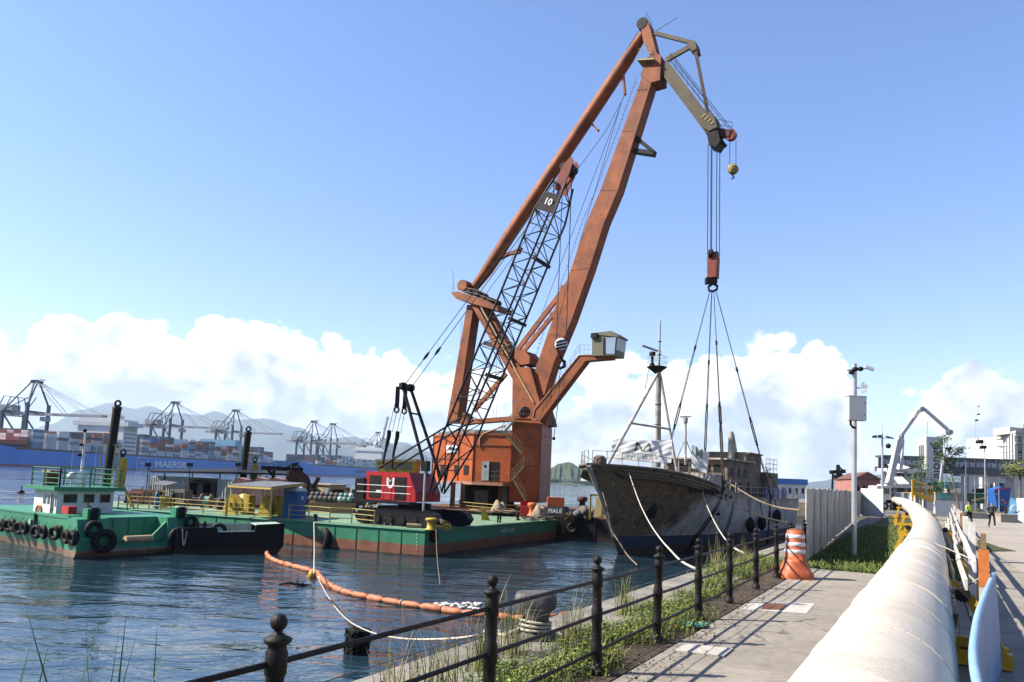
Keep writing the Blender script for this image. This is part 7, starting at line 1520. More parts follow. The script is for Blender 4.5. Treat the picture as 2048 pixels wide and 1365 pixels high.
def gantry(P, out, along, Hb, Ha, lab, raised=False, back=24):
    t = thing('quay_crane', lab, 'gantry crane', P); o = lambda a, w, z: P+out*a+along*w+V((0, 0, z-P.z))
    for w in (-13, 13):
        for a in (0, -back): MB().beam(o(a, w, 0), o(a, w, Hb+(8 if a == 0 else 0)), 2.2, 2.6, side=out).build('leg', 'gantry_blue', t)
        MB().beam(o(0, w, 16), o(-back, w, 16), 1.6, 1.8).build('portal_beam', 'gantry_blue', t)
        MB().beam(o(0, w, 17), o(-back, w, Hb-2), 1.1, 1.1, side=along).build('diagonal', 'gantry_blue', t)
        MB().beam(o(0, w, Hb+6), o(-4, w*.25, Ha), 1.2, 1.2, side=along).build('apex_leg', 'gantry_blue', t)
        MB().beam(o(-back, w, Hb), o(-6, w*.25, Ha), .9, .9, side=along).build('back_stay', 'gantry_blue', t)
        MB().beam(o(-back, w, Hb), o(-6, w*.3, (Hb+Ha)/2), .6, .6, side=along).build('tie', 'gantry_blue', t)
    for a in (0, -back): MB().beam(o(a, -13, 16), o(a, 13, 16), 1.5, 1.5).build('cross_beam', 'gantry_blue', t); MB().beam(o(a, -13, Hb), o(a, 13, Hb), 1.6, 1.8).build('cross_beam', 'gantry_blue', t)
    MB().beam(o(-7, -4, Ha), o(-1, 4, Ha), 3.5, 2.2).build('apex_head', 'gantry_blue', t); MB().beam(o(-9, 0, Ha+1.5), o(4, 0, Ha+2), .7, .7).build('apex_gallery', 'gantry_blue', t)
    for w in (-3.2, 3.2):
        MB().beam(o(-back-22, w, Hb-1.5), o(3, w, Hb-1.5), 1.1, 2.6, side=along).build('girder', 'gantry_pale', t)
        tip = o(66, w, Hb-1.5) if not raised else o(14, w, Hb+58); bm_ = MB().beam(o(3, w, Hb-1.5), tip, 1.1, 2.2, side=along).build('boom', 'gantry_pale', t)
        for f in (.4, .75, .97): MB().beam(o(-3, w, Ha), o(3, w, Hb-1.5).lerp(tip, f), .35, .35).build('fore_stay', 'gantry_pale', t) if not raised else None
    for f in (.15, .3, .45, .6, .75, .9, .99):
        a_, b_ = (o(3+63*f, -3.2, Hb-1), o(3+63*f, 3.2, Hb-1)) if not raised else (o(3+11*f, -3.2, Hb-1.5+59*f), o(3+11*f, 3.2, Hb-1.5+59*f)); MB().beam(a_, b_, .8, .8).build('boom_tie', 'gantry_blue', t)
    MB().ob(o(-back-6, 0, Hb+3), out*8, along*5, (0, 0, 3)).build('machinery_house', 'gantry_pale', t)
    MB().ob(o(8, 0, Hb-6), out*3, along*3, (0, 0, 2)).build('trolley_cab', 'gantry_pale', t)
    for w in (-5, 5): MB().beam(o(-back-20, w, Hb-3), o(-back+10, w, Hb-4), .5, 1.2).build('gallery', 'gantry_pale', t)
    for w in (-4, 4): MB().beam(o(-back-8, w, Hb+14), o(-back+6, w, Hb+13), .6, .6).build('hoist_frame', 'gantry_blue', t); MB().beam(o(-back-14, w, Hb), o(-back-8, w, Hb+14), .6, .6).build('hoist_frame', 'gantry_blue', t); MB().beam(o(-back+6, w, Hb+13), o(-back+9, w, Hb), .6, .6).build('hoist_frame', 'gantry_blue', t)
def onquay(S, d, n, x, off):
    best = None
    for i in range(0, 600):
        p = S+d*i-n*off; q = p-CAMP; px_ = CX+F*q.dot(rt)/q.dot(fwd)
        if best is None or abs(px_-x) < best[0]: best = (abs(px_-x), p)
    return best[1]
for S, d, n, x, by, ay, rs_, lab in ((S1, d1, n1_, 65, 825, 764, False, 'big blue quay crane at the far left above the long ship'), (S1, d1, n1_, 345, 851, 806, False, 'blue quay crane right of the white ship deckhouse'), (S1, d1, n1_, 468, 863, 822, False, 'blue quay crane above the stern half of the long ship'),
                                 (S2, d2, n2_, 626, 882, 844, False, 'blue quay crane left of its twin behind the farther ship'), (S2, d2, n2_, 664, 886, 849, False, 'blue quay crane right of its twin behind the farther ship'), (S2, d2, n2_, 755, 893, 866, True, 'quay crane with its boom raised beside the red crane')):
    P = onquay(S, d, n, x, 56); P.z = 1.6; gantry(P, n, d, at(x, by, P.y).z, at(x, ay, P.y).z, lab, rs_)
# small floating things
p = gz(42, 986, 0); t = thing('mooring_buoy', 'small dark buoy on the bright water left of the tug', 'buoy', p); MB().lathe([(.3, -.2), (.55, 0), (.5, .25), (.2, .4), (.08, .5), (.06, .95)], p, 12).build('body', 'black_steel', t); MB().ball(p+V((0, 0, 1.0)), .12, 8, 5).build('top_mark', 'black_steel', t)
for x, y, lab in ((1152, 974, 'small dark fishing boat on the far water'), (1120, 970, 'tiny pale boat in front of the wooded hill')):
    p = gz(x, y, 0); k = p.y/1500; t = thing('small_boat', lab, 'boat', p)
    MB().prism([p+V((-4*k, 0, 1.2*k)), p+V((4*k, 0, 1.4*k)), p+V((3*k, 0, 0)), p+V((-3.2*k, 0, 0))], (0, 2*k, 0)).build('hull', 'dark_metal' if 'dark' in lab else 'ship_white', t); MB().box(p.x-.6*k, p.y+.3*k, 1.2*k, p.x+.9*k, p.y+1.6*k, 3*k).build('cabin', 'ship_white', t)
p = at(1127, 964, 1650); p.z = 1.2; t = thing('shore_tower', 'pale slender tower standing before the wooded hill', 'tower', p); MB().beam(p, p+V((0, 0, 20)), 4, 4).build('shaft', 'gantry_pale', t); MB().beam(p+V((0, 0, 20)), p+V((0, 0, 24)), 6, 6).build('head', 'gantry_pale', t)
b = MB(); rr = random.Random(2)
for i in range(900):
    x = rr.uniform(1095, 1182); p = at(x, 964, rr.uniform(1650, 1720)); h = rr.uniform(5, 14); p.z = 1.2+h*rr.uniform(.4, .9); r = rr.uniform(2, 5); a = rr.uniform(0, 6.3)
    b.add([p+V((r*cos(a+k*2.1), r*sin(a+k*2.1), rr.uniform(-2, 2))) for k in range(3)], [(0, 1, 2)])
b.build('shore_trees', 'far_green', label='dark belt of trees along the far shore below the hill', cat='trees', kind='stuff')
# ------------------------------------------------------------------ right hand background: plaza, bridge, buildings, pump truck, people
mat('bridge_grey', (.09, .10, .115), .6, var=.15, scale=.3); mat('bridge_panel', (.13, .15, .18), .5, var=.12, scale=.4); mat('porthole', (.32, .38, .46), .3)
mat('wall_white', (.62, .62, .6), .8, var=.08, scale=.2, streak=.2, scol=(.4, .38, .34)); mat('wall_off_white', (.5, .5, .49), .8, var=.08); mat('mesh_banner', (.52, .54, .56), .8, var=.08, scale=.5)  # second wall colour is a slightly greyer white for trim, columns and one house
mat('text_dark', (.05, .05, .06), .7); mat('brick_pink', (.36, .16, .13), .8, var=.15, scale=.6); mat('tile_brown', (.16, .075, .055), .8, var=.25, scale=.5)
mat('blue_roof', (.035, .14, .45), .5, var=.08, scale=.1); mat('wall_concrete', (.36, .34, .30), .85, var=.2, scale=.4, dirt=.4, dcol=(.2, .18, .15)); mat('teal', (.08, .42, .42), .7); mat('net_green', (.02, .10, .07), .9, var=.2)
mat('boat_blue', (.02, .12, .42), .5, var=.1); mat('boat_green', (.03, .09, .05), .5, var=.2); mat('ramp_blue', (.16, .38, .58), .7, var=.1, scale=1); mat('pump_white', (.62, .63, .62), .5, var=.1, scale=1, dirt=.2, dcol=(.3, .28, .25))
mat('bark', (.16, .13, .10), .9, var=.3, scale=5); mat('leaf_a', (.05, .10, .025), .6, var=.4, scale=2); mat('leaf_y', (.17, .19, .04), .6, var=.3, scale=2)
def fl(p, z=Q): return V((p.x, p.y, z))
# footbridge
BY = 122; t = thing('footbridge', 'long dark grey enclosed footbridge with round portholes crossing the plaza', 'bridge', at(1900, 990, BY))
x0, x1 = 1758, 2120; n = 17
MB().beam(at(x0, 913, BY+1.2), at(x1, 925.5, BY+1.2), 2.6, .35).build('roof', 'bridge_grey', t)
MB().beam(at(x0, 938, BY+1.0), at(x1, 950.5, BY+1.0), 3.0, .8).build('floor_beam', 'bridge_grey', t)
for i in range(n):
    f0, f1 = i/n, (i+1)/n; X = lambda f: x0+(x1-x0)*f
    a, b_, c_, d_ = at(X(f0)+.6, 915+12.5*f0, BY), at(X(f1)-.6, 915+12.5*f1, BY), at(X(f1)-.6, 935+12.5*f1, BY), at(X(f0)+.6, 935+12.5*f0, BY)
    pn_ = MB().prism([a, b_, c_, d_], (0, .2, 0)).build('panel', 'bridge_panel', t)
    for f in (.3, .7): q = a.lerp(c_, .5).lerp(b_.lerp(d_, .5), 0); q = d_.lerp(c_, f)+V((0, -.05, .9)); MB().lathe([(.42, 0), (.42, .05)], q, 14, (0, -1, 0)).build('porthole', 'porthole', pn_)
    MB().beam(at(X(f0), 914+12.5*f0, BY-.1), at(X(f0), 938+12.5*f0, BY-.1), .18, .25).build('mullion', 'bridge_grey', t)
MB().prism([at(1756, 914, BY), at(1756, 940, BY), at(1771, 937, BY+9), at(1771, 917, BY+9)], (.3, 0, 0)).build('end_wall', 'bridge_panel', t)
for x in (1940, 2030):
    p = at(x, 990, BY+1); MB().beam(fl(p), V((p.x, p.y, at(x, 946, BY).z)), 1.6, 2.2).build('pier', 'wall_white', t); MB().beam(V((p.x-2.2, p.y, at(x, 947, BY).z)), V((p.x+2.2, p.y, at(x, 947, BY).z)), 2, 1.0).build('pier_cap', 'wall_white', t)
# tower with vertical lettering
t = thing('lift_tower', 'pale lift tower with the vertical lettering Valongo beside the footbridge', 'tower', fl(at(1862, 990, 119)))
a, b_ = at(1853, 990, 119), at(1887, 990, 119); zt = at(1866, 874, 119).z
MB().prism([fl(a), fl(b_), fl(b_)+V((.5, 5, 0)), fl(at(1834, 990, 125))], (0, 0, zt-Q)).build('shaft', 'wall_white', t)
MB().prism([V((a.x+.05, a.y-.08, at(1870, 965, 119).z)), V((b_.x-.05, b_.y-.08, at(1870, 965, 119).z)), V((b_.x-.05, b_.y-.08, zt-.1)), V((a.x+.05, a.y-.08, zt-.1))], (0, .06, 0)).build('banner_face', 'mesh_banner', t)
text3d('Valongo', 2.15, V(((a.x+b_.x)/2+.1, a.y-.15, at(1870, 930, 119).z)), (0, 0, 1), (-1, 0, 0), 'text_dark', t, depth=.01, bold=.02)
cx_ = (a.x+b_.x)/2; zc_ = at(1868, 893, 119).z
for p0_, p1_ in (((-.75, .55), (-.1, -.45)), ((-.1, -.45), (.95, .55))): MB().beam(V((cx_+p0_[0], a.y-.14, zc_+p0_[1])), V((cx_+p1_[0], a.y-.14, zc_+p1_[1])), .02, .24, side=(0, 1, 0)).build('chevron_mark', 'text_dark', t)
lf0, lf1 = at(1853, 990, 119), at(1834, 990, 125)
for f in (.3, .5, .7): q = fl(lf0.lerp(lf1, f)); MB().ob(V((q.x-.08, q.y-.04, zt-4.2)), V((lf1.x-lf0.x, lf1.y-lf0.y, 0)).normalized()*.35, (0.02, .02, 0), (0, 0, 3.0)).build('slot_window', 'bridge_panel', t)
MB().tube([V((cx_, a.y+2, zt)), V((cx_, a.y+2, zt+2.6))], .06, 5).build('mast', 'galv', t)
MB().prism([at(1855, 966, 118.7), at(1888, 966, 118.7), at(1887, 990, 118.7), at(1856, 990, 118.7)], (0, .1, 0)).build('green_netting', 'net_green', t)
# station shelter left of the tower
t = thing('station_shelter', 'pale open station building with sloped roofs under the footbridge', 'shelter', fl(at(1815, 990, 112)))
for x in (1768, 1790, 1812, 1834, 1850): p = at(x, 985, 112); MB().beam(fl(p), V((p.x, p.y, at(x, 938, 112).z)), .35, .35).build('column', 'wall_off_white', t)
for y in (940, 972): MB().beam(at(1764, y, 112), at(1856, y+3, 112), 3.0, .45).build('slab', 'wall_white', t)
MB().prism([at(1776, 931, 111), at(1792, 927, 111), at(1820, 936, 109), at(1798, 940, 109)], (0, .2, .1)).build('roof_sheet', 'wall_white', t)
MB().prism([at(1786, 955, 109), at(1806, 955, 109), at(1820, 969, 107), at(1796, 969, 107)], (0, .15, .1)).build('canopy', 'mesh_banner', t)
MB().prism([at(1768, 945, 114), at(1852, 948, 114), at(1852, 985, 114), at(1768, 985, 114)], (0, .3, 0)).build('back_wall', 'bridge_grey', t)
for x in (1774, 1796, 1818, 1838): MB().prism([at(x, 952, 113.9), at(x+12, 952, 113.9), at(x+12, 968, 113.9), at(x, 968, 113.9)], (0, -.08, 0)).build('window', 'bridge_panel', t)
MB().beam(at(1812, 960, 111.8), at(1856, 963, 111.8), .06, .9).build('balustrade', 'galv', t)
# white corner building
t = thing('white_building', 'white multi storey corner building at the right edge above the footbridge', 'building', fl(at(2035, 990, 172)))
P0_, P1_, P2_ = fl(at(2006, 990, 180)), fl(at(2031, 990, 170)), fl(at(2110, 990, 176)); ztb = at(2031, 866, 170).z
MB().prism([P0_, P1_, P2_, P2_+V((0, 20, 0)), P0_+V((0, 14, 0))], (0, 0, ztb-Q)).build('walls', 'wall_white', t)
wl = [o for o in t.children][0]
for y in (866, 872, 888): z = at(2031, y, 170).z; MB().prism([V((P0_.x-.4, P0_.y-.2, z)), V((P1_.x, P1_.y-.5, z)), V((P2_.x, P2_.y-.5, z)), V((P2_.x, P2_.y+2, z)), V((P0_.x, P0_.y+3, z))], (0, 0, .5 if y != 888 else .35)).build('cornice', 'wall_off_white', t)
for y in (880, 897.5, 914):
    for f in (.14, .38, .62, .86):
        q = P0_.lerp(P1_, f); dd = (P1_-P0_).normalized(); z = at(2020, y, 175).z; w_ = MB().ob(V((q.x, q.y, z))+V((dd.y, -dd.x, 0))*.05, dd*.42, V((dd.y, -dd.x, 0))*.05, (0, 0, 1.2)).build('window', 'glass_dark', t); MB().ob(V((q.x, q.y, z-1.3))+V((dd.y, -dd.x, 0))*.1, dd*.55, V((dd.y, -dd.x, 0))*.12, (0, 0, .08)).build('sill', 'wall_off_white', w_)
    for f in (.1, .28, .46, .64):
        q = P1_.lerp(P2_, f); z = at(2040, y, 171).z; w_ = MB().ob(V((q.x, q.y-.05, z)), (.75, .05, 0), (0, .06, 0), (0, 0, 1.25)).build('window', 'glass_dark', t); MB().ob(V((q.x, q.y-.14, z-1.35)), (.95, .06, 0), (0, .12, 0), (0, 0, .09)).build('sill', 'wall_off_white', w_); MB().ob(V((q.x, q.y-.12, z)), (.03, 0, 0), (0, .02, 0), (0, 0, 1.25)).build('glazing_bar', 'wall_white', w_)
MB().prism([V((P1_.x+1, P1_.y+3, ztb)), V((P2_.x, P2_.y+3, ztb)), V((P2_.x, P2_.y+9, ztb)), V((P1_.x+1, P1_.y+9, ztb))], (0, 0, 1.6)).build('roof_storey', 'wall_off_white', t)
MB().lathe([(.9, 0), (1.0, .3), (.95, 1.2), (.5, 1.6), (.05, 1.7)], V((P1_.x+6.0, P1_.y+4, ztb+1.2)), 14).build('water_tank', 'bridge_grey', t)
MB().prism([fl(at(1994, 990, 190)), fl(at(2008, 990, 186)), fl(at(2010, 990, 196)), fl(at(1996, 990, 198))], (0, 0, at(2000, 903, 188).z-Q)).build('side_wing', 'wall_white', t)
# low buildings behind
def shed(nm, lab, xa, xb, yt, yw, Y, wm, rm, depth=18, gable=True):
    t = thing(nm, lab, 'building', fl(at((xa+xb)/2, 985, Y))); a, b_ = fl(at(xa, 985, Y)), fl(at(xb, 985, Y)); zw = at(xa, yw, Y).z; zr = at((xa+xb)/2, yt, Y).z
    MB().prism([a, b_, b_+V((4, depth, 0)), a+V((4, depth, 0))], (0, 0, zw-Q)).build('walls', wm, t)
    A, B_ = V((a.x-.4, a.y-.4, zw)), V((b_.x+.4, b_.y-.4, zw)); M_ = V(((a.x+b_.x)/2, a.y-.4, zr)); e = V((4, depth, 0))
    if gable: MB().prism([A, B_, M_], e).build('roof', rm, t)
    else: MB().prism([A, B_, V((B_.x, B_.y, zr)), V((A.x, A.y, zr))], e).build('roof', rm, t)
    n_ = max(3, int((xb-xa)/11))
    for i in range(n_): q = a.lerp(b_, (i+.5)/n_); MB().ob(V((q.x, q.y-.06, Q+(zw-Q)*.55)), (abs(b_.x-a.x)/n_*.18, 0, 0), (0, .05, 0), (0, 0, (zw-Q)*.2)).build('opening', 'dark_metal', t)
    return t
shed('brick_shed', 'pink brick shed with a brown gabled roof behind the white gate', 1709, 1760, 944, 958, 150, 'brick_pink', 'tile_brown')
shed('blue_roof_hall', 'white hall with a bright blue roof band behind the wreck stern', 1548, 1612, 958, 968, 230, 'wall_white', 'blue_roof', 30, False)
shed('pale_hall', 'long low pale hall behind the plaza trees', 1893, 1990, 966, 975, 190, 'wall_white', 'blue_roof', 25, False)
shed('low_house', 'low pale house left of the corner building', 1965, 2012, 940, 952, 150, 'wall_off_white', 'tile_brown', 12, False)
t = thing('port_frame', 'dark small port crane frame on the skyline left of the camera pole', 'crane', fl(at(1676, 985, 240)))
for a, b_, w in (((1664, 985), (1666, 945), .5), ((1676, 985), (1676, 930), .9), ((1684, 985), (1682, 945), .6), ((1660, 945), (1690, 943), 1.2), ((1676, 932), (1690, 945), .4), ((1670, 955), (1686, 955), 1.6)): MB().beam(at(*a, 240), at(*b_, 240), w, w).build('frame_bar', 'dark_metal', t)
# concrete pump truck
PYD = 98; t = thing('concrete_pump', 'white concrete pump truck with a long folded boom arched against the clouds', 'pump truck', fl(at(1785, 992, PYD)))
MB().box(*fl(at(1772, 990, PYD), Q+.8), *(fl(at(1803, 990, PYD), Q+1.3)+V((0, 2.4, 0)))).build('chassis', 'pump_white', t)
cbp = fl(at(1769, 990, PYD)); cb_ = MB().prism([cbp+V((-1.2, 0, .9)), cbp+V((.9, 0, .9)), cbp+V((.9, 0, 3.1)), cbp+V((-.9, 0, 3.1)), cbp+V((-1.2, 0, 2.0))], (0, 2.4, 0)).build('cab', 'pump_white', t)
MB().ob(cbp+V((.1, -.03, 2.45)), (.5, 0, 0), (0, .03, 0), (0, 0, .35)).build('cab_window', 'glass_dark', cb_)
for x in (1770, 1786, 1792, 1800): q = fl(at(x, 990, PYD), Q+.5); w_ = MB().torus(q, (0, 1, 0), .36, .14, 14, 7).build('wheel', 'tyre', t); MB().lathe([(.24, -.05), (.24, .05)], q, 10, (0, 1, 0)).build('rim', 'galv', w_)
MB().lathe([(.7, 0), (.75, .4), (.55, 1.2), (.55, 1.9)], fl(at(1780, 990, PYD), Q+1.3)+V((0, 1.2, 0)), 12).build('turret', 'pump_white', t)
MB().box(*fl(at(1788, 990, PYD), Q+1.3), *(fl(at(1802, 990, PYD), Q+2.3)+V((0, 2, 0)))).build('hopper', 'container_grey', t)
bp_ = [(1777, 968), (1800, 876), (1802, 872), (1838, 821), (1848, 818), (1898, 862), (1899, 868), (1884, 930), (1880, 965)]; W_ = [.55, .4, .34, .3, .28, .24, .2, .15, .12]
for i, (a, b_) in enumerate(zip(bp_, bp_[1:])): MB().beam(at(*a, PYD-1+.3*i), at(*b_, PYD-1+.3*(i+1)), W_[i], W_[i]*1.3).build('boom_section', 'pump_white', t)
for x, y in ((1801, 874), (1843, 819), (1899, 865)): MB().lathe([(.34, -.3), (.34, .3)], at(x, y, PYD-.5), 12, (0, 1, 0)).build('boom_joint', 'container_grey', t)
MB().tube([at(1802, 940, PYD-1.4), at(1806, 880, PYD-.7)], .2, 8).build('lift_ram', 'galv', t); MB().tube([at(1826, 838, PYD-1), at(1843, 822, PYD-.6)], .1, 6).build('ram', 'galv', t); MB().tube([at(1778, 965, PYD-1.6), at(1796, 880, PYD-1.3)], .12, 6).build('delivery_pipe', 'container_grey', t)
# yellow access stair, striped barrel
SY = 62; t = thing('yellow_stair', 'yellow steel stair with railings beside the far pipe', 'stairs', fl(at(1845, 1003, SY)))
for dy in (0, 1.6):
    MB().beam(at(1825, 985, SY+dy), at(1866, 1002, SY+dy), .08, .35).build('stringer', 'yellow', t)
    for k in (.5, 1.05): MB().tube([at(1825, 985, SY+dy)+V((0, 0, k)), at(1866, 1002, SY+dy)+V((0, 0, k))], .035, 5).build('handrail', 'yellow', t)
    for i in range(9): q = at(1825, 985, SY+dy).lerp(at(1866, 1002, SY+dy), i/8); MB().tube([q, q+V((0, 0, 1.05))], .03, 5).build('baluster', 'yellow', t)
    q = at(1825, 985, SY+dy); MB().beam(fl(q), q+V((0, 0, 1.05)), .12, .12).build('post', 'yellow', t)
for i in range(7): q = at(1825, 985, SY).lerp(at(1866, 1002, SY), (i+.5)/7); MB().ob(q+V((0, .8, 0)), (.14, 0, 0), (0, .8, 0), (0, 0, .02)).build('tread', 'yellow', t)
p = gz(1870, 1012, Q); t = thing('striped_barrel', 'red and white striped barrel at the foot of the yellow stair', 'barrel', p)
for k in range(5): MB().lathe([(.28, .2*k), (.29, .2*k+.02), (.29, .2*k+.18), (.28, .2*k+.2)], p, 14).build('band', 'red_paint' if k % 2 == 0 else 'white_band', t)
# plaza walls, bench, ramp, boats
def wallpx(nm, lab, xa, xb, yt, yb, m_, th=.3, cat='wall', Y=None):
    a, b_ = (gz(xa, yb, Q), gz(xb, yb+(xb-xa)*.0427, Q)) if Y is None else (fl(at(xa, yb, Y)), fl(at(xb, yb, Y))); b_ = fl(at(xb, yb, a.y)); h = at(xa, yt, a.y).z; t = thing(nm, lab, cat, a); MB().prism([a, b_, V((b_.x, b_.y, h)), V((a.x, a.y, h))], (0, th, 0)).build('wall_body', m_, t); MB().beam(V((a.x-.05, a.y+th/2, h+.05)), V((b_.x+.05, a.y+th/2, h+.05)), th+.12, .1).build('wall_cap', m_, t); return t, a, b_, h
wallpx('low_wall', 'low concrete wall with a teal painted panel behind the plaza', 1871, 1932, 986, 1001, 'wall_concrete', Y=100)
q = at(1890, 994, 99.9); MB().ob(q, (.75, 0, 0), (0, .02, 0), (0, 0, .3)).build('teal_panel', 'teal', label='teal painted panel on the low concrete wall', cat='mural')
wallpx('white_barrier', 'long white plastic barrier along the plaza edge', 1872, 1925, 1003, 1016, 'white_band', .5, 'barrier', Y=88)
wallpx('concrete_bench', 'beige concrete bench block at the plaza right edge', 2002, 2036, 1031, 1045, 'wall_concrete', 1.6, 'bench')
wallpx('planter_wall', 'long pale concrete planter wall behind the walking man', 1912, 2003, 1026, 1036, 'wall_concrete', .6, 'planter')
wm_ = thing('mural_wall', 'low wall painted in white, teal and blue patches at the right edge', 'wall', gz(2025, 1008, Q))
for i, m_ in enumerate(('wall_white', 'boat_blue', 'wall_white', 'teal', 'wall_white', 'porthole', 'teal', 'wall_white')):
    xa = 1990+i*9; a, b_ = at(xa, 1005, 125), at(xa+9, 1005, 125); MB().prism([fl(a), fl(b_), V((b_.x, b_.y, at(xa, 966, 125).z)), V((a.x, a.y, at(xa, 966, 125).z))], (0, .3, 0)).build('painted_panel', m_, wm_)
r0 = gz(2013, 1045, Q); rt_ = thing('skate_ramp', 'light blue pyramid skate ramp with a white swirl at the right edge', 'ramp', r0); zt = at(2020, 996, r0.y+1).z
r1, r2 = gz(2036, 1046, Q), gz(2075, 1048, Q); ap = V((at(2024, 996, r0.y+1).x, r0.y+1.2, zt)); ap2 = V((at(2036, 996, r0.y+1).x, r0.y+1.2, zt))
MB().add([r0, r1, ap2, ap], [(0, 1, 2, 3)]).build('blue_face', 'ramp_blue', rt_); MB().add([r1, r2, V((r2.x, r2.y+1, zt)), ap2], [(0, 1, 2, 3)]).build('white_face', 'wall_white', rt_)
MB().add([r0, ap, ap+V((3.4, 5, -1.2)), r0+V((4.2, 6, 0))], [(0, 1, 2, 3)]).build('side_face', 'ramp_blue', rt_)
cc = (r0+r1+ap+ap2)/4+V((-.05, -.12, .1)); MB().tube([cc+V((.22*cos(a)*(1-a*.03), -.02-.05*sin(a), .34*sin(a)*(1-a*.03))) for a in [i*.4 for i in range(16)]]+[cc+V((.2, .06, -.55))], .05, 6).build('white_swirl', 'white_band', rt_)
bt = thing('blue_boat', 'blue wooden boat standing on the plaza by the mural wall', 'boat', gz(2000, 1022, Q)); bY = 105
b0, b1, b2, b3 = at(1988, 980, bY), at(2022, 976, bY), at(2016, 1012, bY), at(1994, 1014, bY)
MB().prism([b0, at(2004, 974, bY), b1, b2, b3], (.6, 2.6, 0)).build('hull', 'boat_blue', bt); MB().beam(b0+V((0, -.05, 0)), b1+V((0, -.05, 0)), .1, .16).build('gunwale', 'red_paint', bt); MB().tube([at(2005, 1000, bY-.1), at(2012, 1008, bY-.1)], .1, 6).build('rudder_bar', 'orange_paint', bt)
for x in (1996, 2012): q = at(x, 1012, bY+.8); MB().beam(fl(q), V((q.x, q.y, b3.z+.4)), .2, .2).build('prop', 'plank_wood', bt)
g_ = thing('green_boat', 'dark green boat hull with a pale stripe behind the people', 'boat', gz(1955, 1014, Q)); gY = 112
MB().prism([at(1930, 987, gY), at(1988, 985, gY), at(1985, 1000, gY), at(1965, 1008, gY), at(1938, 1006, gY)], (.3, 2.2, 0)).build('hull', 'boat_green', g_); MB().beam(at(1944, 1002, gY-.05), at(1986, 993, gY-.05), .05, .3).build('stripe', 'beige', g_); MB().prism([at(1950, 987, gY+.6), at(1978, 986, gY+.6), at(1976, 977, gY+.6), at(1952, 978, gY+.6)], (.2, 1.2, 0)).build('cabin', 'dark_metal', g_)
for x in (1940, 1958, 1978): q = at(x, 1005, gY+1); MB().beam(fl(q), V((q.x, q.y, q.z+.3)), .25, .25).build('prop', 'plank_wood', g_)
MB().grid(lambda u, v: gz(1953+v*3, 1025, Q)+V(((u-.5)*4.5, (v-.5)*1.5, .1+.4*sin(pi*u)*sin(pi*v)*(1+.4*sin(u*14)))), 16, 6).build('hedge', 'far_green', label='low green hedge in front of the dark green boat', cat='hedge', kind='stuff')
# poles
def pole(x, yb, yt, lab, Y=None, heads=(), arm=None, r=.09):
    p = gz(x, yb, Q) if Y is None else fl(at(x, yb, Y)); top_ = V((p.x, p.y, at(x, yt, p.y).z)); t = thing('light_pole', lab, 'light pole', p)
    MB().tube([p, top_], [r, r*.6], 8).build('pole', 'galv', t); MB().lathe([(r*2.2, 0), (r*2.2, .15), (r*1.2, .2), (r*1.15, 1.2)], p, 10).build('base_sleeve', 'white_band', t)
    for hx, hy, w in heads: q = at(hx, hy, p.y); MB().ob(q, (w, 0, .1*w), (0, w, 0), (0, 0, w*.7)).build('lamp_head', 'dark_metal', t); MB().tube([q, V((p.x, p.y, q.z-.2))], .04, 5).build('bracket', 'galv', t)
    if arm: MB().tube([at(ax, ay, p.y) for ax, ay in arm], .05, 6).build('arm', 'galv', t)
pole(1953, 1012, 842, 'tall thin light pole with a lamp cluster right of the pump truck', None, ((1953, 841, .35), (1957, 829, .3), (1958, 813, .2)), ((1953, 842), (1955, 825), (1959, 805)))
pole(1971, 1010, 898, 'street light with a leaning lamp arm right of the tall pole', 84, ((1959, 884, .28), (1966, 895, .25)), ((1970, 900), (1966, 893), (1955, 876)))
pole(1932, 1008, 922, 'short grey pole of the court fence left of the tall pole', 80, r=.1)
cfn = thing('court_fence', 'tall thin wire court fence frame behind the boats', 'fence', fl(at(1965, 1005, 82)))
for x in (1930, 1950, 1975, 1998): q = fl(at(x, 1005, 82)); MB().tube([q, V((q.x, q.y, at(x, 953, 82).z))], .05, 5).build('post', 'galv', cfn)
for y in (953, 970, 986): MB().tube([at(1930, y, 82), at(1998, y+3, 82)], .035, 5).build('bar', 'galv', cfn)
# trees
def tree(lab, pts, radii, crown, seed, n, m_='leaf_a', nm='young_tree'):
    rr = random.Random(seed); t = thing(nm, lab, 'tree', pts[0]); MB().tube(catm([V(p) for p in pts], 4), [radii[0]+(radii[1]-radii[0])*i/(4*(len(pts)-1)) for i in range(4*(len(pts)-1)+1)], 7).build('trunk', 'bark', t); vs = []; fs = []
    for c, r in crown:
        MB().tube([pts[-1], V(pts[-1]).lerp(c, .5)+V((0, 0, r*.2)), c], [radii[1], radii[1]*.6, .015], 5).build('limb', 'bark', t)
        for i in range(n):
            d = V((rr.gauss(0, .5), rr.gauss(0, .5), rr.gauss(0, .42)))*r; p = c+d; a = V((rr.gauss(0, 1), rr.gauss(0, 1), rr.gauss(0, .6))).normalized(); b_ = a.orthogonal().normalized(); s_ = rr.uniform(.06, .16)*max(1, r); o = len(vs)
            vs += [p-a*s_, p+b_*s_*.5, p+a*s_, p-b_*s_*.5]; fs.append((o, o+1, o+2, o+3))
    MB().add(vs, fs).build('crown', m_, t)
TY = 44; b0 = gz(1922, 1040, Q); TY = b0.y
tree('slim young tree leaning left in front of the lettered tower', [b0, at(1912, 985, TY), at(1903, 950, TY), at(1893, 925, TY)], (.10, .04), [(at(x, y, TY+rz), r) for x, y, rz, r in ((1882, 912, 0, .55), (1876, 890, .3, .5), (1888, 878, -.3, .45), (1896, 930, .2, .5), (1905, 918, 0, .55), (1914, 905, .3, .55), (1921, 899, -.2, .5), (1899, 898, .1, .3))], 5, 110)
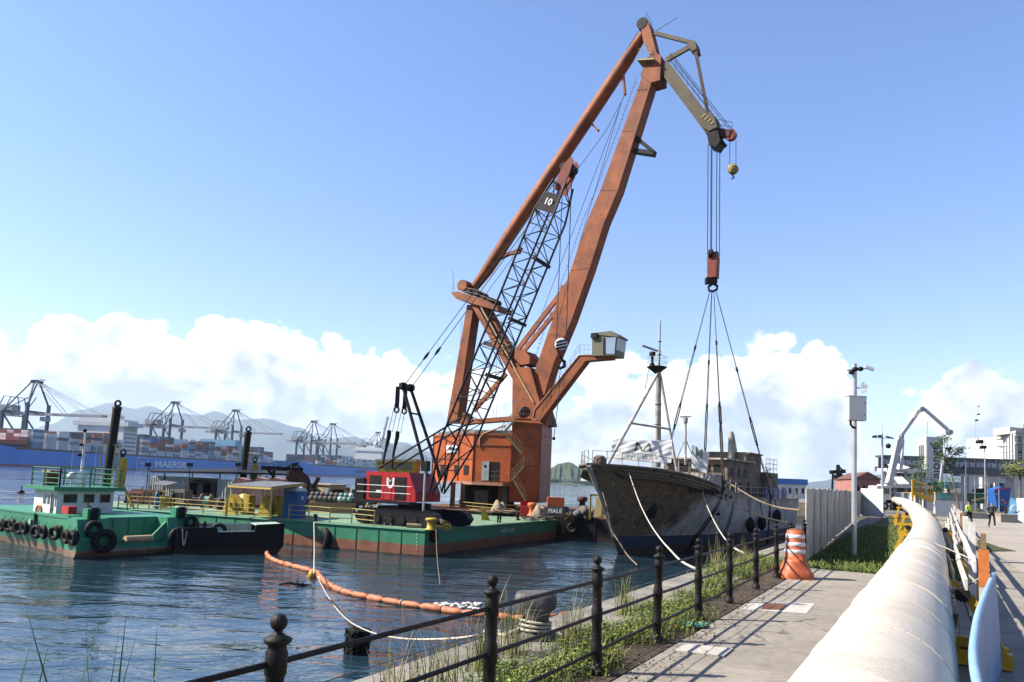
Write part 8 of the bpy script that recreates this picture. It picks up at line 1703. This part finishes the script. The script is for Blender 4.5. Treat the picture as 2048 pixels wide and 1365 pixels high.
b1 = fl(at(1840, 1000, 88)); tree('small leafy tree in front of the station shelter', [b1, at(1841, 980, 88), at(1842, 960, 88)], (.12, .05), [(at(x, y, 88), r) for x, y, r in ((1838, 960, 1.1), (1848, 950, 1.0), (1842, 935, .9), (1828, 965, .9), (1845, 918, .7))], 6, 130)
b1 = fl(at(1898, 1000, 92)); tree('low dark tree beside the green netting', [b1, at(1898, 985, 92)], (.12, .06), [(at(x, y, 92), r) for x, y, r in ((1892, 972, 1.2), (1902, 968, 1.3), (1882, 974, 1.0))], 8, 150)
b1 = fl(at(2040, 1000, 100)); tree('yellowish palm like tree at the right edge below the footbridge', [b1, at(2040, 970, 100), at(2041, 948, 100)], (.2, .12), [(at(x, y, 100), r) for x, y, r in ((2028, 938, 1.2), (2040, 936, 1.4), (2020, 935, .9), (2046, 944, 1.3), (2034, 944, 1.0))], 9, 180, 'leaf_y')
# people on the plaza
walk_ = dict(pelvis=(0, 0, .95), belly=(0, .01, 1.1), chest=(0, .02, 1.32), neck=(0, .03, 1.48), head=(0, .05, 1.57), crown=(0, .05, 1.68), lsho=(-.2, .02, 1.40), rsho=(.2, .02, 1.40), lelb=(-.27, -.02, 1.13), relb=(.27, -.05, 1.13), lwri=(-.26, .10, .92), rwri=(.27, .05, .90), lhand=(-.25, .14, .84), rhand=(.27, .08, .82), lhip=(-.1, 0, .9), rhip=(.1, 0, .9), lkne=(-.11, .14, .50), rkne=(.11, -.03, .50), lank=(-.11, .16, .09), rank=(.11, -.22, .11), ltoe=(-.11, .3, .04), rtoe=(.11, -.1, .03))
m0_ = gz(1984, 1056, Q); person('person', 'man in a dark green t shirt walking towards the camera holding a camera', m0_, pi*.93, walk_, dress(4, 3, 6, False))
cmr = m0_+V((-.32, -.2, .78)); t = thing('hand_camera', 'black photo camera held low by the walking man', 'camera', cmr); MB().ob(cmr, (.08, 0, 0), (0, .04, 0), (0, 0, .055)).build('body', 'black_steel', t); MB().lathe([(.04, 0), (.045, .1)], cmr+V((0, -.04, 0)), 10, (-.3, -1, -.2)).build('lens', 'black_steel', t)
m1_ = gz(1939, 1054, Q); person('person', 'person in a yellow green vest and dark trousers seen from behind', m1_, .25, walk_, dress(5, 3, 3, True))
